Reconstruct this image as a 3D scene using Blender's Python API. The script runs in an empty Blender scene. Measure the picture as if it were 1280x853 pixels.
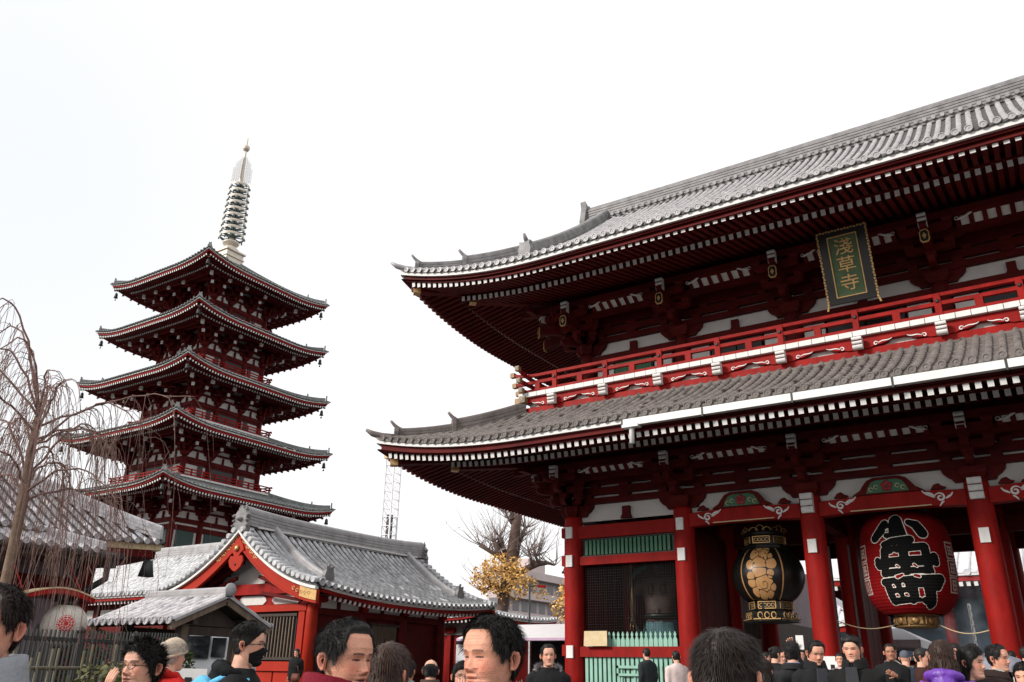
import bpy, bmesh, math, random
import numpy as np
from math import sin, cos, pi, radians, sqrt, atan2, exp, floor
from mathutils import Vector, Matrix, noise
random.seed(7)
SC = bpy.context.scene
COL = SC.collection

# ------------------------------------------------------------------ camera
CAM_Z = 1.45
def make_camera():
    pt, ro, ya = radians(21.9), radians(1.1), radians(33.75)
    fw = Vector((-sin(ya)*cos(pt), cos(ya)*cos(pt), sin(pt)))
    rt = Vector((cos(ya), sin(ya), 0)); up = rt.cross(fw)
    r2 = cos(ro)*rt + sin(ro)*up; u2 = -sin(ro)*rt + cos(ro)*up
    M = Matrix((r2, u2, -fw)).transposed().to_4x4(); M.translation = (0, 0, CAM_Z)
    cd = bpy.data.cameras.new('camera'); co = bpy.data.objects.new('camera', cd); COL.objects.link(co)
    co.matrix_world = M
    cd.sensor_width = 36; cd.lens = 1040/1280*36; cd.clip_start = .05; cd.clip_end = 3000
    SC.camera = co
make_camera()

# ------------------------------------------------------------------ world, sun, exposure
SUN_EL, SUN_AZ = radians(27), radians(214)      # azimuth clockwise from +Y: light from behind-left of the camera
W = bpy.data.worlds.new('World'); SC.world = W; W.use_nodes = True
nt = W.node_tree; nt.nodes.clear()
N = nt.nodes.new; Lk = nt.links.new
out = N('ShaderNodeOutputWorld'); bg = N('ShaderNodeBackground'); bg.inputs[1].default_value = .1
sky = N('ShaderNodeTexSky'); sky.sky_type = 'NISHITA'; sky.sun_disc = False
sky.sun_elevation = SUN_EL; sky.sun_rotation = SUN_AZ; sky.air_density = 1.5; sky.dust_density = 2
tc = N('ShaderNodeTexCoord'); nz = N('ShaderNodeTexNoise'); nz.inputs['Scale'].default_value = 2.2; nz.inputs['Detail'].default_value = 4
rp = N('ShaderNodeValToRGB'); rp.color_ramp.elements[0].position = .22; rp.color_ramp.elements[0].color = (.35, .35, .35, 1)
rp.color_ramp.elements[1].position = .40; rp.color_ramp.elements[1].color = (.97, .97, .97, 1)
mx = N('ShaderNodeMix'); mx.data_type = 'RGBA'; mx.inputs[7].default_value = (7.4, 7.4, 7.5, 1)
Lk(tc.outputs['Generated'], nz.inputs['Vector']); Lk(nz.outputs[0], rp.inputs[0])
dn = N('ShaderNodeVectorMath'); dn.operation = 'NORMALIZE'; dp = N('ShaderNodeVectorMath'); dp.operation = 'DOT_PRODUCT'; dp.inputs[1].default_value = (-.86, .27, .43)
mr = N('ShaderNodeMapRange'); mr.interpolation_type = 'SMOOTHSTEP'; mr.inputs[1].default_value = .90; mr.inputs[2].default_value = 1.02; mr.inputs[3].default_value = 0; mr.inputs[4].default_value = .20
sb = N('ShaderNodeMath'); sb.operation = 'SUBTRACT'; Lk(tc.outputs['Generated'], dn.inputs[0]); Lk(dn.outputs[0], dp.inputs[0]); Lk(dp.outputs['Value'], mr.inputs[0]); Lk(rp.outputs[0], sb.inputs[0]); Lk(mr.outputs[0], sb.inputs[1]); Lk(sb.outputs[0], mx.inputs[0])
Lk(sky.outputs[0], mx.inputs[6]); Lk(mx.outputs[2], bg.inputs[0]); Lk(bg.outputs[0], out.inputs[0])
sl = bpy.data.lights.new('sun', 'SUN'); sl.energy = 2.3; sl.angle = radians(12); sl.color = (1, .95, .88)
so = bpy.data.objects.new('sun', sl); COL.objects.link(so)
sd = Vector((sin(SUN_AZ)*cos(SUN_EL), cos(SUN_AZ)*cos(SUN_EL), sin(SUN_EL)))
so.rotation_euler = sd.to_track_quat('Z', 'Y').to_euler(); so.location = (0, 0, 60)
SC.view_settings.view_transform = 'Standard'; SC.view_settings.look = 'None'
SC.view_settings.exposure = 0.6; SC.view_settings.gamma = 1; SC.view_settings.use_curve_mapping = False
SC.cycles.max_bounces = 5; SC.cycles.diffuse_bounces = 1; SC.cycles.glossy_bounces = 2; SC.cycles.transparent_max_bounces = 6
SC.cycles.use_denoising = True

# ------------------------------------------------------------------ materials
MATS = {}
def mat(name, col, rough=.6, var=.15, scale=4., bump=0., bscale=30., metal=0., spec=.4, col2=None, attr=None, stretch=None):
    m = bpy.data.materials.new(name); m.use_nodes = True; t = m.node_tree
    b = t.nodes['Principled BSDF']; n = t.nodes.new; k = t.links.new
    b.inputs['Roughness'].default_value = rough; b.inputs['Metallic'].default_value = metal
    b.inputs['Specular IOR Level'].default_value = spec
    g = n('ShaderNodeNewGeometry'); pos = g.outputs['Position']
    if stretch:
        vm = n('ShaderNodeVectorMath'); vm.operation = 'MULTIPLY'; vm.inputs[1].default_value = stretch
        k(pos, vm.inputs[0]); pos = vm.outputs[0]
    nz = n('ShaderNodeTexNoise'); nz.inputs['Scale'].default_value = scale; nz.inputs['Detail'].default_value = 6; nz.inputs['Roughness'].default_value = .65
    k(pos, nz.inputs['Vector'])
    r = n('ShaderNodeValToRGB'); r.color_ramp.elements[0].position = .3; r.color_ramp.elements[1].position = .72
    c1 = [max(0, c*(1-var)) for c in col[:3]]; c2 = list(col2) if col2 else [min(1, c*(1+var)) for c in col[:3]]
    r.color_ramp.elements[0].color = (*c1, 1); r.color_ramp.elements[1].color = (*c2, 1)
    k(nz.outputs[0], r.inputs[0])
    if attr:
        a = n('ShaderNodeVertexColor'); a.layer_name = attr
        mxn = n('ShaderNodeMix'); mxn.data_type = 'RGBA'; mxn.blend_type = 'MULTIPLY'; mxn.inputs[0].default_value = 1
        k(a.outputs[0], mxn.inputs[6]); k(r.outputs[0], mxn.inputs[7]); k(mxn.outputs[2], b.inputs['Base Color'])
    else:
        k(r.outputs[0], b.inputs['Base Color'])
    if bump:
        nb = n('ShaderNodeTexNoise'); nb.inputs['Scale'].default_value = bscale; nb.inputs['Detail'].default_value = 5
        k(pos, nb.inputs['Vector'])
        bp = n('ShaderNodeBump'); bp.inputs['Strength'].default_value = bump; bp.inputs['Distance'].default_value = .02
        k(nb.outputs[0], bp.inputs['Height']); k(bp.outputs[0], b.inputs['Normal'])
    MATS[name] = m
    return m
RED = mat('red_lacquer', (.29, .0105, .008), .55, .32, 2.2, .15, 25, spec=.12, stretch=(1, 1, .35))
TIMB = mat('shaded_red_timber', (.100, .0095, .0085), .6, .38, 1.2, .2, 22, spec=.10)  # darker copy of red_lacquer; shade under the eaves put into the colour
GPAN = mat('dull_pan_tile', (.085, .08, .08), .6, .35, 3, .25, 30)
REDD = mat('dark_and_shaded_red_wood', (.11, .009, .008), .65, .25, 1.5, .2, 25, spec=.12)  # dark red timber; also puts eave shade into the side hall's wall colour
ORED = mat('orange_red_paint', (.40, .028, .013), .55, .12, 1.6, .1, 25, spec=.12)
WHITE = mat('white_paint', (.77, .755, .73), .6, .12, 3, .06, stretch=(1.5, 1.5, .5))
PLAST = mat('plaster', (.70, .67, .64), .85, .09, 2, .15, 40)
RIDGE = mat('grey_ridge_tile', (.22, .21, .21), .5, .35, 3, .3, 25, spec=.3)
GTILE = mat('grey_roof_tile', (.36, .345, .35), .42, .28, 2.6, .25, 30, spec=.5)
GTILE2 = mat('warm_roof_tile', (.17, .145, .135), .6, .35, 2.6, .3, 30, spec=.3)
PTILE = mat('weathered_roof_tile', (.20, .21, .205), .45, .35, 3, .3, 25)
HTILE = mat('glazed_grey_tile', (.52, .52, .53), .30, .45, 3.5, .3, 25, spec=.55)
HDARK = mat('dark_tile', (.07, .07, .075), .5, .3, 3, .2)
LTILE = mat('pale_pan_tile', (.46, .44, .455), .4, .4, 6, .2, 25)
BLACK = mat('black_lacquer', (.012, .011, .011), .35, .2, 3)
DARKW = mat('dark_timber', (.045, .030, .022), .7, .35, 6, .4, 20, stretch=(1, 1, .15))
WOOD = mat('grey_timber', (.16, .115, .085), .75, .35, 8, .4, 20, stretch=(1, 1, .12))
GREEN = mat('green_paint', (.045, .16, .085), .5, .15, 3)
PGREEN = mat('pale_green_paint', (.27, .49, .39), .55, .12, 4, .1)
DULLG = mat('worn_gilt', (.30, .20, .11), .6, .25, 9, .1, 40, metal=.2)
GOLD = mat('gilt', (.60, .37, .15), .42, .18, 9, .1, 40, metal=.45)
BRONZE = mat('black_bronze', (.014, .015, .013), .42, .35, 6, .1, spec=.5)
CREAM = mat('cream_wood', (.62, .48, .28), .7, .12, 6)
STONE = mat('stone', (.16, .152, .14), .85, .2, 3, .3, 18)
GREYM = mat('grey_metal', (.42, .42, .43), .45, .1, 5, metal=.3)
PALEM = mat('pale_gilt_metal', (.62, .55, .46), .45, .12, 5, metal=.25)
IRON = mat('dark_iron', (.03, .032, .033), .5, .2, 5)
GLASSD = mat('dark_glass', (.015, .018, .022), .12, .2, 2, spec=.6)
VANW = mat('white_vehicle_paint', (.75, .76, .78), .3, .04, 3)
TENT = mat('white_tent_cloth', (.82, .80, .82), .75, .04, 3, .1, 8)
MAUVE = mat('mauve_plaster', (.22, .17, .185), .8, .1, 2)

# ------------------------------------------------------------------ mesh helper
class MB:
    def __init__(s): s.v = []; s.f = []; s.m = []; s.sm = []
    def quad(s, a, b, c, d, m=0, sm=False):
        i = len(s.v); s.v += [tuple(a), tuple(b), tuple(c), tuple(d)]; s.f.append((i, i+1, i+2, i+3)); s.m.append(m); s.sm.append(sm)
    def add(s, vs, fs, m=0, sm=False):
        i = len(s.v); s.v += [tuple(p) for p in vs]
        for f in fs: s.f.append(tuple(i+k for k in f)); s.m.append(m); s.sm.append(sm)
    def box(s, lo, hi, m=0):
        x0, y0, z0 = lo; x1, y1, z1 = hi
        s.add([(x0,y0,z0),(x1,y0,z0),(x1,y1,z0),(x0,y1,z0),(x0,y0,z1),(x1,y0,z1),(x1,y1,z1),(x0,y1,z1)],
              [(0,3,2,1),(4,5,6,7),(0,1,5,4),(1,2,6,5),(2,3,7,6),(3,0,4,7)], m)
    def cbox(s, c, d, m=0):
        s.box([c[i]-d[i]/2 for i in range(3)], [c[i]+d[i]/2 for i in range(3)], m)
    def beam(s, p0, p1, w, h, m=0, mend=None, up=(0,0,1)):
        p0 = Vector(p0); p1 = Vector(p1); d = (p1-p0).normalized(); u = Vector(up)
        x = d.cross(u)
        if x.length < 1e-4: x = d.cross(Vector((1,0,0)))
        x.normalize(); z = x.cross(d)
        vs = []
        for p in (p0, p1):
            for a, b in ((-1,-1),(1,-1),(1,1),(-1,1)): vs.append(p + x*(a*w/2) + z*(b*h/2))
        i = len(s.v); s.v += [tuple(q) for q in vs]
        for f in ((0,1,5,4),(1,2,6,5),(2,3,7,6),(3,0,4,7)): s.f.append(tuple(i+k for k in f)); s.m.append(m); s.sm.append(False)
        e = m if mend is None else mend
        for f in ((3,2,1,0),(4,5,6,7)): s.f.append(tuple(i+k for k in f)); s.m.append(e); s.sm.append(False)
    def tube(s, pts, rad, n=8, m=0, sm=True, cap=True):
        pts = [Vector(p) for p in pts]; k = len(pts)
        if not hasattr(rad, '__len__'): rad = [rad]*k
        i0 = len(s.v); px = None
        for j, p in enumerate(pts):
            d = (pts[min(j+1, k-1)] - pts[max(j-1, 0)])
            if d.length < 1e-9: d = Vector((0,0,1))
            d.normalize()
            if px is None:
                px = d.orthogonal().normalized()
            else:
                px = px - d*px.dot(d)
                px = px.normalized() if px.length > 1e-6 else d.orthogonal().normalized()
            py = d.cross(px)
            for a in range(n):
                t = 2*pi*a/n; s.v.append(tuple(p + (px*cos(t) + py*sin(t))*rad[j]))
        for j in range(k-1):
            for a in range(n):
                b = (a+1) % n
                s.f.append((i0+j*n+a, i0+j*n+b, i0+(j+1)*n+b, i0+(j+1)*n+a)); s.m.append(m); s.sm.append(sm)
        if cap:
            s.f.append(tuple(i0+a for a in range(n))[::-1]); s.m.append(m); s.sm.append(False)
            s.f.append(tuple(i0+(k-1)*n+a for a in range(n))); s.m.append(m); s.sm.append(False)
    def lathe(s, prof, c=(0,0,0), n=16, m=0, sm=True, ang0=0.):
        i0 = len(s.v)
        for r, z in prof:
            for a in range(n):
                t = 2*pi*a/n + ang0; s.v.append((c[0]+r*cos(t), c[1]+r*sin(t), c[2]+z))
        for j in range(len(prof)-1):
            for a in range(n):
                b = (a+1) % n
                s.f.append((i0+j*n+a, i0+j*n+b, i0+(j+1)*n+b, i0+(j+1)*n+a)); s.m.append(m); s.sm.append(sm)
        s.f.append(tuple(i0+a for a in range(n))[::-1]); s.m.append(m); s.sm.append(False)
        j = len(prof)-1; s.f.append(tuple(i0+j*n+a for a in range(n))); s.m.append(m); s.sm.append(False)
    def prism(s, poly, org, ux, uy, depth, m=0, mf=None):
        """polygon in the plane (ux, uy) at org, extruded along ux x uy by depth"""
        o = Vector(org); ux = Vector(ux); uy = Vector(uy); w = ux.cross(uy).normalized()*depth
        a = [o + ux*p[0] + uy*p[1] for p in poly]; n = len(a)
        i = len(s.v); s.v += [tuple(p) for p in a] + [tuple(p+w) for p in a]
        mf = m if mf is None else mf
        s.f.append(tuple(range(i, i+n))[::-1]); s.m.append(m); s.sm.append(False)
        s.f.append(tuple(range(i+n, i+2*n))); s.m.append(mf); s.sm.append(False)
        for k in range(n):
            q = (k+1) % n; s.f.append((i+k, i+q, i+n+q, i+n+k)); s.m.append(m); s.sm.append(False)
    def sweep(s, path, prof, m=0, sm=False, cap=True, up=(0,0,1)):
        """prof: closed list of (side, up) swept along path; side is horizontal, to the right of travel"""
        path = [Vector(p) for p in path]; k = len(path); n = len(prof); i0 = len(s.v); u = Vector(up)
        for j, p in enumerate(path):
            d = path[min(j+1, k-1)] - path[max(j-1, 0)]; x = d.cross(u)
            x = x.normalized() if x.length > 1e-6 else Vector((1,0,0))
            for a, b in prof: s.v.append(tuple(p + x*a + u*b))
        for j in range(k-1):
            for a in range(n):
                b = (a+1) % n
                s.f.append((i0+j*n+a, i0+(j+1)*n+a, i0+(j+1)*n+b, i0+j*n+b)); s.m.append(m); s.sm.append(sm)
        if cap:
            s.f.append(tuple(i0+a for a in range(n))); s.m.append(m); s.sm.append(False)
            s.f.append(tuple(i0+(k-1)*n+a for a in range(n))[::-1]); s.m.append(m); s.sm.append(False)
    def mesh(s, name, mats):
        me = bpy.data.meshes.new(name); me.from_pydata(s.v, [], s.f)
        for q in (mats if isinstance(mats, (list, tuple)) else [mats]): me.materials.append(q)
        me.polygons.foreach_set('material_index', s.m); me.polygons.foreach_set('use_smooth', s.sm)
        me.update(); return me
    def build(s, name, mats, parent=None, M=None, **kw):
        return link(name, s.mesh(name, mats), parent, M, **kw)
def link(name, data, parent=None, M=None, **props):
    o = bpy.data.objects.new(name, data); COL.objects.link(o)
    if M is not None: o.matrix_basis = M
    if parent is not None: o.parent = parent
    for k, v in props.items(): o[k] = v
    return o
def thing(name, label, cat, loc=(0,0,0), rz=0., group=None):
    o = bpy.data.objects.new(name, None); COL.objects.link(o); o.empty_display_size = .3
    o.location = loc; o.rotation_euler = (0, 0, rz); o['label'] = label; o['category'] = cat
    if group: o['group'] = group
    return o
def tag(o, label, cat, group=None):
    o['label'] = label; o['category'] = cat
    if group: o['group'] = group
    return o
def recalc(me):
    b = bmesh.new(); b.from_mesh(me); bmesh.ops.recalc_face_normals(b, faces=b.faces); b.to_mesh(me); b.free()
def T(x, y, z, rz=0.): return Matrix.Translation((x, y, z)) @ Matrix.Rotation(rz, 4, 'Z')
def dirM(p0, p1, L=None):
    """local +Y runs p0->p1 with unit length scaled to it, X horizontal"""
    p0 = Vector(p0); d = Vector(p1)-p0; l = d.length; y = d/l
    x = y.cross(Vector((0,0,1))).normalized(); z = x.cross(y)
    M = Matrix((x, y*l, z)).transposed().to_4x4(); M.translation = p0
    return M
def sstep(a, b, x):
    t = max(0., min(1., (x-a)/(b-a))); return t*t*(3-2*t)
def ground_z(x, y): return .5*sstep(1.5, 21., sqrt(x*x*.35 + y*y))

# ------------------------------------------------------------------ ground
def build_ground():
    me = MB(); R = 900
    xs = sorted(set([-R, -400, -200, -120] + list(range(-90, 61, 3)) + [100, 200, 400, R]))
    ys = sorted(set([-R, -300, -100, -50] + list(range(-24, 121, 3)) + [160, 220, 400, R]))
    idx = {}
    for x in xs:
        for y in ys: idx[x, y] = len(me.v); me.v.append((x, y, ground_z(x, y)))
    for i in range(len(xs)-1):
        for j in range(len(ys)-1):
            a, b, c, d = xs[i], xs[i+1], ys[j], ys[j+1]
            me.f.append((idx[a,c], idx[b,c], idx[b,d], idx[a,d])); me.m.append(0); me.sm.append(True)
    m = bpy.data.materials.new('stone_paving'); m.use_nodes = True; t = m.node_tree; b = t.nodes['Principled BSDF']
    g = t.nodes.new('ShaderNodeNewGeometry'); br = t.nodes.new('ShaderNodeTexBrick'); nz = t.nodes.new('ShaderNodeTexNoise')
    br.inputs['Scale'].default_value = 1; br.inputs['Color1'].default_value = (.06, .058, .056, 1); br.inputs['Color2'].default_value = (.075, .07, .068, 1)
    br.inputs['Mortar'].default_value = (.03, .03, .03, 1); br.inputs['Mortar Size'].default_value = .012
    br.inputs['Brick Width'].default_value = .9; br.inputs['Row Height'].default_value = .6
    nz.inputs['Scale'].default_value = 1.2; nz.inputs['Detail'].default_value = 8
    mx = t.nodes.new('ShaderNodeMix'); mx.data_type = 'RGBA'; mx.blend_type = 'OVERLAY'; mx.inputs[0].default_value = .6
    t.links.new(g.outputs['Position'], br.inputs['Vector']); t.links.new(g.outputs['Position'], nz.inputs['Vector'])
    t.links.new(br.outputs[0], mx.inputs[6]); t.links.new(nz.outputs[0], mx.inputs[7]); t.links.new(mx.outputs[2], b.inputs['Base Color'])
    b.inputs['Roughness'].default_value = .85
    o = me.build('ground', m); o['kind'] = 'structure'; o['label'] = 'grey stone paved temple forecourt'
build_ground()

# ------------------------------------------------------------------ tiled roof kit
class Roof:
    """hip roof: eave rectangle hx, hy about (cx, cy); u = inset from the eave; z0 mid-eave tile level"""
    def __init__(s, cx, cy, hx, hy, z0, rise, run, lift, L, a=.85):
        s.cx, s.cy, s.hx, s.hy, s.z0, s.rise, s.run, s.lift, s.L, s.a = cx, cy, hx, hy, z0, rise, run, lift, L, a
    def lf(s, c): return s.lift*max(0., 1-max(c, 0)/s.L)**2.2
    def z(s, c, u):
        t = u/s.run
        return s.z0 + s.rise*(s.a*t + (1-s.a)*t*abs(t)) + s.lf(c)*max(0., 1-max(u, 0)/max(s.L*.9, .1))**1.3
    def half(s, face): return s.hx if face in 'fb' else s.hy
    def P(s, face, q, u, dz=0.):
        c = s.half(face)-abs(q)
        z = s.z(c, u)+dz
        if face == 'f': return Vector((s.cx+q, s.cy-s.hy+u, z))
        if face == 'b': return Vector((s.cx-q, s.cy+s.hy-u, z))
        if face == 'l': return Vector((s.cx-s.hx+u, s.cy-q, z))
        return Vector((s.cx+s.hx-u, s.cy+q, z))
    def nrm(s, face): return {'f': Vector((0,-1,0)), 'b': Vector((0,1,0)), 'l': Vector((-1,0,0)), 'r': Vector((1,0,0))}[face]
    def side(s, face): return {'f': Vector((1,0,0)), 'b': Vector((-1,0,0)), 'l': Vector((0,-1,0)), 'r': Vector((0,1,0))}[face]
    def row(s, mb, face, q, u1, r, step, m=0, mc=0, cap=True, n=7, u0=-.06):
        jit = random.uniform(-.012, .012); q = q+random.uniform(-.008, .008); jj = [random.uniform(-.006, .006) for _ in range(64)]
        k = max(2, int(round((u1-u0)/step))); sd = s.side(face)
        ring = [(cos(pi*i/(n-1)), sin(pi*i/(n-1))) for i in range(n)]
        i0 = len(mb.v); cnt = 0
        for j in range(k):
            for e in (0, 1):
                u = u0+(u1-u0)*(j+e)/k; p = s.P(face, q, u); rr = r*(1.0 if e == 0 else .9)
                for a, b in ring: mb.v.append(tuple(p + sd*(a*rr+jj[(j*7+3) % 64]) + Vector((0,0,b*rr*1.05+.012+jit*.5+jj[j % 64]))))
                cnt += 1
        for j in range(cnt-1):
            for a in range(n-1):
                mb.f.append((i0+j*n+a+1, i0+j*n+a, i0+(j+1)*n+a, i0+(j+1)*n+a+1)); mb.m.append(m); mb.sm.append(j % 2 == 0)
        if cap:
            nn = s.nrm(face); p = s.P(face, q, u0) + nn*.012 + Vector((0,0,.015)); N_ = 12
            for (r0, d0), (r1, d1) in (((r*1.12, 0), (r*1.12, .03)), ((r*1.12, .03), (r*.86, .03)), ((r*.86, .03), (r*.80, .012)), ((r*.80, .012), (r*.3, .014)), ((r*.3, .014), (.001, .028))):
                i1 = len(mb.v)
                for a in range(N_):
                    t = 2*pi*a/N_; w = sd*cos(t) + Vector((0,0,1))*sin(t)
                    mb.v.append(tuple(p + w*r0 + nn*d0)); mb.v.append(tuple(p + w*r1 + nn*d1))
                for a in range(N_):
                    b = (a+1) % N_; mb.f.append((i1+2*a, i1+2*a+1, i1+2*b+1, i1+2*b)); mb.m.append(mc); mb.sm.append(False)
    def pan(s, mb, face, q0, q1, u1, step, m=0, lip=.07, u0=-.05, sag=.035, md=None):
        k = max(1, int(round((u1-u0)/step))); qm = (q0+q1)/2; prev = None
        rows = []
        for j in range(k):
            ua = u0+(u1-u0)*j/k; ub = u0+(u1-u0)*(j+1)/k
            A = [s.P(face, q, ua, .028-d) for q, d in ((q0, 0), (qm, sag), (q1, 0))]
            B = [s.P(face, q, ub, -d) for q, d in ((q0, 0), (qm, sag), (q1, 0))]
            for i in (0, 1): mb.quad(A[i], A[i+1], B[i+1], B[i], m)
            lo = prev if prev else [p-Vector((0,0,lip)) for p in A]
            for i in (0, 1): mb.quad(lo[i], lo[i+1], A[i+1], A[i], m)
            prev = B
    def umax(s, face, q): return min(s.run, s.half(face)-abs(q))
    def eave_path(s, face, inset, dz, n=40, q0=None, q1=None):
        """path along the eave at an inset, left to right seen from outside"""
        h = s.half(face)-inset; a = -h if q0 is None else q0; b = h if q1 is None else q1
        out = []
        for i in range(n+1):
            q = a+(b-a)*i/n
            p = s.P(face, q, 0); c = s.half(face)-abs(q)-inset
            p.z = s.z0 + s.lf(c) + dz
            p -= s.nrm(face)*inset
            out.append(p)
        return out
def box_prof(w, h): return [(-w/2, -h/2), (w/2, -h/2), (w/2, h/2), (-w/2, h/2)]
def ridge_prof(w, h, courses=3):
    """stacked ridge of flat tiles with a round cap"""
    out_l = []
    for i in range(courses):
        z0 = h*.8*i/courses; z1 = h*.8*(i+.7)/courses; ww = w/2*(1-.12*i/courses)
        out_l += [(ww, z0), (ww, z1), (ww*.9, z1), (ww*.9, h*.8*(i+1)/courses)]
    arc = [(w*.36*cos(t), h*.8+h*.2*sin(t)) for t in [pi*k/6 for k in range(7)]]
    return [(-x, z) for x, z in reversed([])] + out_l + arc + [(-x, z) for x, z in reversed(out_l)]
# ================================================================== temple gate
GX = [-14.26, -10.24, -6.24, -1.85, 2.15, 6.15]; GF, GM, GB = 25.4, 29.4, 33.4; GCX = -4.05; GZ = .6
def hijiki(l, h, e=.2):
    a = l/2
    return [(-a, h), (-a, h*.5), (-a+e*.18, h*.26), (-a+e*.55, h*.08), (-a+e, 0), (a-e, 0), (a-e*.55, h*.08), (a-e*.18, h*.26), (a, h*.5), (a, h)]
def arm_x(mb, x, y, z, l, h=.22, w=.2, m=0):
    mb.prism(hijiki(l, h), (x, y+w/2, z), (1,0,0), (0,0,1), w, m)
def arm_y(mb, y0, y1, z, h=.22, w=.2, m=0):
    l = y1-y0; mb.prism(hijiki(l, h), (-w/2, (y0+y1)/2, z), (0,1,0), (0,0,1), w, m)
def block_mesh(w, h, name, m):
    mb = MB(); a = w/2; b = w*.36
    vs = [(sx*k, sy*k, z) for z, k in ((0, b), (h*.45, a), (h, a)) for sx, sy in ((-1,-1),(1,-1),(1,1),(-1,1))]
    fs = [(3,2,1,0), (8,9,10,11)]
    for j in (0, 4):
        for i in range(4): fs.append((j+i, j+(i+1)%4, j+4+(i+1)%4, j+4+i))
    mb.add(vs, fs); return mb.mesh(name, m)
def nose_mesh(name, w=.25, h=.40, m=None):
    """carved white beam nose: wavy front"""
    mb = MB()
    pr = [(0, h)] + [(.20+.035*abs(sin(3*pi*t))-.05*t, h*(1-t)) for t in [i/12 for i in range(13)]] + [(0, 0)]
    mb.prism([(-p[0], p[1]) for p in pr], (-w/2, 0, 0), (0,1,0), (0,0,1), w, 0)
    for i in (1, 2):   # grooves between the lobes
        mb.box((-w/2-.004, -.232+.012*i, h*(1-i/3)-.008), (w/2+.004, -.19, h*(1-i/3)+.008), 1)
    return mb.mesh(name, [m or WHITE, MATS['dark_and_shaded_red_wood']])
def ribbon(mb, pts, w, n, t=.02, m=0):
    """flat raised stroke following pts (list of 3D), tapering, facing n"""
    n = Vector(n); P = [Vector(p) for p in pts]; k = len(P); L_, R_ = [], []
    for i, p in enumerate(P):
        d = (P[min(i+1,k-1)]-P[max(i-1,0)]).normalized(); s = d.cross(n).normalized()
        ww = w*(.35+.65*sin(pi*min(1, max(0, (i+.6)/(k)))))
        L_.append(p+s*ww/2); R_.append(p-s*ww/2)
    for i in range(k-1):
        mb.quad(L_[i]+n*t, R_[i]+n*t, R_[i+1]+n*t, L_[i+1]+n*t, m)
        mb.quad(L_[i], L_[i]+n*t, L_[i+1]+n*t, L_[i+1], m); mb.quad(R_[i]+n*t, R_[i], R_[i+1], R_[i+1]+n*t, m)
def scroll(mb, c, ux, uz, n, s, m=0, w=.05):
    """white painted wave scroll: spiral with three leaves"""
    c = Vector(c); ux = Vector(ux); uz = Vector(uz)
    P = lambda a, b: c+ux*(a*s)+uz*(b*s)
    ribbon(mb, [P(.34*exp(-.16*t)*cos(t+.4), .34*exp(-.16*t)*sin(t+.4)) for t in [i*.45 for i in range(20)]], w*1.2, n, m=m)
    ribbon(mb, [P(.31+.55*t, .13+.10*sin(3.2*t)+.25*t*t) for t in [i/8 for i in range(9)]], w*1.3, n, m=m)
    ribbon(mb, [P(.55+.5*t, .2-.05*t+.38*t*t) for t in [i/6 for i in range(7)]], w, n, m=m)
    ribbon(mb, [P(.30+.4*t, .05+.12*t-.02*sin(6*t)) for t in [i/6 for i in range(7)]], w*.9, n, m=m)
    ribbon(mb, [P(-.30-.45*t, -.1+.42*t*t+.05*sin(5*t)) for t in [i/6 for i in range(7)]], w*1.2, n, m=m)
    ribbon(mb, [P(-.2+.3*t, -.28-.28*t*t) for t in [i/6 for i in range(7)]], w*.9, n, m=m)

gate = thing('temple_gate', 'huge two storey red temple gate with grey tiled roofs, on the right', 'gate', (GCX, GM, GZ-.02))
gate.rotation_euler = (0, 0, 0)
GI = Matrix.Translation((-GCX, -GM, -(GZ-.02)))
def gp(mb, name, mats, **kw):        # part given in world coordinates
    return mb.build(name, mats, gate, GI, **kw)
def gl(name, me, M, parent=None, **kw):
    return link(name, me, parent or gate, (GI @ M) if parent is None else M, **kw)

# stone platform with steps
mb = MB(); mb.box((GCX-13.2, 22.6, -.3), (GCX+13.2, 36.2, GZ)); 
p = gp(mb, 'stone_platform', STONE)
for i in range(3):
    mb = MB(); mb.box((GCX-8.5, 22.6-.36*(i+1), -.3), (GCX+8.5, 22.6-.36*i-.003, GZ-.15*(i+1))); mb.build('step', STONE, p)

# columns
COLR = .33
mb = MB(); mb.lathe([(COLR*.99, 0), (COLR, .9), (COLR, 3.2), (COLR*.985, 5.2), (COLR*.93, 5.86), (COLR*.86, 5.95)], n=28)
col_me = mb.mesh('column', RED)
mb = MB(); mb.lathe([(.52, 0), (.52, .1), (.44, .2), (.36, .22)], n=24); base_me = mb.mesh('column_base', STONE)
wn = MB(); wn.box((-.115, -.09, -.18), (.115, .06, .18), 0); wn.box((-.117, -.094, -.182), (.117, -.088, .182), 1)
tagm = MB(); tagm.box((-.12, -.055, -.19), (.12, .1, .19)); tag_me = tagm.mesh('beam_end', WHITE)
for j, y in enumerate((GF, GM, GB)):
    for i, x in enumerate(GX):
        c = gl('column', col_me, T(x, y, GZ)); link('column_base', base_me, c, T(0, 0, 0))
        if j == 0:
            zs = [6.0, 5.06, 2.2] if i in (0, 5) else ([6.0, 5.06] if i in (1, 4) else [5.06])
            for z in zs: link('beam_end', tag_me, c, T(0, -COLR+.02, z-GZ))
            if i in (2, 3): link('beam_nose', nose_mesh('beam_nose', .34, .56), c, T(0, -COLR+.06, 6.0-GZ))
        if i == 0:
            for z in (6.0, 5.06, 2.2):
                q = MB(); q.box((-.1, -.1, -.17), (.1, .1, .17)); q.build('tie_end', RED, c, T(-COLR+.0, 0, z-GZ+.05))

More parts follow.
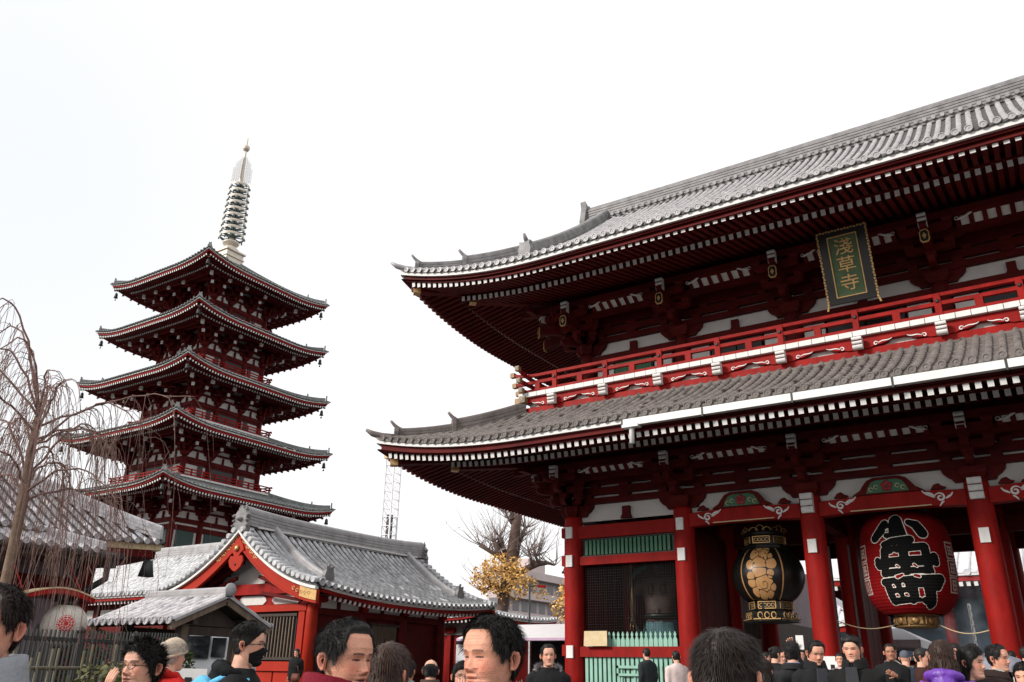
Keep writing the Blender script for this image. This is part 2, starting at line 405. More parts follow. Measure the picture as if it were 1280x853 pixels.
# beams, lattice and picket fence of the two guardian bays
lat_me = MB(); lat_me.box((-.047, -.03, 0), (.047, .03, .48)); lat_me = lat_me.mesh('lattice_bar', GREEN)
pk = MB(); w = .068
pk.prism([(-w, 0), (w, 0), (w, .20), (w*.55, .27), (w*.3, .30), (w*.62, .34), (w*.62, .37), (0, .46), (-w*.62, .37), (-w*.62, .34), (-w*.3, .30), (-w*.55, .27), (-w, .20)], (0, .025, 0), (1,0,0), (0,0,1), .05)
pk_me = pk.mesh('picket', PGREEN)
pl = MB(); pl.box((-.05, -.03, 0), (.05, .03, 1.40)); pl_me = pl.mesh('fence_slat', PGREEN)
for (xa, xb) in ((GX[0], GX[1]), (GX[4], GX[5])):
    for nm, z0, z1, w, dy in (('head_beam', 5.80, 6.22, .34, 0), ('tie_rail', 4.93, 5.20, .26, 0), ('fence_rail', 2.05, 2.36, .3, -.02)):
        mb = MB(); mb.box((xa+.2, GF-w/2+dy, z0), (xb-.2, GF+w/2+dy, z1)); gp(mb, nm, RED)
    mb = MB(); mb.box((xa+.3, GF+.03, 5.2), (xb-.3, GF+.06, 5.8)); mb.box((xa+.3, GF-.06, 5.2), (xb-.3, GF+.06, 5.24)); mb.box((xa+.3, GF-.06, 5.75), (xb-.3, GF+.06, 5.8))
    lp = gp(mb, 'lattice_panel', BLACK)
    n = 21
    for i in range(n): link('lattice_bar', lat_me, lp, T(xa+.52+(xb-xa-1.04)*i/(n-1), GF-.035, 5.255))
    n = 20
    for i in range(n):
        x = xa+.48+(xb-xa-.96)*i/(n-1)
        gl('picket', pk_me, T(x, GF-.02, 2.36)); gl('fence_slat', pl_me, T(x, GF-.06, .65))
    mb = MB(); mb.box((xa+1.6, GF-.2, 1.72), (xb-1.1, GF-.13, 1.80)); mb.box((xa+1.6, GF-.2, 1.50), (xb-1.1, GF-.13, 1.57)); mb.box((xa+1.6, GF-.2, 1.50), (xa+1.66, GF-.135, 1.8))
    for i in range(4): mb.box((xa+1.7+i*.45, GF-.135, 1.2), (xa+1.76+i*.45, GF-.09, 1.8))
    gp(mb, 'offering_rack', PGREEN)
for xa, xb in ((GX[0], GX[1]), (GX[4], GX[5])):
    mb = MB(); n = int((xb-xa-.6)/.085)
    for i in range(n): x = xa+.32+.085*i; mb.box((x-.003, GF+.07, 2.36), (x+.003, GF+.078, 4.93))
    for i in range(30): z = 2.37+.085*i; mb.box((xa+.3, GF+.079, z-.003), (xb-.3, GF+.087, z+.003))
    gp(mb, 'wire_mesh', BLACK, kind='stuff')
# dark board walls of the guardian bays and inner ceiling
bw = MB(); bw.box((-.12, -2, 0), (.12, 2, .01))
def boards(x0, y0, x1, y1, z0, z1, n, name='wall_board', m=REDD):
    for i in range(n):
        a = i/n; b = (i+1)/n; d = Vector((x1-x0, y1-y0, 0)); L = d.length/n
        mb = MB(); mb.box((-L/2+.008, -.03-.006*(i % 2), z0), (L/2-.008, .03, z1))
        gp2 = mb.mesh(name, m); gl(name, gp2, T(x0+d.x*(a+b)/2, y0+d.y*(a+b)/2, 0, atan2(d.y, d.x)))
for x in (GX[1], GX[4]): boards(x, GF+.34, x, GM-.34, .62, 6.0, 9)
boards(GX[0]+.3, GM, GX[1]-.3, GM, .62, 6.0, 9); boards(GX[4]+.3, GM, GX[5]-.3, GM, .62, 6.0, 9)
for x in (GX[0], GX[5]): boards(x, GF+.34, x, GM-.34, .62, 6.0, 9); boards(x, GM+.34, x, GB-.34, .62, 6.0, 9)
for x in (GX[2], GX[3]): boards(x, GM+.34, x, GB-.34, .62, 5.8, 9)
mb = MB(); mb.box((GX[0]-.2, GF+.2, 6.72), (GX[5]+.2, GB+.1, 6.80)); ce = gp(mb, 'ceiling', DARKW)
for i in range(26):
    x = GX[0]+(GX[5]-GX[0])*i/25; mb = MB(); mb.box((x-.05, GF+.3, 6.62), (x+.05, GB-.1, 6.718)); mb.build('ceiling_batten', DARKW, ce)
for y in (GM, GB):
    for i in range(5):
        mb = MB(); mb.box((GX[i]+.28, y-.16, 5.75), (GX[i+1]-.28, y+.16, 6.25)); gp(mb, 'lintel', REDD)
        mb = MB(); mb.box((GX[i]+.28, y-.06, 6.25), (GX[i+1]-.28, y+.06, 6.72)); gp(mb, 'lintel_panel', REDD)
for x in (GX[2], GX[3]):
    mb = MB(); mb.box((x-.17, GF+.3, 5.85), (x+.17, GM-.3, 6.3)); mb.box((x-.17, GM+.3, 5.85), (x+.17, GB-.3, 6.3)); gp(mb, 'cross_beam', REDD)

# arched tie beams with painted scrolls and flower struts over the three passages
def kaerumata(x, z, bay):
    L = bay
    mb = MB()
    outer = [(-.95, 0), (-.86, .06), (-.72, .14), (-.64, .26), (-.52, .40), (-.34, .47), (.34, .47), (.52, .40), (.64, .26), (.72, .14), (.86, .06), (.95, 0), (.62, 0)]
    mb.prism(outer+[(-.62, 0)], (x, GF-.1, z), (1,0,0), (0,0,1), .14, 0)
    k = gp(mb, 'frog_leg_strut', REDD)
    mb = MB(); inner = [(-.56, .03), (-.50, .20), (-.40, .33), (-.27, .38), (.27, .38), (.40, .33), (.50, .20), (.56, .03)]
    mb.prism(inner, (x, GF-.243, z), (1,0,0), (0,0,1), .02, 0)
    for j in range(7):       # small cloud scrolls carved on the panel
        cx = x-.42+.14*j; r = .055
        if abs(cx-x) < .16: continue
        ribbon(mb, [(cx+r*cos(t), GF-.266, z+.13+.06*(j % 2)+r*sin(t)) for t in [k_*.55 for k_ in range(11)]], .022, (0,-1,0), .012, 1)
    pn = mb.build('carved_panel', [MATS['green_paint'], CREAM], k)
    mb = MB()
    for j in range(5):
        t = 2*pi*j/5+.3; mb.lathe([(.001, -.01), (.075, 0), (.06, .03), (.001, .045)], (0,0,0), 8)
        for q in range(len(mb.v)-32, len(mb.v)):
            a, b, c_ = mb.v[q]; mb.v[q] = (x+a+.095*cos(t), GF-.27-c_, z+.2+b+.095*sin(t))
    mb.build('carved_flower', mat('carved_red', (.38, .04, .05), .6) if 'carved_red' not in MATS else MATS['carved_red'], k)
    mb = MB()
    for s in (-1, 1):
        mb.prism([(0, 0), (.34, 0), (.40, .05), (.30, .09), (.22, .17), (.10, .14), (.04, .07)], (x+s*1.28-.2, GF-.06, z), (1,0,0), (0,0,1), .08, 0)
    mb.build('carved_wave', REDD, k)
for i in (1, 2, 3):
    xa, xb = GX[i]+.27, GX[i+1]-.27; n = 16; xm = (xa+xb)/2; h = (xb-xa)/2
    pts_t = [(xa+(xb-xa)*k/n, 6.38-.07*((k/n*2-1)**2)) for k in range(n+1)]
    pts_b = [(xa+(xb-xa)*k/n, 5.97-.09*max(0, abs(k/n*2-1)-.35)*1.2) for k in range(n+1)]
    mb = MB(); mb.prism(pts_b + pts_t[::-1], (0, GF+.2, 0), (1,0,0), (0,0,1), .4, 0); tb = gp(mb, 'rainbow_beam', RED)
    mb = MB(); mb.box((xm-h*.55, GF-.215, 5.955), (xm+h*.55, GF-.201, 5.985)); mb.build('beam_edge_line', CREAM, tb)
    for s in (-1, 1):
        mb = MB(); scroll(mb, (xm+s*(h-.62), GF-.201, 6.15), (-s, 0, 0), (0,0,1), (0,-1,0), .42, w=.045); mb.build('painted_scroll', MATS['cream_wood'] if 0 else WHITE, tb)
    kaerumata(xm, 6.385, xb-xa)

# bracket clusters
def wall_storey(z0, Y, xs, o, hgt, upper):
    """bracket clusters, plaster panels, slit beams and cove along the front; z0 column top"""
    zs = hgt/1.45
    blk = block_mesh(.30, .16, 'bearing_block', TIMB if upper else TIMB); big = block_mesh(.66, .34, 'great_block', TIMB)
    nose = nose_mesh('white_nose', .24, .42)
    def cluster(x, y, rz, corner=False):
        mb = MB()
        arm_x(mb, 0, 0, .36*zs, 1.5); arm_y(mb, -.80*o, .5, .36*zs)
        arm_x(mb, 0, 0, .74*zs, 2.1); arm_y(mb, -1.3*o, .5, .74*zs); arm_x(mb, 0, -.6*o, .74*zs, 1.35)
        arm_x(mb, 0, -.6*o, 1.08*zs, 1.9, .19); arm_x(mb, 0, -1.12*o, 1.08*zs, 1.45); arm_y(mb, -1.45*o, .3, 1.08*zs, .2)
        mb.beam((0, .4, 1.62*zs), (0, -1.40*o, 1.30*zs), .22, .24, 0)
        if upper:
            mb.beam((0, .4, 1.25*zs), (0, -1.44*o, .80*zs), .24, .30, 0)
        M = T(x, y, z0, rz)
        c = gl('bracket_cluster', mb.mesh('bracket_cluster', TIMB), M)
        link('great_block', big, c, T(0, 0, .01))
        for (bx, by, bz) in [(-.62,0,.58),(.62,0,.58),(0,-.62*o,.58),(-.9,0,.95),(.9,0,.95),(-.55,-.6*o,.95),(.55,-.6*o,.95),(0,-1.12*o,.95),(-.6,-1.12*o,1.3),(.6,-1.12*o,1.3)]:
            link('bearing_block', blk, c, T(bx, by, bz*zs))
        link('white_nose', nose, c, T(0, -1.36*o+.1, 1.14*zs))
        if upper:
            g = MB(); w, h = .13, .21
            oc = [(-w*.6,-h),(w*.6,-h),(w,-h*.6),(w,h*.6),(w*.6,h),(-w*.6,h),(-w,h*.6),(-w,-h*.6)]
            g.prism(oc, (0, 0, 0), (1,0,0), (0,0,1), .03, 0)
            g.prism([(a*.78, b*.82) for a, b in oc], (0, -.03, 0), (1,0,0), (0,0,1), .006, 1)
            g.prism([(0,-h*.5),(w*.45,0),(0,h*.5),(-w*.45,0)], (0, -.036, 0), (1,0,0), (0,0,1), .012, 0)
            link('gilt_cap', g.mesh('gilt_cap', [GOLD, BLACK]), c, T(0, -1.44*o-.02, .78*zs))
        return c
    for x in xs: cluster(x, Y, 0)
    for y in (GM, GB): cluster(xs[0], y, -pi/2)
    cluster(xs[0], Y, -pi/2); cluster(xs[0]-.02, Y-.02, -pi/4)
    # wall between clusters
    mb = MB(); mb.box((xs[0], Y+.10, z0-.16), (xs[-1], Y+.16, z0+1.5*zs)); ws = gp(mb, 'plaster_wall', PLAST)
    mb = MB(); mb.box((xs[0]-.05, Y, z0-.16), (xs[0]+.05, GB+.4, z0+1.5*zs)); gp(mb, 'side_plaster_wall', PLAST)
    mb = MB(); mb.box((xs[0]+.06, Y+.17, z0+1.2*zs), (xs[-1], Y+.23, z0+2.35)); mb.box((xs[0]+.06, Y+.24, z0+1.2*zs), (xs[0]+.12, GB, z0+2.35)); gp(mb, 'eave_closing_board', TIMB)
    zb = [(.40, .60), (.70, .95), (1.04, 1.6)]
    for i in range(len(xs)-1):
        xa, xb = xs[i], xs[i+1]; xm = (xa+xb)/2
        for a, b in zb:
            mb = MB(); mb.box((xa+.1, Y-.09, z0+a*zs), (xb-.1, Y+.098, z0+b*zs)); gp(mb, 'wall_beam', TIMB)
        if upper or i in (0, 4):
            mb = MB(); mb.prism([(-.20, -.02), (.20, -.02), (.13, .12), (.13, .38), (-.13, .38), (-.13, .12)], (xm, Y+.09, z0-.13), (1,0,0), (0,0,1), .14); gp(mb, 'mid_strut', TIMB)
        for zz in (.60, .95):
            b_ = gl('bearing_block', blk, T(xm, Y-.02, z0+zz*zs-.02)); b_.scale = (1.3, 1, .7)
        # round white cheek cut-outs: dark corner fillets at the cluster sides
        for sx, xx in ((1, xa), (-1, xb)):
            mb = MB(); mb.prism([(0, 0), (.50, .0), (.56, .10), (.66, .16), (.76, .27), (.80, .42), (.80, .62), (0, .62)] if sx > 0 else [(0, .62), (-.80, .62), (-.80, .42), (-.76, .27), (-.66, .16), (-.56, .10), (-.50, 0), (0, 0)], (xx, Y+.095, z0+.0), (1,0,0), (0,0,1), .14); gp(mb, 'bracket_wing', TIMB)
        # cove: slanted white panel with ribs
        ya, yb = Y-.72*o, Y-1.02*o; za, zb_ = z0+1.22*zs, z0+1.46*zs
        x0, x1 = xa+.88, xb-.88
        mb = MB(); mb.add([(x0, ya, za), (x1, ya, za), (x1, yb, zb_), (x0, yb, zb_), (x0, ya+.05, za), (x1, ya+.05, za), (x1, yb+.05, zb_), (x0, yb+.05, zb_)], [(0,1,2,3),(7,6,5,4),(0,4,5,1),(3,2,6,7),(0,3,7,4),(1,5,6,2)])
        cv = gp(mb, 'cove_panel', WHITE); n = max(6, int((x1-x0)/.30))
        for k in range(n+1):
            x = x0+(x1-x0)*k/n
            r = MB(); r.beam((x, ya-.03, za-.01), (x, yb-.03, zb_+.01), .13, .06); r.build('cove_rib', TIMB, cv)
        for s, x in ((1, x0), (-1, x1)):
            r = MB(); pts = [(x+s*(.38-.38*t), yb-.10, zb_-.02-.14*t-.03*sin(3*t)) for t in [q/8 for q in range(9)]]
            r.tube(pts, .035, 6); r.tube([(x-s*.02+.05*cos(t), yb-.10, zb_-.13+.05*sin(t)) for t in [q*.6 for q in range(10)]], .014, 5); r.build('cove_scroll', WHITE, cv)
    # purlin and cove frames
    for y, z in ((Y-.70*o, z0+1.17*zs), (Y-1.12*o, z0+1.50*zs)):
        mb = MB(); mb.box((xs[0]-(Y-y)-.6, y-.11, z-.08), (xs[-1]+(Y-y)+.6, y+.11, z+.13)); gp(mb, 'purlin', TIMB)
        mb = MB(); d = Y-y; mb.box((xs[0]-d-.11, y-.6, z-.079), (xs[0]-d+.11, GB+d+.6, z+.129)); gp(mb, 'side_purlin', TIMB)
wall_storey(6.55, GF, GX, 1.0, 1.45, False)
UX = [-13.85, -10.1, -6.24, -1.85, 2.0, 5.75]; UY = 25.9
wall_storey(12.62, UY, UX, 1.28, 1.45, True)

# upper storey wall behind the balcony
UB = GB-.5
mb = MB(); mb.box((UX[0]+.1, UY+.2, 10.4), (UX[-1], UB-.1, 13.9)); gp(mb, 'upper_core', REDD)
mb = MB(); mb.lathe([(.27, 0), (.27, 2.0), (.24, 2.2)], n=20); uc = mb.mesh('upper_column', TIMB)
for x in UX:
    gl('upper_column', uc, T(x, UY, 10.45)); gl('upper_column', uc, T(x, UB, 10.45))
gl('upper_column', uc, T(UX[0], GM, 10.45))
for i in range(5):
    xa, xb = UX[i]+.22, UX[i+1]-.22; xm = (xa+xb)/2
    mb = MB(); mb.box((xa, UY-.14, 12.12), (xb, UY+.12, 12.5)); gp(mb, 'upper_tie_beam', TIMB)
    mb = MB(); mb.box((xa, UY-.12, 10.45), (xb, UY+.12, 11.02)); gp(mb, 'upper_sill', TIMB)
    if i in (0, 4):
        mb = MB(); mb.box((xa+.9, UY-.06, 11.02), (xb-.9, UY+.098, 12.118)); lp = gp(mb, 'lattice_panel', BLACK)
        for k in range(13): q = MB(); x = xa+1.0+(xb-xa-2.0)*k/12; q.box((x-.05, UY-.10, 11.05), (x+.05, UY-.062, 12.1)); q.build('lattice_bar', GREEN, lp)
        for s in (0, 1):
            x = xa+.2 if s == 0 else xb-.85; mb = MB(); mb.box((x, UY-.03, 11.03), (x+.65, UY+.098, 12.117)); gp(mb, 'plaster_panel', PLAST)
    else:
        for s in (-1, 1):
            mb = MB(); a, b = sorted((xm+s*.02, xm+s*(xb-xm-.85))); mb.box((a, UY-.07, 11.02), (b, UY+.098, 12.117)); dd = gp(mb, 'door_leaf', BLACK)
            for z in (11.25, 11.95):
                q = MB(); q.box((b-.3 if s > 0 else a, UY-.085, z-.05), (b if s > 0 else a+.3, UY-.072, z+.05)); q.build('gilt_fitting', GOLD, dd)
            mb = MB(); a, b = sorted((xm+s*(xb-xm-.75), xm+s*(xb-xm-.1))); mb.box((a, UY-.03, 11.03), (b, UY+.098, 12.117)); gp(mb, 'plaster_panel', PLAST)

# balcony
BD = 1.25; BX0, BX1, BY = GX[0]-BD, GX[-1]+BD, GF-BD; BYB = GB+BD
mb = MB(); mb.box((BX0, BY-.02, 9.95), (BX1, BY+.3, 10.36)); gp(mb, 'balcony_base_beam', RED)
mb = MB(); mb.box((BX0-.003, BY+.3, 9.95), (BX0+.3, BYB, 10.357)); gp(mb, 'balcony_base_beam', RED)
mb = MB(); mb.box((BX0+.1, BY+.16, 10.36), (BX1-.1, BY+.24, 10.6)); mb.box((BX0+.16, BY+.24, 10.36), (BX0+.24, BYB, 10.6)); gp(mb, 'balcony_white_panel', PLAST)
mb = MB(); mb.box((BX0-.22, BY-.03, 10.555), (BX1+.22, BY+.2, 10.735)); gp(mb, 'balcony_beam', RED)
mb = MB(); mb.box((BX0-.033, BY+.2, 10.557), (BX0+.2, BYB, 10.733)); gp(mb, 'balcony_beam', RED)
fb = MB(); fb.box((-.184, 0, 0), (.184, 1.3, .16)); fb_me = fb.mesh('floor_board', WHITE)
n = int((BX1-BX0+.4)/.385)
for i in range(n): gl('floor_board', fb_me, T(BX0-.2+.19+.385*i, BY-.16, 10.737))
n = int((BYB-BY-1.3)/.385)
for i in range(n): gl('floor_board', fb_me, T(BX0-.16, BY+1.3+.385*i, 10.737, -pi/2))
bxs = [GX[0]-.55]+sorted(GX + [(GX[i]+GX[i+1])/2 for i in range(5)]) + [GX[-1]+.55]
nb = nose_mesh('balcony_nose', .27, .34)
def balc_bracket(M):
    mb = MB(); mb.prism([(-.85, .20), (-.80, .12), (-.60, .06), (-.42, .04), (-.3, 0), (.3, 0), (.42, .04), (.60, .06), (.80, .12), (.85, .20)], (0, .16, 0), (1,0,0), (0,0,1), .20); b = gl('balcony_bracket', mb.mesh('balcony_bracket', RED), M)
    link('balcony_nose', nb, b, T(0, -.1, -.04))
    mb = MB()
    for s in (-1, 1):
        ribbon(mb, [(s*(.46+.07*exp(-.15*t)*cos(t)), -.041, .09+.07*exp(-.15*t)*sin(t)) for t in [q*.5 for q in range(14)]], .028, (0,-1,0), .012)
        ribbon(mb, [(s*(.52+.38*t), -.041, .09+.09*t+.02*sin(6*t)) for t in [q/6 for q in range(7)]], .03, (0,-1,0), .012)
    mb.build('white_curl', WHITE, b)
for x in bxs[1:-1]: balc_bracket(T(x, BY-.03, 10.355))
for y in (GF+.1, GF+2, GM, GM+2, GB): balc_bracket(T(BX0-.03, y, 10.355, -pi/2))
post = MB(); post.box((-.085, -.085, 0), (.085, .085, .70)); post.box((-.09, -.09, .50), (.09, .09, .56)); post_me = post.mesh('rail_post', RED)
half = MB(); half.box((-.10, -.07, 0), (.10, .07, .32)); half_me = half.mesh('rail_half_post', RED)
RY = BY+.02; RX = BX0+.02
for k, x in enumerate(bxs[1:-1]):
    gl('rail_post', post_me, T(x, RY, 10.9))
    q = MB(); q.lathe([(.05, 0), (.06, .015), (.03, .04)], n=8); gl('iron_stud', q.mesh('iron_stud', IRON), T(x, RY-.088, 11.36) @ Matrix.Rotation(pi/2, 4, 'X'))
    if k < len(bxs)-3: gl('rail_half_post', half_me, T((x+bxs[k+2])/2, RY, 10.95))
gl('rail_half_post', half_me, T(bxs[1]-.72, RY, 10.95))
for y in (GF+.1, GF+2, GM, GM+2, GB): gl('rail_post', post_me, T(RX, y, 10.9))
gcap = MB(); gcap.box((-.1, -.1, -.1), (.1, .1, .1)); 
def gold_end(p, s, ax):
    g = MB(); d = .09; g.box((-s, -s, -s), (s, s, s), 0)
    f = {'x': ((-s-.012, -s*.7, -s*.7), (-s-.001, s*.7, s*.7)), 'y': ((-s*.7, -s-.012, -s*.7), (s*.7, -s-.001, s*.7))}[ax]
    g.box(*f, 1); f2 = [[c*.55 if abs(c) < s+.0005 else c*1.06 for c in q] for q in f]; g.box(f2[0], f2[1], 0)
    gl('gilt_end_cap', g.mesh('gilt_end_cap', [DULLG, BLACK]), T(*p))
for z, h, ex, curve in ((10.97, .13, .3, 0), (11.30, .11, .45, .0), (11.56, .10, .55, .16)):
    for ax in 'xy':
        mb = MB()
        if ax == 'x':
            pts = [(BX0-ex, RY, z+curve)] + [(BX0-ex+ex*2*t, RY, z+curve*(1-t)**2) for t in (.25, .5, .75, 1)] + [(BX1+.2, RY, z)]
        else:
            pts = [(RX, BY-ex, z+curve)] + [(RX, BY-ex+ex*2*t, z+curve*(1-t)**2) for t in (.25, .5, .75, 1)] + [(RX, BYB, z)]
        mb.sweep(pts, box_prof(.12, h)); gp(mb, 'handrail', RED)
        gold_end(pts[0] if ax == 'x' else pts[0], .085, ax)
gold_end((BX0-.26, BY-.0, 10.64), .12, 'x'); gold_end((BX0+.0, BY-.12, 10.66), .12, 'y')

# ------------------------------------------------------------------ eaves
raft = MB(); raft.box((-.065, 0, -.085), (.065, 1, .085), 0); raft.f.pop(2); raft.m.pop(2); raft.sm.pop(2)
raft.box((-.0655, -.004, -.0855), (.0655, .0005, .0855), 1)
def rafter_mesh(nm): return raft.mesh(nm, [TIMB, WHITE])
FR_ME, BR_ME = rafter_mesh('flying_rafter'), rafter_mesh('base_rafter')
def gate_eave(R, z_fly, z_base, i_fly, i_base, wall_in, white_dz, gutter):
    sp = .248
    def raft_pts(face, q, i0, i1, z0, sl):
        c = R.half(face)-abs(q)
        P = []
        for ii in (i0, i1):
            p = R.P(face, q, 0) - R.nrm(face)*ii; p.z = z0 + sl*(ii-i0) + R.lf(c)*max(0, 1-ii/(R.L*.9))**1.0
            P.append(p)
        return P
    rest = MB()
    for face in 'flrb':
        h = R.half(face); n = int(2*(h-.5)/sp)
        for k in range(n+1):
            q = -(h-.55)+k*(2*(h-.55))/n; c = h-abs(q)
            for row in (0, 1):
                if row == 0: i0, i1, z0 = i_fly, min(i_base+.3, c), z_fly
                else: i0, i1, z0 = i_base, min(wall_in, c), z_base
                if i1-i0 < .12: continue
                P = raft_pts(face, q, i0, i1, z0, .26)
                vis = (face == 'f' and P[0].x < 1.75) or (face == 'l' and P[0].y < 33.2)
                if vis: gl('flying_rafter' if row == 0 else 'base_rafter', FR_ME if row == 0 else BR_ME, dirM(*P))
                elif face in 'flr' : rest.beam(P[0], P[1], .13, .17, 0)
    gp(rest, 'rafters', TIMB, kind='stuff')
    for face in 'flrb':
        # soffit boards above the rafters
        mb = MB()
        for (ia, ib, za) in ((i_fly-.15, i_base+.3, z_fly+.10), (i_base-.05, wall_in, z_base+.10)):
            h = R.half(face); m = 60; pr = None
            for k in range(m+1):
                qa = (-1+2*k/m)
                pp = []
                for ii in (ia, ib):
                    q = qa*(h-ii); c = h-abs(q); p = R.P(face, q, 0)-R.nrm(face)*ii; p.z = za+.26*(ii-ia)+R.lf(c)*max(0, 1-ii/(R.L*.9)); pp.append(p)
                if pr: mb.quad(pr[0], pp[0], pp[1], pr[1]); mb.quad(pr[0]+Vector((0,0,.03)), pr[1]+Vector((0,0,.03)), pp[1]+Vector((0,0,.03)), pp[0]+Vector((0,0,.03)))
                pr = pp
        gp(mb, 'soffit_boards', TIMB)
        # kioi strip over the base rafter tips, red eave board, white fascia, black strip painting the shadow gap under the tiles
        for nm, ins, dz, w, hh, m in (('rafter_tip_strip', i_base-.02, z_base-R.z0+.135, .12, .09, TIMB), ('eave_board', .20, white_dz-.20, .16, .26, TIMB), ('white_fascia', .05, white_dz, .10, .16, WHITE), ('shadow_gap_strip', .16, white_dz+.105, .14, .085, BLACK)):
            mb = MB(); mb.sweep(R.eave_path(face, ins, dz, 56), box_prof(w, hh)); gp(mb, nm, m)
    # hip rafters
    for sx in (-1, 1):
        for sy in (-1, 1):
            if sx > 0 and sy > 0: continue
            cx = R.cx+sx*R.hx; cy = R.cy+sy*R.hy
            for k, (ia, ib, z0) in enumerate(((.42, 2.3, z_fly-.17), (1.9, wall_in+.3, z_base-.22))):
                za = z0 + R.lf(0)*(1-ia/(R.L*.9)); zb = z0+.26*(ib-ia)+R.lf(0)*max(0, 1-ib/(R.L*.9))
                mb = MB(); mb.beam((cx-sx*ia, cy-sy*ia, za), (cx-sx*ib, cy-sy*ib, zb), .30, .40); hr = gp(mb, 'hip_rafter', TIMB)
                g = MB(); d = Vector((sx, sy, 0)).normalized(); a = Vector((cx-sx*ia, cy-sy*ia, za)); g.beam(a-d*.22, a+d*.03, .32, .42, 0); g.build('gilt_rafter_cap', GOLD, hr)
    if not gutter: return
    # white gutter in lengths with dark joints and a drop spout
    x = -9.85; k = 0
    while x < R.cx+R.hx-5.5:
        L = 2.35
        c = Vector((0, R.cy-R.hy-.02, R.z0-.225))
        mb = MB(); mb.box((x+.025, c.y-.09, c.z-.10), (x+L-.025, c.y+.10, c.z+.095)); g = gp(mb, 'gutter', WHITE)
        q = MB(); q.box((x-.026, c.y-.10, c.z-.15), (x+.024, c.y+.11, c.z+.10)); q.build('gutter_joint', IRON, g)
        if k == 0:
            q = MB(); q.box((x+.02, c.y-.15, c.z-.16), (x+.5, c.y+.12, c.z-.08)); q.lathe([(.10, 0), (.07, -.06), (.07, -.45)][::-1], (x+.25, c.y, c.z-.15), 12); q.build('gutter_spout', WHITE, g)
        x += L; k += 1
R1 = Roof(GCX, GM, 15.15, 8.95, 8.27, 1.86, 3.7, .66, 6.0, .8)
R2 = Roof(GCX, GM, 14.85, 8.70, 14.37, 6.15, 8.7, 1.0, 6.5, .80)
gate_eave(R1, 7.75, 7.93, .20, 1.75, 4.9, -.13, True)
gate_eave(R2, 13.89, 14.02, .20, 1.60, 4.9, -.15, False)

# ------------------------------------------------------------------ roof tiles
def gate_tiles(R, mt, mtc, gx, pitch, r, step):
    rest = MB()
    for face in 'flb':
        h = R.half(face); n = int(2*(h-.12)/pitch); qs = [-(h-.10)+k*2*(h-.10)/n for k in range(n+1)]
        sheet = MB()
        def um(q):
            c = h-abs(q)
            if gx and face in 'fb' and abs(q) <= gx+.55: return R.run
            if gx and face in 'lr': return min(R.hx-gx+.1, c)
            return min(R.run, c)
        for q in qs:
            u1 = um(q)
            if u1 < .15: continue
            if face == 'f' and R.cx+q < 2.6:
                mb = MB(); R.row(mb, face, q, u1, r, step, 0, 0); gp(mb, 'cover_tile_row', mt)
            elif face in 'fl' : R.row(rest, face, q, u1, r, step, 0, 0, n=5)
        for a, b in zip(qs[:-1], qs[1:]):
            u1 = max(um(a), um(b)) if (gx and face in 'fb' and abs(a+b)/2 < gx+.5) else (um(a)+um(b))/2
            if face in 'b': st = 1.5
            else: st = step
            if u1 > .12: R.pan(sheet, face, a, b, u1, st)
        gp(sheet, 'pan_tiles', mtc, kind='stuff')
    gp(rest, 'side_tile_rows', mt, kind='stuff')
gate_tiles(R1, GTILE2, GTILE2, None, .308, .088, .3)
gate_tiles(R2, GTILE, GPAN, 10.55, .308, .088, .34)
# ridge at the foot of the balcony
mb = MB(); y = BY-.06; mb.box((BX0-.1, y-.12, 9.86), (BX1+.1, y+.05, 10.10)); gp(mb, 'flashing_tiles', GTILE2)
def hip_ridge(R, sx, sy, u0, u1, w, h, tip, m, name='hip_ridge', n=14):
    pts = []
    for i in range(n+1):
        u = u0+(u1-u0)*i/n; z = R.z(u, u)+.0
        pts.append((R.cx+sx*(R.hx-u), R.cy+sy*(R.hy-u), z))
    mb = MB(); mb.sweep(pts, ridge_prof(w, h)); o = gp(mb, name, m)
    # upturned end: tongue
    d = Vector((sx, sy, 0)).normalized(); p = Vector(pts[0])
    mb = MB()
    t = [p + d*(-.25+.55*k/8) + Vector((0,0,h*.72+tip*(k/8)**2)) for k in range(9)]
    mb.tube(t, [w*.36*(1-.6*k/8) for k in range(9)], 8)
    mb.prism([(-w*.62, -.04), (w*.62, -.04), (w*.72, h*.5), (w*.5, h*.9), (0, h*1.12), (-w*.5, h*.9), (-w*.72, h*.5)], p+d*.02, Vector((-d.y, d.x, 0)), (0,0,1), .14)
    mb.build('ridge_end_tile', m, o)
for sx in (-1, 1):
    for sy in (-1, 1):
        if sx > 0 and sy > 0: continue
        hip_ridge(R1, sx, sy, .55, 1.95, .30, .34, .34, GTILE2, 'hip_ridge_lower_stage'); hip_ridge(R1, sx, sy, 1.95, 3.7, .32, .50, .34, GTILE2)
        hip_ridge(R2, sx, sy, .50, 1.75, .30, .36, .36, RIDGE, 'hip_ridge_lower_stage'); hip_ridge(R2, sx, sy, 1.75, 4.3, .34, .52, .36, RIDGE)
# corner tongue tile
for R, m in ((R1, GTILE2), (R2, GTILE)):
    for sx, sy in ((-1,-1),(1,-1),(-1,1)):
        mb = MB(); p = Vector((R.cx+sx*R.hx, R.cy+sy*R.hy, R.z0+R.lf(0))); d = Vector((sx, sy, 0)).normalized()
        mb.tube([p-d*.8+Vector((0,0,.02)), p-d*.2+Vector((0,0,.05)), p+d*.12+Vector((0,0,.12)), p+d*.34+Vector((0,0,.24))], [.13, .12, .10, .05], 8)
        gp(mb, 'corner_tile', m)
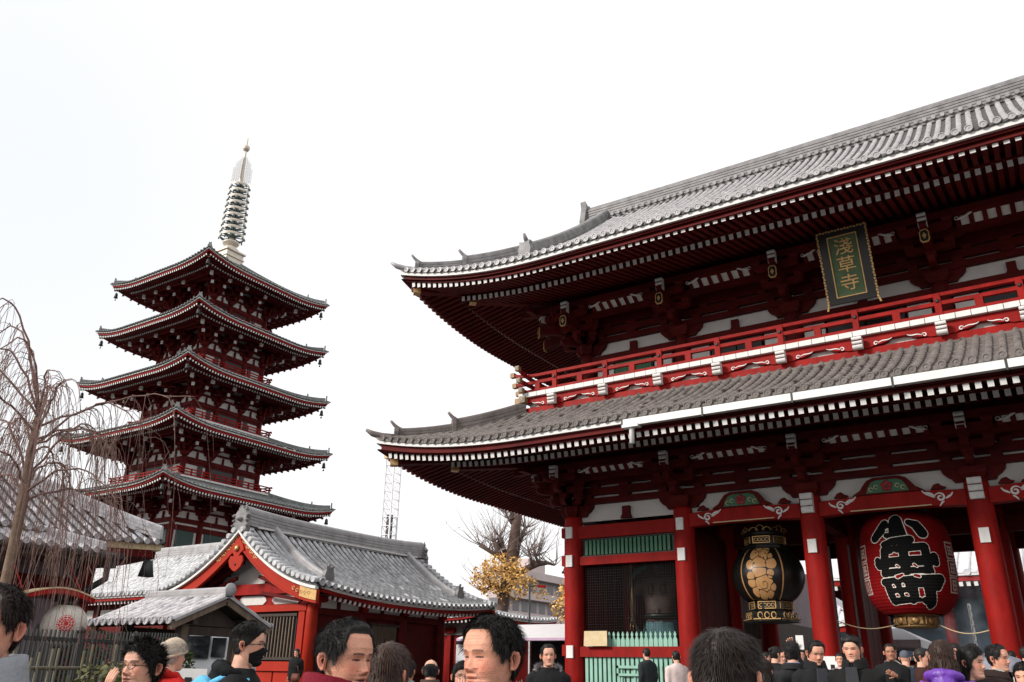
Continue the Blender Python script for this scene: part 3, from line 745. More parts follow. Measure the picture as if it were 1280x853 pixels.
# main ridge, descending ridges, gables
zr = R2.z(9, R2.run)
pts = [(GCX-11.6+23.2*i/40, GM, zr-.20+.06*abs(i/20-1)**3) for i in range(41)]
mb = MB(); mb.sweep(pts, [(-x, z) for x, z in reversed(ridge_prof(.60, .95, 6))]); rg = gp(mb, 'main_ridge', RIDGE)
mb = MB()
for sgn in (-1,):
    for i in range(78):      # row of small round tiles at the foot of the ridge
        x = GCX-11.3+.294*i; z = zr-.12
        mb.tube([(x, GM-.30, z+.10), (x, GM-.44, z+.06)], .075, 8)
mb.build('ridge_foot_tiles', GTILE, rg, kind='stuff')
for s in (-1, 1):
    mb = MB(); x = GCX+s*11.62; z = zr-.14
    mb.prism([(-.45, -.3), (.45, -.3), (.52, .1), (.42, .5), (.34, .85), (.4, 1.15), (.16, 1.02), (0, 1.08), (-.16, 1.02), (-.4, 1.15), (-.34, .85), (-.42, .5), (-.52, .1)], (x-.1, GM, z), (0,1,0), (0,0,1), .26)
    mb.build('ridge_end_ornament', RIDGE, rg)
    for face_s in (-1, 1):
        pts = []
        for i in range(13):
            u = 2.05+(R2.run-2.05-.3)*i/12; z = R2.z(4.3, u); pts.append((GCX+s*10.55, GM+face_s*(R2.hy-u), z))
        mb = MB(); mb.sweep(pts, ridge_prof(.42, .58)); dr = gp(mb, 'descending_ridge', RIDGE)
        p = Vector(pts[0]); mb = MB()
        mb.prism([(-.22, -.05), (.22, -.05), (.27, .22), (.2, .42), (.24, .55), (.08, .5), (-.08, .5), (-.24, .55), (-.2, .42), (-.27, .22)], p+Vector((0, face_s*.02, 0)), (-face_s,0,0), (0,0,1), .2)
        mb.tube([p+Vector((0, -face_s*.1, .52)), p+Vector((0, face_s*.12, .66)), p+Vector((0, face_s*.26, .84))], [.10, .09, .05], 8)
        mb.build('ridge_end_tile', RIDGE, dr)
    # gable wall and bargeboards
    x = GCX+s*10.2; poly = [(k, R2.z(9, R2.run-abs(k))-.35-zr) for k in (-4.0, 4.0, 3.0, 2.0, 1.0, 0, -1.0, -2.0, -3.0)]
    mb = MB(); mb.prism(poly, (x-.05, GM, zr), (0,1,0), (0,0,1), .1); gp(mb, 'gable_wall', PLAST)
    for fs in (-1, 1):
        pts = []
        for i in range(13):
            u = 3.2+(R2.run-3.2)*i/12; pts.append((GCX+s*11.0, GM+fs*(R2.hy-u), R2.z(4.3, u)-.3))
        mb = MB(); mb.sweep(pts, box_prof(.12, .5)); gp(mb, 'bargeboard', TIMB)
# underside of the main roof so no light leaks through
mb = MB()
for face in 'fb':
    for i in range(8):
        u0 = 1.2+(R2.run-1.2)*i/8; u1 = 1.2+(R2.run-1.2)*(i+1)/8
        a = R2.cy-R2.hy+u0 if face == 'f' else R2.cy+R2.hy-u0; b = R2.cy-R2.hy+u1 if face == 'f' else R2.cy+R2.hy-u1
        mb.quad((R2.cx-10.8, a, R2.z(9, u0)-.15), (R2.cx+10.8, a, R2.z(9, u0)-.15), (R2.cx+10.8, b, R2.z(9, u1)-.15), (R2.cx-10.8, b, R2.z(9, u1)-.15))
gp(mb, 'roof_boarding', DARKW)
# ================================================================== five storied pagoda
PX, PY = -61.8, 43.7
pag = thing('pagoda', 'five storied red pagoda with grey roofs and a tall ringed spire, behind the halls', 'pagoda', (PX, PY, .45))
PI_ = Matrix.Translation((-PX, -PY, -.45))
def pp(mb, name, mats, parent=None, **kw): return mb.build(name, mats, parent or pag, PI_ if parent is None else None, **kw)
def pe(name):      # a part that carries sub-parts, placed at the pagoda's own origin in world coordinates
    return None
PA = [8.65, 8.15, 7.67, 7.22, 6.95]; PZ = [14.05, 18.95, 23.75, 28.65, 33.35]; PB = [4.05, 3.75, 3.45, 3.15, 2.9]; PBAL = [0, 4.65, 4.2, 3.8, 3.4]; PBZ = [0, 15.5, 20.42, 25.32, 30.02]
FACE_ROT = {'f': 0, 'l': -pi/2, 'r': pi/2, 'b': pi}
def pag_roof(k):
    a, z0 = PA[k], PZ[k]
    if k < 4: ti = PBAL[k+1]-.25; run = a-ti; rise = PBZ[k+1]-.05-z0; pa = .8
    else: ti = 0; run = a; rise = 4.3; pa = .7
    R = Roof(PX, PY, a, a, z0, rise, run, .62, 4.6, pa)
    sheet = MB()
    for face in 'frlb':
        n = 26; st = run/8
        for i in range(n):
            q0 = -a+.05+(2*a-.1)*i/n; q1 = -a+.05+(2*a-.1)*(i+1)/n
            u1 = (R.umax(face, q0)+R.umax(face, q1))/2
            if u1 > .1: R.pan(sheet, face, q0, q1, u1, max(.5, u1/6), sag=.0, lip=.06)
    roof = pp(sheet, 'roof', PTILE)
    rows = MB(); pitch = .36
    for face in 'fr':
        n = int((2*a-.2)/pitch)
        for i in range(n+1):
            q = -a+.1+(2*a-.2)*i/n; u1 = R.umax(face, q)
            if u1 > .2: R.row(rows, face, q, u1, .085, .6, n=5, cap=False); p = R.P(face, q, -.08); rows.lathe([(.10, -.04), (.10, .04)], (p.x, p.y, p.z), 6)
    rows.build('tile_rows', PTILE, roof, kind='stuff')
    rf = MB(); 
    for face in 'frlb':
        for rowi, (i0, i1, zz, sl) in enumerate(((.20, 1.5, z0-.44, .22), (1.30, a-PB[k], z0-.36, .22))):
            sp = .27 if face in 'fr' else .8
            h = a-.45; n = int(2*h/sp)
            for i in range(n+1):
                q = -h+2*h*i/n; c = a-abs(q); e = min(i1, c)
                if e-i0 < .15: continue
                P = []
                for ii in (i0, e):
                    p = R.P(face, q, 0)-R.nrm(face)*ii; p.z = zz+sl*(ii-i0)+R.lf(c)*max(0, 1-ii/4.2); P.append(p)
                d = (P[1]-P[0]).normalized()
                rf.beam(P[0], P[1], .12, .14, 0)
                rf.beam(P[0]-d*.02, P[0]+d*.001, .122, .142, 1)
        for (ia, ib, za) in ((.2, 1.4, z0-.33), (1.25, a-PB[k], z0-.27)):
            m = 24; pr = None
            for j in range(m+1):
                pp_ = []
                for ii in (ia, ib):
                    q = (-1+2*j/m)*(a-ii); c = a-abs(q); p = R.P(face, q, 0)-R.nrm(face)*ii; p.z = za+.22*(ii-ia)+R.lf(c)*max(0, 1-ii/4.2); pp_.append(p)
                if pr: rf.quad(pr[0], pp_[0], pp_[1], pr[1], 0)
                pr = pp_
    rf.build('rafters', [TIMB, WHITE], roof, kind='stuff')
    eb, wf = MB(), MB()
    for face in 'frlb':
        eb.sweep(R.eave_path(face, .24, -.24, 30), box_prof(.14, .20)); wf.sweep(R.eave_path(face, .10, -.12, 30), box_prof(.10, .09))
    eb.build('eave_board', RED, roof); wf.build('white_fascia', WHITE, roof)
    for sx, sy in ((-1,-1),(1,-1),(1,1),(-1,1)):
        pts = []
        for i in range(11):
            u = .35+(run-.4)*i/10; pts.append((PX+sx*(a-u), PY+sy*(a-u), R.z(u, u)))
        mb = MB(); mb.sweep(pts, ridge_prof(.36, .36))
        d = Vector((sx, sy, 0)).normalized(); p = Vector(pts[0])
        for b, w in ((0, .17), (1.7, .2)):
            q = p-d*b; q.z = R.z(.35+b/1.414, .35+b/1.414)
            mb.prism([(-w, 0), (w, 0), (w*1.1, .25), (w*.6, .4), (w*.7, .55), (0, .48), (-w*.7, .55), (-w*.6, .4), (-w*1.1, .25)], q+d*.04, Vector((-d.y, d.x, 0)), (0,0,1), .12)
        mb.build('hip_ridge', PTILE, roof)
        # hip rafter with pale end and wind bell
        mb = MB(); ia = .5; za = z0-.44+R.lf(0)*(1-ia/4.2)
        c = Vector((PX+sx*(a-ia), PY+sy*(a-ia), za)); e = Vector((PX+sx*(a-3.5), PY+sy*(a-3.5), z0-.2))
        mb.beam(c, e, .22, .28, 0); mb.beam(c+d*.03, c-d*.001, .225, .285, 1)
        c2 = c-d*1.2+Vector((0, 0, -.12)); mb.beam(c2, e, .2, .26, 0); mb.beam(c2+d*.03, c2-d*.001, .205, .265, 1)
        mb.build('hip_rafter', [TIMB, WHITE], roof)
        b = MB(); b.lathe([(.02, .0), (.10, -.02), (.13, -.12), (.14, -.32), (.19, -.46), (.17, -.46), (.1, -.2)], (c.x, c.y, c.z-.38), 10)
        b.tube([(c.x, c.y, c.z-.1), (c.x, c.y, c.z-.4)], .018, 5); b.tube([(c.x, c.y, c.z-.8), (c.x, c.y, c.z-1.0)], .02, 5); b.box((c.x-.09, c.y-.01, c.z-1.12), (c.x+.09, c.y+.01, c.z-.98))
        b.build('wind_bell', IRON, roof)
    return R
blk_s = block_mesh(.3, .16, 'bearing_block', TIMB)
def pag_cluster(k):
    mb = MB(); o = (PA[k]-PB[k])*.19; s = 1.0
    mb.add([(sx*w, sy*w, z) for z, w in ((0, .2), (.14, .28), (.3, .28)) for sx, sy in ((-1,-1),(1,-1),(1,1),(-1,1))], [(8,9,10,11)]+[(j+i, j+(i+1)%4, j+4+(i+1)%4, j+4+i) for j in (0,4) for i in range(4)])
    arm_x(mb, 0, 0, .30, 1.15, .2, .18); arm_y(mb, -.8*o, .4, .30, .2, .18)
    arm_x(mb, 0, 0, .66, 1.5, .2, .18); arm_y(mb, -1.6*o, .4, .66, .2, .18); arm_x(mb, 0, -.75*o, .66, 1.1, .2, .18)
    arm_x(mb, 0, -.75*o, 1.0, 1.4, .2, .18); arm_x(mb, 0, -1.5*o, 1.0, 1.2, .2, .18); arm_y(mb, -2.4*o, .4, 1.02, .2, .18)
    arm_x(mb, 0, -2.3*o, 1.3, 1.2, .18, .18)
    mb.beam((0, .3, 1.6), (0, -2.5*o, 1.2), .2, .24)
    for (x, y, z) in [(-.48,0,.5),(.48,0,.5),(0,-.7*o,.5),(-.62,0,.86),(.62,0,.86),(-.45,-.75*o,.86),(.45,-.75*o,.86),(0,-1.5*o,.86),(-.5,-1.5*o,1.2),(.5,-1.5*o,1.2)]:
        mb.cbox((x, y, z+.07), (.24, .24, .15))
    ns = MB(); ns.box((-.13, -2.5*o-.14, 1.02), (.13, -2.5*o+.06, 1.40)); n2 = MB(); n2.box((-.12, -1.62*o-.1, .64), (.12, -1.62*o, .9))
    return mb.mesh('bracket_cluster', TIMB), ns.mesh('white_nose', WHITE), n2.mesh('white_nose', WHITE)
for k in range(5):
    R = pag_roof(k); b = PB[k]; zt = PZ[k]-1.55; zb = PBZ[k] if k else 6.0
    core = MB(); core.box((PX-b+.08, PY-b+.08, zb), (PX+b-.08, PY+b-.08, PZ[k]+.6)); st = pp(core, 'storey_wall', PLAST)
    cm, nm, nm2 = pag_cluster(k)
    col = MB(); col.lathe([(.22, zb-zt), (.22, -.3), (.19, 0)], n=12); colm = col.mesh('column', TIMB)
    for face, rz in FACE_ROT.items():
        F = T(PX, PY, 0, rz)
        for t in (-1, -.36, .36):
            M = F @ Matrix.Translation((t*b, -b, zt))
            link('column', colm, st, M)
            c = link('bracket_cluster', cm, pag, PI_ @ M)
            link('white_nose', nm, c); link('white_nose', nm2, c)
        Mc = F @ Matrix.Translation((-b, -b, zt)) @ Matrix.Rotation(-pi/4, 4, 'Z') @ Matrix.Diagonal((1, 1.35, 1, 1))
        c = link('bracket_cluster', cm, pag, PI_ @ Mc); link('white_nose', nm, c); link('white_nose', nm2, c)
        mb = MB()
        mb.box((-b, -b-.1, zt-.42), (b, -b+.1, zt-.08)); mb.box((-b, -b-.08, zt+.50), (b, -b+.1, zt+.66)); mb.box((-b, -b-.06, zt+.98), (b, -b+.1, PZ[k]-.1))
        for t in (-.68, 0, .68):      # white-sided struts
            mb.prism([(-.1, 0), (.1, 0), (.07, .15), (.07, .5), (-.07, .5), (-.07, .15)], (t*b, -b+.06, zt-.06), (1,0,0), (0,0,1), .12)
        if k == 0: mb.box((-b, -b-.12, zt-1.0), (b, -b+.1, zt-.62)); mb.box((-b, -b-.12, zb), (b, -b+.1, zb+2.2))
        else:
            mb.box((-b, -b-.05, zt-.62), (b, -b+.1, zt-.45))
            dk = MB(); dk.box((-.34*b, -b-.03, zb+.1), (.34*b, -b+.05, zt-.62)); dk.box((-.62*b, -b-.02, zb+.1), (-.5*b, -b+.05, zt-.62)); dk.box((.5*b, -b-.02, zb+.1), (.62*b, -b+.05, zt-.62)); link('shaded_door', dk.mesh('shaded_door', BLACK), st, F)  # black door panels and side strips paint the shade behind the railing
        mm = mb.mesh('wall_beams', TIMB); link('wall_beams', mm, st, F)
        w = MB()
        if k == 0:
            for ta, tb in ((-1, -.36), (-.36, .36), (.36, 1)):
                w.box((ta*b+.5, -b-.02, zb+2.2), (tb*b-.5, -b+.06, zt-1.0))
            link('window', w.mesh('window', mat('dark_green_shutter', (.02, .06, .05), .5) if 'dark_green_shutter' not in MATS else MATS['dark_green_shutter']), st, F)
        pu = MB(); d = (PA[k]-b)*.19*2.35; pu.box((-b-d, -b-d-.1, PZ[k]-.28), (b+d, -b-d+.1, PZ[k]-.10)); pu.box((-b-d*.6, -b-d*.62-.1, PZ[k]-.2), (b+d*.6, -b-d*.62+.1, PZ[k]+.05))
        link('purlin', pu.mesh('purlin', TIMB), st, F)
    if k:
        B = PBAL[k]; z = PBZ[k]
        fl = MB(); fl.box((PX-B, PY-B, z-.02), (PX+B, PY+B, z+.12), 0); fl.box((PX-B+.06, PY-B+.06, z-.35), (PX+B-.06, PY+B-.06, z-.022), 1)
        bal = pp(fl, 'balcony', [WHITE, TIMB])
        for face, rz in FACE_ROT.items():
            r = MB()
            for zz, h, ex in ((z+.22, .09, .1), (z+.46, .08, .2), (z+.68, .09, .3)): r.box((-B-ex+.1, -B+.06, zz-h/2), (B+ex-.1, -B+.15, zz+h/2))
            n = max(5, int(2*B/1.15))
            for i in range(n+1):
                x = -B+.1+(2*B-.2)*i/n; r.box((x-.055, -B+.05, z+.12), (x+.055, -B+.16, z+.725))
            link('railing', r.mesh('railing', RED), bal, T(PX, PY, 0, rz))
# base building of the pagoda (mostly hidden behind the halls)
mb = MB(); mb.box((PX-11, PY-11, .3), (PX+11, PY+11, 6.0)); bs = pp(mb, 'base_hall', PLAST)
mb = MB()
for i in range(13): mb.box((PX-11+22*i/12-.2, PY-11.08, .3), (PX-11+22*i/12+.2, PY-10.995, 6.0)); mb.box((PX+10.995, PY-11+22*i/12-.2, .3), (PX+11.08, PY-11+22*i/12+.2, 6.0))
mb.box((PX-11.2, PY-11.2, 6.0), (PX+11.2, PY+11.2, 6.4)); mb.build('base_frame', TIMB, bs)
# spire
mb = MB(); mb.box((PX-.95, PY-.95, 37.1), (PX+.95, PY+.95, 38.15)); mb.box((PX-1.1, PY-1.1, 38.15), (PX+1.1, PY+1.1, 38.3)); mb.box((PX-1.05, PY-1.05, 37.55), (PX+1.05, PY+1.05, 37.65))
sp = pp(mb, 'spire', PALEM)
mb = MB(); mb.lathe([(.9, 38.3), (.86, 38.6), (.6, 38.9), (.3, 39.0), (.35, 39.1), (.75, 39.25), (.8, 39.4), (.3, 39.45)], (PX, PY, 0), 20); mb.build('inverted_bowl', PALEM, sp)
mb = MB(); mb.lathe([(.26, 39.4), (.22, 46.2), (.1, 49.6), (.06, 51.4)], (PX, PY, 0), 10); mb.build('spire_pole', PALEM, sp)
RINGM = mat('ring_bronze', (.10, .13, .125), .5, .3, 6, metal=.3)
for i in range(9):
    z = 40.05+i*.70; r = 1.14-.028*i; mb = MB()
    mb.lathe([(r, z-.13), (r+.03, z), (r, z+.13)], (PX, PY, 0), 28, 0); mb.f = mb.f[:-2]; mb.m = mb.m[:-2]; mb.sm = mb.sm[:-2]
    i0 = len(mb.f); mb.lathe([(r-.05, z+.13), (r-.07, z), (r-.05, z-.13)], (PX, PY, 0), 28, 1); mb.f = mb.f[:-2]; mb.m = mb.m[:-2]; mb.sm = mb.sm[:-2]
    for j in range(28):
        t0, t1 = 2*pi*j/28, 2*pi*(j+1)/28
        for zz in (z+.13, z-.13): mb.quad((PX+r*cos(t0), PY+r*sin(t0), zz), (PX+r*cos(t1), PY+r*sin(t1), zz), (PX+(r-.05)*cos(t1), PY+(r-.05)*sin(t1), zz), (PX+(r-.05)*cos(t0), PY+(r-.05)*sin(t0), zz), 0)
    for j in range(8): t = pi*j/4+.2; mb.beam((PX+.15*cos(t), PY+.15*sin(t), z), (PX+(r-.05)*cos(t), PY+(r-.05)*sin(t), z), .09, .07, 1)
    mb.lathe([(.36, z-.18), (.4, z), (.36, z+.18)], (PX, PY, 0), 14, 1)
    for j in range(8): t = pi*j/4; mb.cbox((PX+(r+.05)*cos(t), PY+(r+.05)*sin(t), z-.22), (.10, .10, .22), 1)
    mb.build('spire_ring', [PALEM, RINGM], sp)
fm = MB()      # openwork flame plates
for j in range(4):
    t = pi/4+pi/2*j; u = Vector((cos(t), sin(t), 0)); c = Vector((PX, PY, 0))
    for a in range(9):
        for b in range(5):
            zz = 46.35+a*.33; rr = .22+b*.2
            if rr > 1.02*(1-((zz-46.3)/3.4)**2.2): continue
            P = [c+u*(rr+.1*cos(s*pi/3+.5*a))+Vector((0,0,zz+.15*sin(s*pi/3+.5*a))) for s in range(7)]
            fm.tube(P, .022, 4, cap=False)
fm.build('spire_flame', PALEM, sp)
mb = MB(); mb.lathe([(.02, -.4), (.26, -.27), (.37, 0), (.28, .25), (.1, .36), (.05, .42)], (PX, PY, 50.2), 14); mb.build('spire_jewel', PALEM, sp)
# ================================================================== halls
def world_parts(root, base):
    Mi = Matrix.Translation((-base[0], -base[1], -base[2]))
    def f(mb, name, mats, parent=None, **kw): return mb.build(name, mats, parent or root, Mi if parent is None else None, **kw)
    def g(name, me, M, parent=None): return link(name, me, parent or root, (Mi @ M) if parent is None else M)
    return f, g
# ---- gabled hall -------------------------------------------------
HX, HY0, HY1, HH = -27.45, 22.1, 33.1, 4.6; HG = .48
hall = thing('gabled_hall', 'red hall with a curved tiled gable roof and white gable trim, left of centre', 'hall', (HX, 27, HG))
hp, hg = world_parts(hall, (HX, 27, HG))
HR = Roof(HX, (HY0+HY1)/2, HH, (HY1-HY0)/2, 4.15, 2.62, HH, .30, 5.0, .40)
sheet = MB()
for face in 'lr':
    h = HR.half(face); n = int(2*h/.33); qs = [-h+2*h*i/n for i in range(n+1)]
    for i, q in enumerate(qs):
        if face == 'r' or q > -99:
            mb = MB(); HR.row(mb, face, q, HR.run, .095 if 0 < i < n else .12, .30); hp(mb, 'cover_tile_row', HTILE if face == 'r' else HTILE)
    for a, b in zip(qs[:-1], qs[1:]): HR.pan(sheet, face, a, b, HR.run, .30, sag=.05)
hp(sheet, 'pan_tiles', HDARK, kind='stuff')
bd = MB()
for face in 'lr':
    for j in range(10):
        u0, u1 = HR.run*j/10, HR.run*(j+1)/10; h = HR.half(face)-.05
        A = [HR.P(face, s*h, u, -.14) for s, u in ((-1, u0), (1, u0), (1, u1), (-1, u1))]
        for p, q in zip(A, (u0, u0, u1, u1)): p.z = HR.z(9, q)-.14
        bd.quad(*A)
hp(bd, 'roof_boarding', DARKW)
# verge: short tiles, white edge strip, red bargeboard
zr = HR.z(9, HR.run)
VT = MB(); VT.tube([(0, -.26, 0), (0, .30, .02)], .105, 10); VT_me = VT.mesh('verge_tile', HTILE)
for yv, sy in ((HY0, 1), (HY1, -1)):
    for s in (-1, 1):
        face = 'r' if s > 0 else 'l'
        prof = [(HX+s*(HH-u), HR.z(9, u)+HR.lf(0)*max(0, 1-u/4.5)**1.3) for u in [HR.run*i/16 for i in range(17)]]
        for i in range(17):
            u = .1+(HR.run-.35)*i/16; x = HX+s*(HH-u); z = HR.z(0, u)+.06
            hg('verge_tile', VT_me, T(x, yv+sy*(-.05), z) @ Matrix.Rotation(0 if sy > 0 else pi, 4, 'Z'))
        for nm, dz, w, hh, off, m in (('verge_white_strip', -.20, .16, .10, -.16, WHITE), ('bargeboard', -.46, .12, .42, -.06, ORED), ('bargeboard_lip', -.70, .15, .08, -.07, ORED), ('verge_underboard', -.12, .4, .10, .06, HDARK)):
            pts = [(x, yv+sy*off, z+dz) for x, z in prof]
            mb = MB(); mb.sweep(pts, box_prof(w, hh)); hp(mb, nm, m)
        # gilt end plate with scroll relief
        x0, z0_ = prof[1]; mb = MB()
        pl = [(prof[i][0], prof[i][1]-.27) for i in (0, 1, 2, 3)]; pb = [(prof[i][0], prof[i][1]-.64) for i in (3, 2, 1, 0)]
        poly = [(a-HX, b) for a, b in pl+pb]
        mb.prism(poly if s*sy > 0 else poly[::-1], (HX, yv-sy*.135, 0), (1,0,0), (0,0,1), .03*(1 if s*sy < 0 else -1)*-1)
        for q in range(5):
            c = (x0-s*(.1+.2*q), yv-sy*.17, z0_-.42+.03*q*q*.4); ribbon(mb, [(c[0]+.09*exp(-.15*t)*cos(t), c[1], c[2]+.09*exp(-.15*t)*sin(t)) for t in [k*.6 for k in range(12)]], .025, (0,-sy,0), .012)
        hp(mb, 'gilt_plate', GOLD)
    # pendant and gilt apex
    mb = MB(); g_ = [(-.10, .55), (.10, .55), (.30, .30), (.40, .12), (.22, .0), (.13, -.12), (.34, -.10), (.42, -.30), (.32, -.52), (.12, -.66), (0, -.70), (-.12, -.66), (-.32, -.52), (-.42, -.30), (-.34, -.10), (-.13, -.12), (-.22, 0), (-.40, .12), (-.30, .30)]
    if sy > 0:
        mb.prism(g_, (HX, yv-.10, 5.72), (1,0,0), (0,0,1), .08); pd = hp(mb, 'gable_pendant', ORED)
        mb = MB(); mb.lathe([(.001, .0), (.10, .01), (.13, .04), (.05, .09), (.001, .10)], n=12); hg('gilt_boss', mb.mesh('gilt_boss', GOLD), T(HX, yv-.18, 5.90) @ Matrix.Rotation(pi/2, 4, 'X'))
        mb = MB(); mb.lathe([(.001, .0), (.05, .01), (.03, .04), (.001, .045)], n=10); hg('iron_stud', mb.mesh('iron_stud', IRON), T(HX, yv-.18, 5.28) @ Matrix.Rotation(pi/2, 4, 'X'))
        for s in (-1, 1):
            mb = MB()
            for q in range(9):
                t_ = q/8; u = HR.run-.15-1.0*t_; c = (HX+s*(HH-u), yv-.125, HR.z(9, u)-.30-.08*(q % 2))
                r = .085; ribbon(mb, [(c[0]+r*exp(-.12*t)*cos(t), c[1], c[2]+r*exp(-.12*t)*sin(t)) for t in [k*.6 for k in range(12)]], .03, (0,-1,0), .014)
            hp(mb, 'gilt_filigree', GOLD)
# ridge with ornaments, descending ridges
mb = MB(); mb.sweep([(HX, HY0-.05+(HY1-HY0+.1)*i/24, zr-.1+.16*abs(i/12-1)**3) for i in range(25)], ridge_prof(.50, .78, 5)); rg = hp(mb, 'main_ridge', GTILE)
mb = MB()
for s in (-1, 1): mb.box((HX+s*.27-.02, HY0+.5, zr-.02), (HX+s*.27+.02, HY1-.5, zr+.05))
mb.build('ridge_white_line', WHITE, rg)
for y in (HY0-.12, HY1+.12):
    mb = MB(); zr_k = zr; k7 = .74
    mb.prism([(-.5, -.32), (.5, -.32), (.56, .1), (.42, .35), (.48, .62), (.3, .82), (.1, .95), (0, 1.12), (-.1, .95), (-.3, .82), (-.48, .62), (-.42, .35), (-.56, .1)], (HX, y+.1, zr), (1,0,0), (0,0,1), .2)
    mb.lathe([(.02, -.12), (.17, -.05), (.2, .05), (.12, .12), (.02, .14)], (HX, y-.1, zr+.35), 10)
    for s in (-1, 1):
        for q in range(4): mb.lathe([(.02, -.1), (.12, 0), (.02, .1)], (HX+s*(.5+.05*(q % 2)), y-.08, zr-.25+.27*q), 8)
    for s in (-1, 1): mb.tube([(HX+s*.1, y, zr+.7), (HX+s*.28, y, zr+.95), (HX+s*.22, y, zr+1.15)], [.09, .07, .03], 6)
    mb.v = [(HX+(a-HX)*k7, b_, zr+(c_-zr)*k7) for a, b_, c_ in mb.v]; mb.build('ridge_end_ornament', RIDGE, rg)
for yy in (HY0+1.5, HY1-1.1):
    for s in (-1, 1):
        pts = []
        for i in range(13):
            u = 1.35+(HR.run-1.35-.15)*i/12; pts.append((HX+s*(HH-u), yy, HR.z(9, u)+.02))
        mb = MB(); mb.sweep(pts, ridge_prof(.32, .40, 3)); dr = hp(mb, 'descending_ridge', GTILE)
        p = Vector(pts[0]); mb = MB(); mb.prism([(-.2, -.02), (.2, -.02), (.26, .25), (.18, .46), (.2, .62), (0, .55), (-.2, .62), (-.18, .46), (-.26, .25)], p+Vector((s*.12, 0, 0)), (0,s,0), (0,0,1), .14)
        mb.tube([p+Vector((0, 0, .45)), p+Vector((s*.14, 0, .56)), p+Vector((s*.22, 0, .72))], [.09, .08, .05], 7); mb.build('ridge_end_tile', RIDGE, dr)
# right and left eaves
rf = MB(); rf.box((-.055, 0, -.065), (.055, 1, .065), 0); rf.box((-.056, -.02, -.066), (.056, .0005, .066), 1); rf_me = rf.mesh('rafter', [RED, WHITE])
for s in (-1, 1):
    for i in range(37):
        y = HY0+.75+i*.265; lf = HR.lf(min(y-HY0, HY1-y))
        hg('rafter', rf_me, dirM((HX+s*(HH-.22), y, 3.78+lf), (HX+s*3.4, y, 4.25)))
    face = 'r' if s > 0 else 'l'
    for nm, ins, dz, w, hh, m in (('white_fascia', .10, -.13, .12, .10, WHITE), ('eave_board', .16, -.25, .12, .14, RED)):
        mb = MB(); mb.sweep(HR.eave_path(face, ins, dz, 30), box_prof(w, hh)); hp(mb, nm, m)
# walls
HWX, HWY0, HWY1 = -24.05, 23.0, 30.7; HWL = 2*HX-HWX
mb = MB(); mb.box((HWL+.1, HWY0+.1, HG-.3), (HWX-.1, HWY1-.1, 4.35)); hp(mb, 'wall', TIMB)  # side wall in the darker red: its eave shade is in the colour
gpoly = [(-3.3, 4.2), (3.3, 4.2), (2.2, 4.75), (1.0, 5.7), (.1, 6.5), (-.1, 6.5), (-1.0, 5.7), (-2.2, 4.75)]
mb = MB(); mb.prism(gpoly, (HX, HWY0+.2, 0), (1,0,0), (0,0,1), .1); hp(mb, 'gable_plaster', PLAST)
cm = MB(); cm.lathe([(.22, HG-.3), (.22, 3.5), (.2, 3.75)], n=16); cme = cm.mesh('column', ORED); cm2 = cm.mesh('column', TIMB)
for x in (HWL, HX, HWX):
    if x != HX: hg('column', cme, T(x, HWY0, 0))
for y in (25.6, 28.1, HWY1): hg('column', cm2, T(HWX, y, 0)); hg('column', cme, T(HWL, y, 0))
def hb(name, lo, hi, m, parent=None): mb = MB(); mb.box(lo, hi); return hp(mb, name, m, parent)
hb('gable_tie_beam', (HX-3.1, HWY0-.16, 4.22), (HX+3.1, HWY0+.15, 4.62), RED)
hb('lintel', (HWL+.2, HWY0-.15, 3.56), (HWX-.2, HWY0+.12, 3.80), ORED)
hb('king_post', (HX+.65, HWY0-.05, 4.62), (HX+.95, HWY0+.12, 5.2), REDD)
for s in (-1, 1):
    for q in range(6):
        x = HX+s*(.45+.42*q); zt_ = HR.z(9, HH-(abs(x-HX)))-.35
        mb = MB(); mb.beam((x, HY0+.1, zt_), (x, HWY0+.1, zt_), .14, .14); hp(mb, 'purlin_end', REDD)
    for q in range(4):
        mb = MB(); x = HX+s*(.1+.28*q); mb.beam((x, HWY0-.35, 6.1-.62*q), (x+s*2.2, HWY0-.35, 4.75-.28*q), .12, .12); hp(mb, 'gable_rafter', REDD)
    hb('white_end', (HX+s*3.25-.12, HWY0-.35, 4.18), (HX+s*3.25+.12, HWY0-.2, 4.55), WHITE)
# hexagonal plaster panels between struts
for i, xc in enumerate((HX-2.2, HX-.0-.02, HX+1.9)):
    w = .80; mb = MB(); mb.prism([(-w, 0), (-w+.18, -.14), (w-.18, -.14), (w, 0), (w-.05, .10), (w-.2, .20), (-w+.2, .20), (-w+.05, .10)], (xc, HWY0+.08, 3.98), (1,0,0), (0,0,1), .06); hp(mb, 'plaster_panel', PLAST)
hb('panel_back', (HWL+.2, HWY0+.06, 3.8), (HWX-.2, HWY0+.095, 4.22), RED)
def lattice_window(face, a, b, z0, z1, n):
    if face == 'f': w = hb('window', (a, HWY0-.02, z0), (b, HWY0+.098, z1), BLACK)
    else: w = hb('window', (HWX-.098, a, z0), (HWX+.02, b, z1), BLACK)
    L = b-a
    for i in range(n):
        t = a+.14+(L-.28)*i/(n-1)
        mb = MB()
        if face == 'f': mb.box((t-.022, HWY0-.085, z0+.06), (t+.022, HWY0-.021, z1-.06))
        else: mb.box((HWX+.021, t-.022, z0+.06), (HWX+.085, t+.022, z1-.06))
        hp(mb, 'lattice_bar', WOOD)
    for zz in (z0, z1-.08):
        mb = MB(); 
        if face == 'f': mb.box((a-.06, HWY0-.12, zz-.02), (b+.06, HWY0-.015, zz+.08))
        else: mb.box((HWX+.015, a-.06, zz-.02), (HWX+.12, b+.06, zz+.08))
        hp(mb, 'window_frame', DARKW)
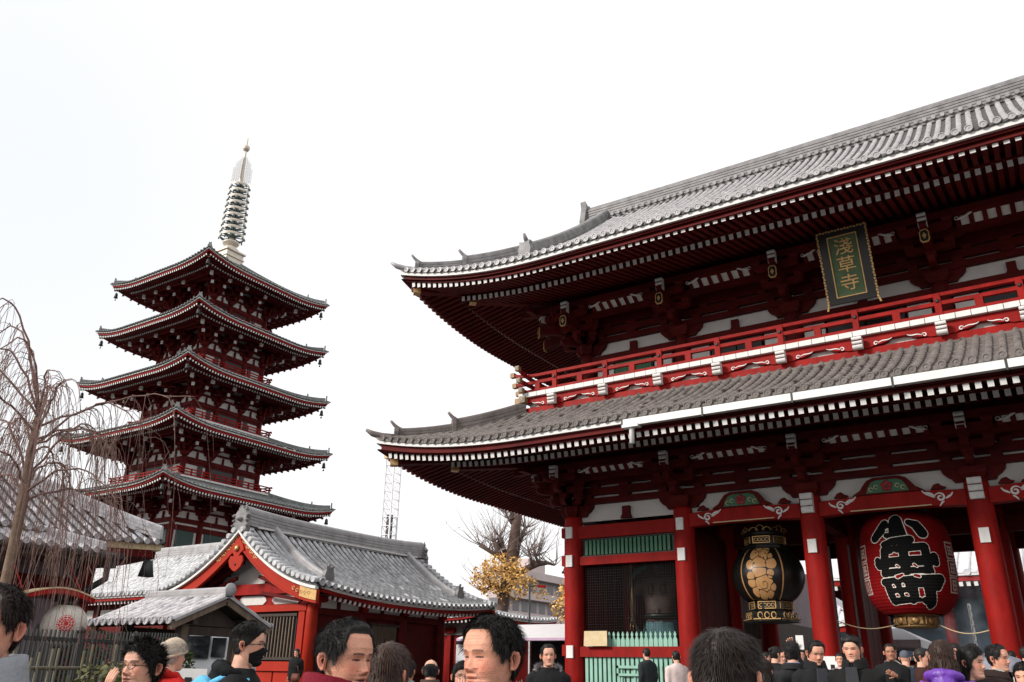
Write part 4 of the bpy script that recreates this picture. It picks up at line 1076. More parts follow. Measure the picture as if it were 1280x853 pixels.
lattice_window('f', HX-.95, HWX-.75, 1.85, 3.48, 20); lattice_window('f', HWL+.6, HX-1.4, 1.85, 3.48, 14)
lattice_window('r', 25.85+.3, 27.8, 1.82, 3.3, 15)
hb('jamb', (HWX-.62, HWY0-.1, HG), (HWX-.3, HWY0+.1, 3.56), ORED)
for i in range(4):
    hb('dado_panel', (HWL+.3+1.6*i, HWY0-.03, HG), (HWL+1.82+1.6*i, HWY0+.09, 1.45), ORED)
hb('dado_rail', (HWL+.2, HWY0-.12, 1.45), (HWX-.2, HWY0+.1, 1.78), ORED)
hb('side_lintel', (HWX-.11, HWY0+.2, 3.45), (HWX+.13, HWY1, 3.68), TIMB)
hb('side_plaster_band', (HWX-.12, HWY0+.2, 3.68), (HWX+.02, HWY1, 4.3), PLAST)
for y in (24.3, 26.8, 29.4): hb('side_strut', (HWX-.1, y-.09, 3.69), (HWX+.06, y+.09, 4.3), TIMB)
for y in (HWY0, 25.6, 28.1, HWY1):
    mb = MB(); mb.prism(hijiki(1.0, .2), (HWX+.1, y, 3.86), (0,1,0), (0,0,1), .18); mb.prism(hijiki(.8, .2), (HWX+.5, y, 4.0), (0,1,0), (0,0,1), .16)
    mb.box((HWX-.1, y-.16, 3.68), (HWX+.26, y+.16, 3.86)); hp(mb, 'bracket_cluster', RED)
for z, nm in ((1.45, 'side_rail'), ): hb(nm, (HWX-.1, HWY0+.2, 1.45), (HWX+.1, HWY1, 1.75), TIMB)

# ---- wing behind, to the left -------------------------------------
WX, WE, WZ = -39.5, 24.5, 4.78
wing = thing('side_hall', 'long low red hall with a pale tiled roof, behind the small wooden shelter', 'hall', (WX, 28, HG))
wp, wg = world_parts(wing, (WX, 28, HG))
WR = Roof(WX, WE+4.5, 9.0, 4.5, WZ, 2.45, 4.5, .2, 4, .6)
sheet = MB()
for face in 'fb':
    h = WR.hx; n = int(2*h/.34); qs = [-h+2*h*i/n for i in range(n+1)]
    for q in qs:
        if face == 'f' and WR.cx+q < -31.6: mb = MB(); WR.row(mb, face, q, WR.run, .095, .32, n=6); wp(mb, 'cover_tile_row', HTILE)
    for a, b in zip(qs[:-1], qs[1:]): WR.pan(sheet, face, a, b, WR.run, .32 if face == 'f' else 1.5, sag=.05)
wp(sheet, 'pan_tiles', GTILE, kind='stuff')
mb = MB(); mb.sweep([(WX-9+18*i/10, WE+4.5, WR.z(9, 4.5)-.1) for i in range(11)], ridge_prof(.45, .62, 4)); wp(mb, 'main_ridge', GTILE)
mb = MB(); mb.box((WX-8.6, WE+1.2, HG-.3), (WX+8.4, WE+7.8, WZ)); wp(mb, 'wall', REDD)  # dark red stands in for the shade under this eave
for nm, ins, dz, w, hh, m in (('white_fascia', .10, -.13, .12, .10, WHITE), ('eave_board', .16, -.25, .12, .12, RED)):
    mb = MB(); mb.sweep(WR.eave_path('f', ins, dz, 20), box_prof(w, hh)); wp(mb, nm, m)
for i in range(62):
    x = WX-8.7+i*.28; wg('rafter', rf_me, dirM((x, WE+.25, WZ-.38), (x, WE+1.4, WZ-.1)))
for i in range(7):
    x = WX-8.4+2.8*i; mb = MB(); mb.box((x-.18, WE+1.02, HG-.3), (x+.18, WE+1.35, WZ-.4)); wp(mb, 'column', TIMB)  # columns in the darker red, shade painted into their colour
    if i < 6: mb = MB(); mb.box((x+.3, WE+1.12, WZ-1.1), (x+2.5, WE+1.195, WZ-.62)); wp(mb, 'plaster_panel', PLAST)

# ---- left hall with hipped roof ------------------------------------
LX, LYC = -19.82, 13.53
lh = thing('hipped_hall', 'tile roofed hall with a lower pent roof, behind the weeping tree at left', 'hall', (-26, 5, .2))
lp_, lg = world_parts(lh, (-26, 5, .2))
LR = Roof(LX-6.5, LYC-8.5, 6.5, 8.5, 4.42, 3.7, 6.5, .12, 3, .95)
def pan_roof(R, faces, pitch, step, add, um, mt, r=.06, vis=None, mp_=None):
    rows = []
    for face in faces:
        h = R.half(face); n = int(2*h/pitch); qs = [-h+.06+(2*h-.12)*i/n for i in range(n+1)]; sheet = MB()
        for q in qs:
            u1 = um(face, q)
            if u1 > .15 and (vis is None or vis(R.P(face, q, 0))): mb = MB(); R.row(mb, face, q, u1, r, step, n=5); add(mb, 'cover_tile_row', mt)
        for a, b in zip(qs[:-1], qs[1:]):
            u1 = (um(face, a)+um(face, b))/2
            if u1 > .12: R.pan(sheet, face, a, b, u1, step, sag=.045, lip=.04)
        add(sheet, 'pan_tiles', mp_ or mt, kind='stuff')
pan_roof(LR, 'rbf', .27, .26, lp_, lambda f, q: LR.umax(f, q), LTILE, .068, lambda p: p.x > -22 and p.y > 2.5, GPAN)
for sy in (1, -1):
    pts = [(LX-u, LR.cy+sy*(8.5-u), LR.z(u, u)) for u in [.1+6.3*i/14 for i in range(15)]]
    mb = MB(); mb.sweep(pts, ridge_prof(.36, .36, 3)); lp_(mb, 'hip_ridge', LTILE)
mb = MB(); mb.sweep([(LX-6.5, LR.cy-2+4*i/4, LR.z(9, 6.5)-.1) for i in range(5)], ridge_prof(.5, .7, 4)); lp_(mb, 'main_ridge', LTILE)
for face in 'rb':
    for nm, ins, dz, w, hh, m in (('pale_fascia', .10, -.16, .12, .15, CREAM), ('eave_board', .3, -.34, .5, .18, REDD)):
        mb = MB(); mb.sweep(LR.eave_path(face, ins, dz, 12), box_prof(w, hh)); lp_(mb, nm, m)
mb = MB(); mb.box((LX-12, -2, .0), (LX-1.25, 12.35, 4.4)); lp_(mb, 'wall', MAUVE)
for i in range(6):
    y = 12.3-2.6*i; mb = MB(); mb.box((LX-1.35, y-.28, .0), (LX-1.02, y+.05, 4.3)); lp_(mb, 'column', REDD)
    mb = MB(); mb.box((LX-1.24, y-1.0, .9), (LX-1.15, y-.5, 2.4)); lp_(mb, 'pale_board', STONE)
mb = MB(); mb.box((LX-1.3, -2, 3.0), (LX-1.1, 12.3, 3.5)); lp_(mb, 'lintel', REDD)
PRX = LX+.95; PR = Roof(PRX-3, 11.4-7, 3, 7, 3.98, 1.1*.9, 3, .0, 2, .9)
pan_roof(PR, 'r', .27, .26, lp_, lambda f, q: min(1.05, PR.half(f)-abs(q)), LTILE, .068, lambda p: p.y > 2.5, GPAN)
mb = MB(); mb.sweep([(PRX-u, 11.4-u, PR.z(9, u)) for u in (0.05, .5, 1.1)], ridge_prof(.24, .2, 2)); lp_(mb, 'pent_hip_ridge', LTILE)
mb = MB(); mb.box((PRX-1.3, -2, 3.72), (PRX-.1, 11.2, 3.84)); lp_(mb, 'pent_soffit', DARKW)
# rain pipe
mb = MB(); a = Vector((-19.35, 11.75, 3.86)); 
mb.tube([(PRX+.02, 2, 3.86), (PRX+.02, 11.6, 3.88)], .07, 8); mb.box((a.x-.22, a.y-.22, a.z+.02), (a.x+.22, a.y+.22, a.z+.16)); mb.box((a.x-.14, a.y-.14, a.z-.2), (a.x+.14, a.y+.14, a.z+.02))
mb.tube([a+Vector((0,0,-.2)), a+Vector((-.02,.02,-.45)), a+Vector((-.35,-.25,-.75)), a+Vector((-.45,-.3,-.9)), a+Vector((-1.0,-.6,-.92))], .075, 8); lp_(mb, 'rain_pipe', IRON)
mb = MB(); mb.lathe([(.03, 0), (.12, -.03), (.15, -.2), (.2, -.42), (.12, -.42), (.03, -.1)], (-19.95, 13.2, 4.05), 10); mb.tube([(-19.95, 13.2, 4.3), (-19.95, 13.2, 4.0)], .02, 5); tag(mb.build('wind_bell', IRON), 'small dark bell hanging from the corner of the left hipped roof', 'bell')

# ---- small tiled shelter ---------------------------------------------
SX, SY, SZ = -14.12, 11.17, 2.80      # gable apex (right end of the ridge)
sg = ground_z(SX, SY)
sh = thing('shelter', 'small dark wooden shelter with a white tiled gable roof', 'shelter', (SX-1, SY, sg))
sp_, sgl = world_parts(sh, (SX-1, SY, sg))
HS = 1.12; SR = Roof(SX-1.25, SY, 1.32, HS, 2.30, .50, HS, 0, 1, 1.0)
pan_roof(SR, 'fb', .235, .2, sp_, lambda f, q: SR.run, LTILE, .065, None, PTILE)
mb = MB(); mb.sweep([(SX-2.5+2.6*i/4, SY, SR.z(9, HS)-.02) for i in range(5)], ridge_prof(.22, .20, 2)); mb.lathe([(.02,-.02),(.13,0),(.13,.03),(.02,.05)], (0,0,0), 12); 
for q in range(len(mb.v)-48, len(mb.v)): a, b, c = mb.v[q]; mb.v[q] = (SX+.09+c, SY+a, SR.z(9, HS)+.12+b)
sp_(mb, 'ridge', GTILE)
for x in (SX+.03, SX-2.53):
    for s in (-1, 1):
        mb = MB(); mb.beam((x, SY+s*(HS+.05), 2.19), (x, SY, 2.71), .05, .13); sp_(mb, 'bargeboard', WOOD)
        mb = MB(); mb.beam((x, SY+s*(HS+.02), 2.285), (x, SY, 2.80), .14, .05); sp_(mb, 'verge_tiles', GTILE)
for s in (-1, 1):
    mb = MB(); mb.beam((SX-2.5, SY+s*.62, 2.32), (SX, SY+s*.62, 2.32), .10, .14); sp_(mb, 'eave_beam', DARKW)
    mb = MB(); mb.add([(SX-2.5, SY+s*1.08, 2.20), (SX, SY+s*1.08, 2.20), (SX, SY, 2.70), (SX-2.5, SY, 2.70)], [(0,1,2,3)]); sp_(mb, 'roof_boarding', DARKW)
    for x in (SX-.35, SX-2.1):
        mb = MB(); mb.box((x-.075, SY+s*.62-.075, sg-.1), (x+.075, SY+s*.62+.075, 2.27)); sp_(mb, 'post', DARKW if x < SX-1 else WOOD)
for x in (SX-.35, SX-2.1): mb = MB(); mb.beam((x, SY-.75, 2.14), (x, SY+.75, 2.14), .10, .16); sp_(mb, 'cross_beam', DARKW)
mb = MB(); mb.box((SX-2.05, SY-.62, .9), (SX-.4, SY-.56, 1.0)); sp_(mb, 'rail', DARKW)
mb = MB(); mb.prism([(-.75, 0), (.75, 0), (0, .38)], (SX-.36, SY, 2.24), (0,1,0), (0,0,1), .05); sp_(mb, 'gable_board', DARKW)

# ---- far small hall (behind the gabled hall) -----------------------------
f2 = thing('far_hall', 'small red hall with a grey tiled roof, seen past the end of the gabled hall', 'hall', (-28, 41.5, .5))
fp, fg = world_parts(f2, (-28, 41.5, .5))
FR = Roof(-32.2, 42.2, 5.2, 4.0, 4.5, .85, 4.0, .25, 3, .6)
pan_roof(FR, 'fr', .34, .4, fp, lambda f, q: FR.umax(f, q), HTILE, .09)
for face in 'fr':
    for nm, ins, dz, w, hh, m in (('white_fascia', .10, -.13, .12, .10, WHITE), ('eave_board', .16, -.25, .12, .14, RED)):
        mb = MB(); mb.sweep(FR.eave_path(face, ins, dz, 20), box_prof(w, hh)); fp(mb, nm, m)
mb = MB(); mb.box((-36.2, 39.6, .2), (-28.2, 45, 4.6)); fp(mb, 'wall', RED)
mb = MB(); mb.box((-36.2, 39.5, 3.5), (-28.2, 39.61, 4.2)); fp(mb, 'plaster_band', PLAST)
for i in range(34): fg('rafter', rf_me, dirM((-37.0+.28*i, 38.42, 4.15), (-37.0+.28*i, 39.6, 4.4)))
for i in range(5):
    x = -35.6+1.8*i; mb = MB(); mb.box((x-.12, 39.4, .2), (x+.12, 39.62, 3.5)); fp(mb, 'column', RED); mb = MB(); mb.prism(hijiki(.9, .3), (x, 39.5, 3.6), (1,0,0), (0,0,1), .2); fp(mb, 'bracket', RED)
    mb = MB(); mb.box((x+.4, 39.52, 1.6), (x+1.3, 39.605, 3.2)); fp(mb, 'window', BLACK)
pts = [(-27.0-u, 38.2+u, FR.z(u, u)) for u in [.1+3.8*i/8 for i in range(9)]]
mb = MB(); mb.sweep(pts, ridge_prof(.3, .34, 3)); fp(mb, 'hip_ridge', GTILE)
mb = MB(); mb.sweep([(-33.4+2.4*i/3, 42.2, FR.z(9, 4)-.1) for i in range(4)], ridge_prof(.4, .5, 3)); fp(mb, 'main_ridge', GTILE)
# ================================================================== lanterns, plaque and things in the gate
def seg_sd(px, py, a, b, r0, r1=None):
    """distance to a tapered capsule (numpy)"""
    r1 = r0 if r1 is None else r1
    ax, ay = a; bx, by = b; dx, dy = bx-ax, by-ay
    t = np.clip(((px-ax)*dx+(py-ay)*dy)/max(dx*dx+dy*dy, 1e-9), 0, 1)
    return np.hypot(px-ax-t*dx, py-ay-t*dy)-(r0+(r1-r0)*t)
def box_sd(px, py, x0, y0, x1, y1):
    dx = np.maximum(x0-px, px-x1); dy = np.maximum(y0-py, py-y1)
    return np.hypot(np.maximum(dx, 0), np.maximum(dy, 0))+np.minimum(np.maximum(dx, dy), 0)
def add_attr(me, name, arr):
    a = me.attributes.new(name, 'FLOAT', 'POINT'); a.data.foreach_set('value', np.asarray(arr, np.float32).ravel())
def print_mat(name, stops, attr, rough=.6, attr2=None, col2=None, spec=.4, metal_last=None):
    """flat print: constant bands of an attribute -> colours"""
    m = bpy.data.materials.new(name); m.use_nodes = True; t = m.node_tree; b = t.nodes['Principled BSDF']
    a = t.nodes.new('ShaderNodeAttribute'); a.attribute_name = attr
    mr = t.nodes.new('ShaderNodeMapRange'); mr.inputs[1].default_value = -1; mr.inputs[2].default_value = 1
    r = t.nodes.new('ShaderNodeValToRGB'); r.color_ramp.interpolation = 'CONSTANT'
    e = r.color_ramp.elements
    while len(e) < len(stops): e.new(.5)
    for el, (p, c) in zip(e, stops): el.position = p; el.color = (*c, 1)
    t.links.new(a.outputs['Fac'], mr.inputs[0]); t.links.new(mr.outputs[0], r.inputs[0])
    col = r.outputs[0]
    if attr2:
        a2 = t.nodes.new('ShaderNodeAttribute'); a2.attribute_name = attr2
        lt = t.nodes.new('ShaderNodeMath'); lt.operation = 'LESS_THAN'; lt.inputs[1].default_value = 0
        mx = t.nodes.new('ShaderNodeMix'); mx.data_type = 'RGBA'; mx.inputs[7].default_value = (*col2, 1)
        t.links.new(a2.outputs['Fac'], lt.inputs[0]); t.links.new(lt.outputs[0], mx.inputs[0]); t.links.new(col, mx.inputs[6]); col = mx.outputs[2]
    nz = t.nodes.new('ShaderNodeTexNoise'); nz.inputs['Scale'].default_value = 6; nz.inputs['Detail'].default_value = 5
    g = t.nodes.new('ShaderNodeNewGeometry'); t.links.new(g.outputs['Position'], nz.inputs['Vector'])
    m2 = t.nodes.new('ShaderNodeMix'); m2.data_type = 'RGBA'; m2.blend_type = 'OVERLAY'; m2.inputs[0].default_value = .35
    t.links.new(col, m2.inputs[6]); t.links.new(nz.outputs[0], m2.inputs[7]); t.links.new(m2.outputs[2], b.inputs['Base Color'])
    b.inputs['Roughness'].default_value = rough; b.inputs['Specular IOR Level'].default_value = spec
    return m
def paper_lantern():
    cx, cy, R, z0, z1 = -4.05, 26.75, 1.22, 3.22, 6.02; face = atan2(cx*-1, -cy)   # turned a little to the right
    ln = thing('paper_lantern', 'huge red paper lantern with bold black characters hanging in the middle passage', 'lantern', (cx, cy, z0))
    nt_, nz_ = 620, 260; th = np.linspace(-pi, pi, nt_+1)[:-1]; tz = np.linspace(0, 1, nz_)
    zz = tz*(z1-z0)
    e = np.clip((tz-.5)/.5, -1, 1); rad = R*(1-.60*np.abs(e)**5.2*.55-.06*e*e)
    rib = .012*np.abs(np.sin(zz/.085*pi/1.0)); rad = rad+rib
    TH, Z = np.meshgrid(th, zz); RR = np.repeat(rad[:, None], nt_, 1)
    s = TH*R                                    # arc length from the front centre, + to the viewer's right
    px = 397+s/.0042; py = 745-Z/.0039
    A = lambda *a: seg_sd(px, py, *a)
    c1 = [A((365,112),(372,222),44,56), A((285,130),(262,175),30,34), A((262,175),(212,228),34,28), A((300,150),(330,150),22), A((300,215),(340,225),18,26), A((455,128),(500,150),22,34), A((500,150),(528,205),34,36)]
    c2 = [A((275,278),(330,262),20,26), A((330,262),(440,252),26,28),
          A((285,322),(520,300),26,26), A((275,320),(258,480),28,26), A((525,305),(535,485),28,28), A((392,300),(392,470),28,30), A((225,408),(575,395),34,34), A((215,385),(225,425),22,26), A((580,370),(585,410),28,26), A((255,478),(300,480),26,22), A((540,470),(520,490),26,24), A((300,470),(500,462),22)]
    c3 = [A((245,538),(600,524),26,34), A((590,545),(575,575),30,28), A((262,545),(275,665),26,26), A((395,540),(408,662),24,24), A((330,545),(342,660),18,18), A((270,598),(400,592),18), A((278,665),(405,655),22), A((515,545),(535,680),36,38), A((425,540),(430,640),20), A((490,665),(540,690),20,22), A((430,560),(500,560),20), A((430,660),(500,655),14)]
    holes = [A((300,175),(312,168),6), A((335,345),(350,358),11,8), A((440,345),(455,352),11,9), A((340,428),(352,440),10,8), A((445,425),(460,440),11,9), A((298,560),(302,568),9), A((360,555),(364,564),9), A((312,622),(318,632),9), A((374,620),(380,630),9), A((463,592),(468,640),9,9), A((335,505),(365,492),16,12), A((440,498),(465,505),12,14)]
    h = np.minimum.reduce(holes); d1, d2, d3 = (np.maximum(np.minimum.reduce(c)-1, -h) for c in (c1, c2, c3))
    d = np.where(d3 < 5.4, d3, np.where(d2 < 5.4, d2, d1))      # lower characters lie over upper ones, each with its own white outline
    d = np.where(np.abs(TH) > 1.25, 60, d)
    w = np.full_like(d, 9.)
    for sg in (-1, 1):
        for k, (y0, y1) in enumerate(((262,372),(388,492),(506,606))):
            xc = 397+sg*345; x0, x1 = xc-52, xc+52
            b = box_sd(px, py, x0, y0, x1, y1); fr = np.abs(b)-5.
            pats = {0: [(0,-30,0,30),(-30,-25,30,-25),(-30,0,30,0),(-30,25,30,25),(-26,-30,-26,34),(26,-30,26,34)], 1: [(-30,-30,30,-30),(-30,0,30,-4),(-20,-30,-26,34),(20,-30,26,34),(0,-34,0,36),(-34,28,34,28)], 2: [(-28,-34,-34,36),(0,-34,0,36),(28,-34,28,38)] if sg < 0 else [(-26,-30,-26,30),(26,-30,26,30),(-26,-30,26,-30),(-26,30,26,30),(-26,0,26,0),(0,-30,0,38)]}[k]
            ym = (y0+y1)/2; ps = [seg_sd(px, py, (xc+a, ym+b_), (xc+c, ym+e_), 5.5) for a, b_, c, e_ in pats]
            w = np.minimum(w, np.minimum(fr, np.minimum.reduce(ps)))
    ang = TH+face-pi/2*0
    X = RR*np.sin(TH+0); Yv = -RR*np.cos(TH)
    rot = atan2(-cx, cy)*.75; Xr = X*cos(rot)-Yv*sin(rot); Yr = X*sin(rot)+Yv*cos(rot)
    V = np.stack([Xr, Yr, Z], -1).reshape(-1, 3)
    F = [(j*nt_+i, j*nt_+(i+1) % nt_, (j+1)*nt_+(i+1) % nt_, (j+1)*nt_+i) for j in range(nz_-1) for i in range(nt_)]
    me = bpy.data.meshes.new('paper_body'); me.from_pydata(V.tolist(), [], F); me.polygons.foreach_set('use_smooth', [True]*len(F))
    add_attr(me, 'ink', np.clip(d/60, -1, 1)); add_attr(me, 'edge', np.clip(w/60, -1, 1))
    me.materials.append(print_mat('lantern_paper', [(0, (.006, .006, .006)), (.5, (.78, .74, .66)), (.5+5.5/120, (.20, .0035, .005))], 'ink', .8, 'edge', (.50, .43, .38), .12))
    link('paper_body', me, ln)
    mb = MB(); mb.lathe([(.50, -.34), (.54, -.31), (.52, -.27), (.54, -.04), (.60, 0), (.50, .03)], n=40); ring = mb.build('bottom_ring', mat('engraved_brass', (.26, .15, .06), .45, .5, 14, .5, 30, metal=.6), ln)
    mb = MB()
    for k in range(8):
        t = 2*pi*k/8+rot; c = Vector((.54*sin(t), -.54*cos(t), -.16)); n = Vector((sin(t), -cos(t), 0)); u = Vector((cos(t), sin(t), 0))
        mb.add([c+n*.0+u*a+Vector((0,0,b)) for a, b in ((-.2,-.11),(.2,-.11),(.2,.11),(-.2,.11))]+[c+n*.02+u*a+Vector((0,0,b)) for a, b in ((-.18,-.09),(.18,-.09),(.18,.09),(-.18,.09))], [(0,1,5,4),(1,2,6,5),(2,3,7,6),(3,0,4,7),(4,5,6,7)])
        mb.lathe([(.105, 0), (.10, .02), (.03, .035)], (0, 0, 0), 14)
        for q in range(len(mb.v)-42, len(mb.v)): a, b, z = mb.v[q]; mb.v[q] = tuple(c+n*(.02+z)+u*a+Vector((0,0,b)))
    mb.build('brass_crest', MATS['engraved_brass'], ring)
    mb = MB(); mb.lathe([(.68, z1-z0-.02), (.74, z1-z0+.02), (.74, z1-z0+.26), (.5, z1-z0+.30)], n=36); mb.build('top_ring', BRONZE, ln)
    mb = MB(); mb.tube([(0, 0, z1-z0+.25), (0, 0, 3.62)], .05, 8); mb.build('hanger', IRON, ln)
    for s in (-1, 1):
        mb = MB(); a = Vector((cx+s*.55, cy-.1, z0-.25)); b = Vector((GX[2]+.3 if s < 0 else GX[3]-.3, GF+.1, 3.05 if s < 0 else 2.75))
        mb.tube([a.lerp(b, k/12)-Vector((0, 0, .16*sin(pi*k/12))) for k in range(13)], .014, 5); tag(mb.build('guy_rope', CREAM), 'thin rope tying the red lantern to the column on its %s' % ('left' if s < 0 else 'right'), 'rope', 'ropes steadying the big lantern')
paper_lantern()
def bronze_lantern(cx, cy, label):
    z0 = 3.72; H = 1.54; R = 1.10
    ln = thing('bronze_lantern', label, 'lantern', (cx, cy, z0))
    nt_, nz_ = 240, 120; th = np.linspace(-pi, pi, nt_+1)[:-1]; tz = np.linspace(0, 1, nz_); zz = tz*H
    rad = R*(.56+.44*np.sin(pi*np.clip(tz*.98+.01, 0, 1))**.62)
    TH, Z = np.meshgrid(th, zz); RR = np.repeat(rad[:, None], nt_, 1)
    px = 345+TH*R/.0042; py = 640-Z/.0042
    bl = [(325,275,52),(395,268,42),(300,318,48),(375,322,58),(408,335,36),(268,398,36),(335,385,60),(422,392,42),(335,448,50),(268,480,30),(268,528,32),(362,538,66),(285,590,34),(412,462,26),(404,490,20),(420,560,30),(340,600,44),(400,600,34)]
    D = np.sort(np.stack([np.hypot(px-x, py-y)-r for x, y, r in bl]), 0)
    g = np.maximum(D[0], 5-(D[1]-D[0]))
    sp = np.abs(((np.hypot(px-362, py-538)-9-np.mod(np.arctan2(py-538, px-362)+pi, 2*pi)*5) % 31.4)-15.7)-13
    g = np.where(np.hypot(px-362, py-538) < 42, np.maximum(g, sp), g)
    for (x, y) in ((300,312),(362,282),(388,318),(345,345),(372,352),(300,390),(385,388)): g = np.maximum(g, 7-np.hypot((px-x)*1.2, py-y))
    pan = np.abs(np.abs(TH)-.60)-.022; pan = pan*260
    other = np.minimum(np.abs(np.abs(TH)-1.6)-.02, np.abs(np.abs(TH)-2.6)-.02)*260
    d = np.minimum(np.where(np.abs(TH) < .56, g, 50), np.minimum(pan, other))
    rot = radians(-6)
    X = RR*np.sin(TH); Yv = -RR*np.cos(TH); Xr = X*cos(rot)+Yv*sin(rot); Yr = -X*sin(rot)+Yv*cos(rot)
    V = np.stack([Xr, Yr, Z], -1).reshape(-1, 3)
    F = [(j*nt_+i, j*nt_+(i+1) % nt_, (j+1)*nt_+(i+1) % nt_, (j+1)*nt_+i) for j in range(nz_-1) for i in range(nt_)]
    me = bpy.data.meshes.new('barrel'); me.from_pydata(V.tolist(), [], F); me.polygons.foreach_set('use_smooth', [True]*len(F))
    add_attr(me, 'gilt', np.clip(d/60, -1, 1)); me.materials.append(print_mat('bronze_print', [(0, (.62, .33, .13)), (.5, (.010, .010, .009))], 'gilt', .35, spec=.6))
    link('barrel', me, ln)
    for nm, pr in (('top_cap', [(.66, H-.02), (.72, H+.02), (.70, H+.10), (.55, H+.14), (.52, H+.42), (.60, H+.46)]), ('base_stand', [(.86, -.62), (.80, -.56), (.62, -.34), (.60, -.30), (.64, -.26), (.62, -.02), (.58, .02)])):
        mb = MB(); mb.lathe(pr, n=6, ang0=pi/6+rot, sm=False); c = mb.build(nm, BRONZE, ln)
        for k in range(6):
            t = 2*pi*k/6-rot+pi/6*0; n = Vector((sin(t), -cos(t), 0)); u = Vector((cos(t), sin(t), 0)); q = MB()
            zc = H+.28 if nm == 'top_cap' else -.14; rr = .56 if nm == 'top_cap' else .585; o = n*(rr)+Vector((0,0,zc))
            for (a0, b0, a1, b1) in ((-.27,-.11,.27,-.085),(-.27,.085,.27,.11),(-.27,-.11,-.245,.11),(.245,-.11,.27,.11)):
                q.add([o+u*a+Vector((0,0,b)) for a, b in ((a0,b0),(a1,b0),(a1,b1),(a0,b1))]+[o+n*.02+u*a+Vector((0,0,b)) for a, b in ((a0,b0),(a1,b0),(a1,b1),(a0,b1))], [(4,5,6,7),(0,1,5,4),(1,2,6,5),(2,3,7,6),(3,0,4,7)])
            for a in range(4): ribbon(q, [o+n*.005+u*(-.17+.115*a+.05*cos(s))+Vector((0,0,.05*sin(s))) for s in [v*.7 for v in range(10)]], .016, n, .01)
            q.build('gilt_frame', GOLD, c)
            q = MB()
            if nm == 'top_cap':
                for v in range(3): ribbon(q, [n*.60+Vector((0,0,H+.50))+u*((v-1)*.2+.13*cos(s))+Vector((0,0,.14*(1.3 if v == 1 else .8)*sin(s)+.04)) for s in [w_*pi/9 for w_ in range(10)]], .026, n, .02)
            else:
                for v in range(3): ribbon(q, [n*(.70)+Vector((0,0,-.44))+u*((v-1)*.2+.07*cos(s))+Vector((0,0,.09*sin(s))) for s in [w_*.6 for w_ in range(11)]], .026, n, .02)
                q.beam(n*.76-u*.4+Vector((0,0,-.55)), n*.76+u*.4+Vector((0,0,-.55)), .02, .025)
            q.build('gilt_cloud', GOLD, c)
    mb = MB(); mb.lathe([(.62, H+.44), (.50, H+.60), (.2, H+.72), (.06, H+.8), (.04, 3.0)], n=12); mb.build('hanger', BRONZE, ln)
bronze_lantern(-8.15, 26.9, 'round black bronze lantern with a gilt lettered panel, left of the red lantern')
# ------------------------------------------------------------------ name plaque over the balcony
def text_mesh(ch, size, depth, off=0.):
    cu = bpy.data.curves.new('t', 'FONT'); cu.body = ch; cu.size = size; cu.extrude = depth; cu.offset = off; cu.align_x = 'CENTER'; cu.align_y = 'CENTER'; cu.resolution_u = 4
    o = bpy.data.objects.new('t', cu); COL.objects.link(o); dg = bpy.context.evaluated_depsgraph_get()
    me = bpy.data.meshes.new_from_object(o.evaluated_get(dg)); bpy.data.objects.remove(o); bpy.data.curves.remove(cu); return me
pt_ = Vector((-4.03, 24.02, 13.02)); tilt = radians(-12)
plq = thing('name_plaque', 'green name plaque with three gilt characters in a dark carved frame', 'plaque', pt_)
plq.rotation_euler = (pi/2-tilt, 0, 0)
def pbox(name, lo, hi, m): mb = MB(); mb.box(lo, hi); return mb.build(name, m, plq)
pbox('green_board', (-.40, -.92, 0), (.40, .92, .05), mat('plaque_green', (.095, .155, .07), .6, .15, 6))
for lo, hi in (((-.70, -1.12, -.03), (-.43, 1.12, .09)), ((.43, -1.12, -.03), (.70, 1.12, .09)), ((-.43, -1.12, -.03), (.43, -.95, .089)), ((-.43, .95, -.03), (.43, 1.12, .089))): pbox('frame', lo, hi, BLACK)
for lo, hi in (((-.43, -.95, .0), (-.40, .95, .11)), ((.40, -.95, .0), (.43, .95, .11)), ((-.40, -.95, .0), (.40, -.92, .109)), ((-.40, .92, .0), (.40, .95, .109))): pbox('inner_gilt_edge', lo, hi, GOLD)
mb = MB()
for s in (-1, 1):
    for k in range(26): mb.cbox((s*.70+.012*(k % 2), -1.1+2.2*k/25, .06), (.05, .062, .10))
for k in range(16): mb.cbox((-.68+1.36*k/15, 1.12+.012*(k % 2), .06), (.062, .05, .10))
for s in (-1, 1): mb.beam((s*.70, -1.1, .06), (s*.75, -1.28, .06), .05, .05)
mb.build('carved_gilt_edge', GOLD, plq)
for k, ch in enumerate('淺草寺'):
    me = text_mesh(ch, .56, .012, .002); me.materials.append(GOLD); link('gilt_character', me, plq, Matrix.Translation((0, .56-.56*k, .06)) @ Matrix.Diagonal((1.0, .95, 1, 1)))
mb = MB()
for s in (-1, 1): mb.tube([(s*.5, 1.1, -.03), (s*.5, 1.3, -.25), (s*.5, 1.35, -.55)], .03, 6)
mb.build('hanging_hook', IRON, plq, kind='stuff')
# ------------------------------------------------------------------ notice on the picket fence, rope, notice stands
mb = MB(); mb.add([(-.42, 0, 0), (.42, 0, 0), (.36, .12, .46), (-.46, .12, .46), (-.42, .03, 0), (.42, .03, 0), (.36, .15, .46), (-.46, .15, .46)], [(0,1,2,3),(7,6,5,4),(0,4,5,1),(2,6,7,3),(1,5,6,2),(0,3,7,4)])
for k in range(4): mb.box((-.3+.18*k, .02+.03, .05), (-.29+.18*k, .045, .05))
tag(mb.build('notice_board', CREAM, None, T(-13.32, GF-.35, 2.37)), 'plain cream notice board leaning on the green picket fence', 'board')
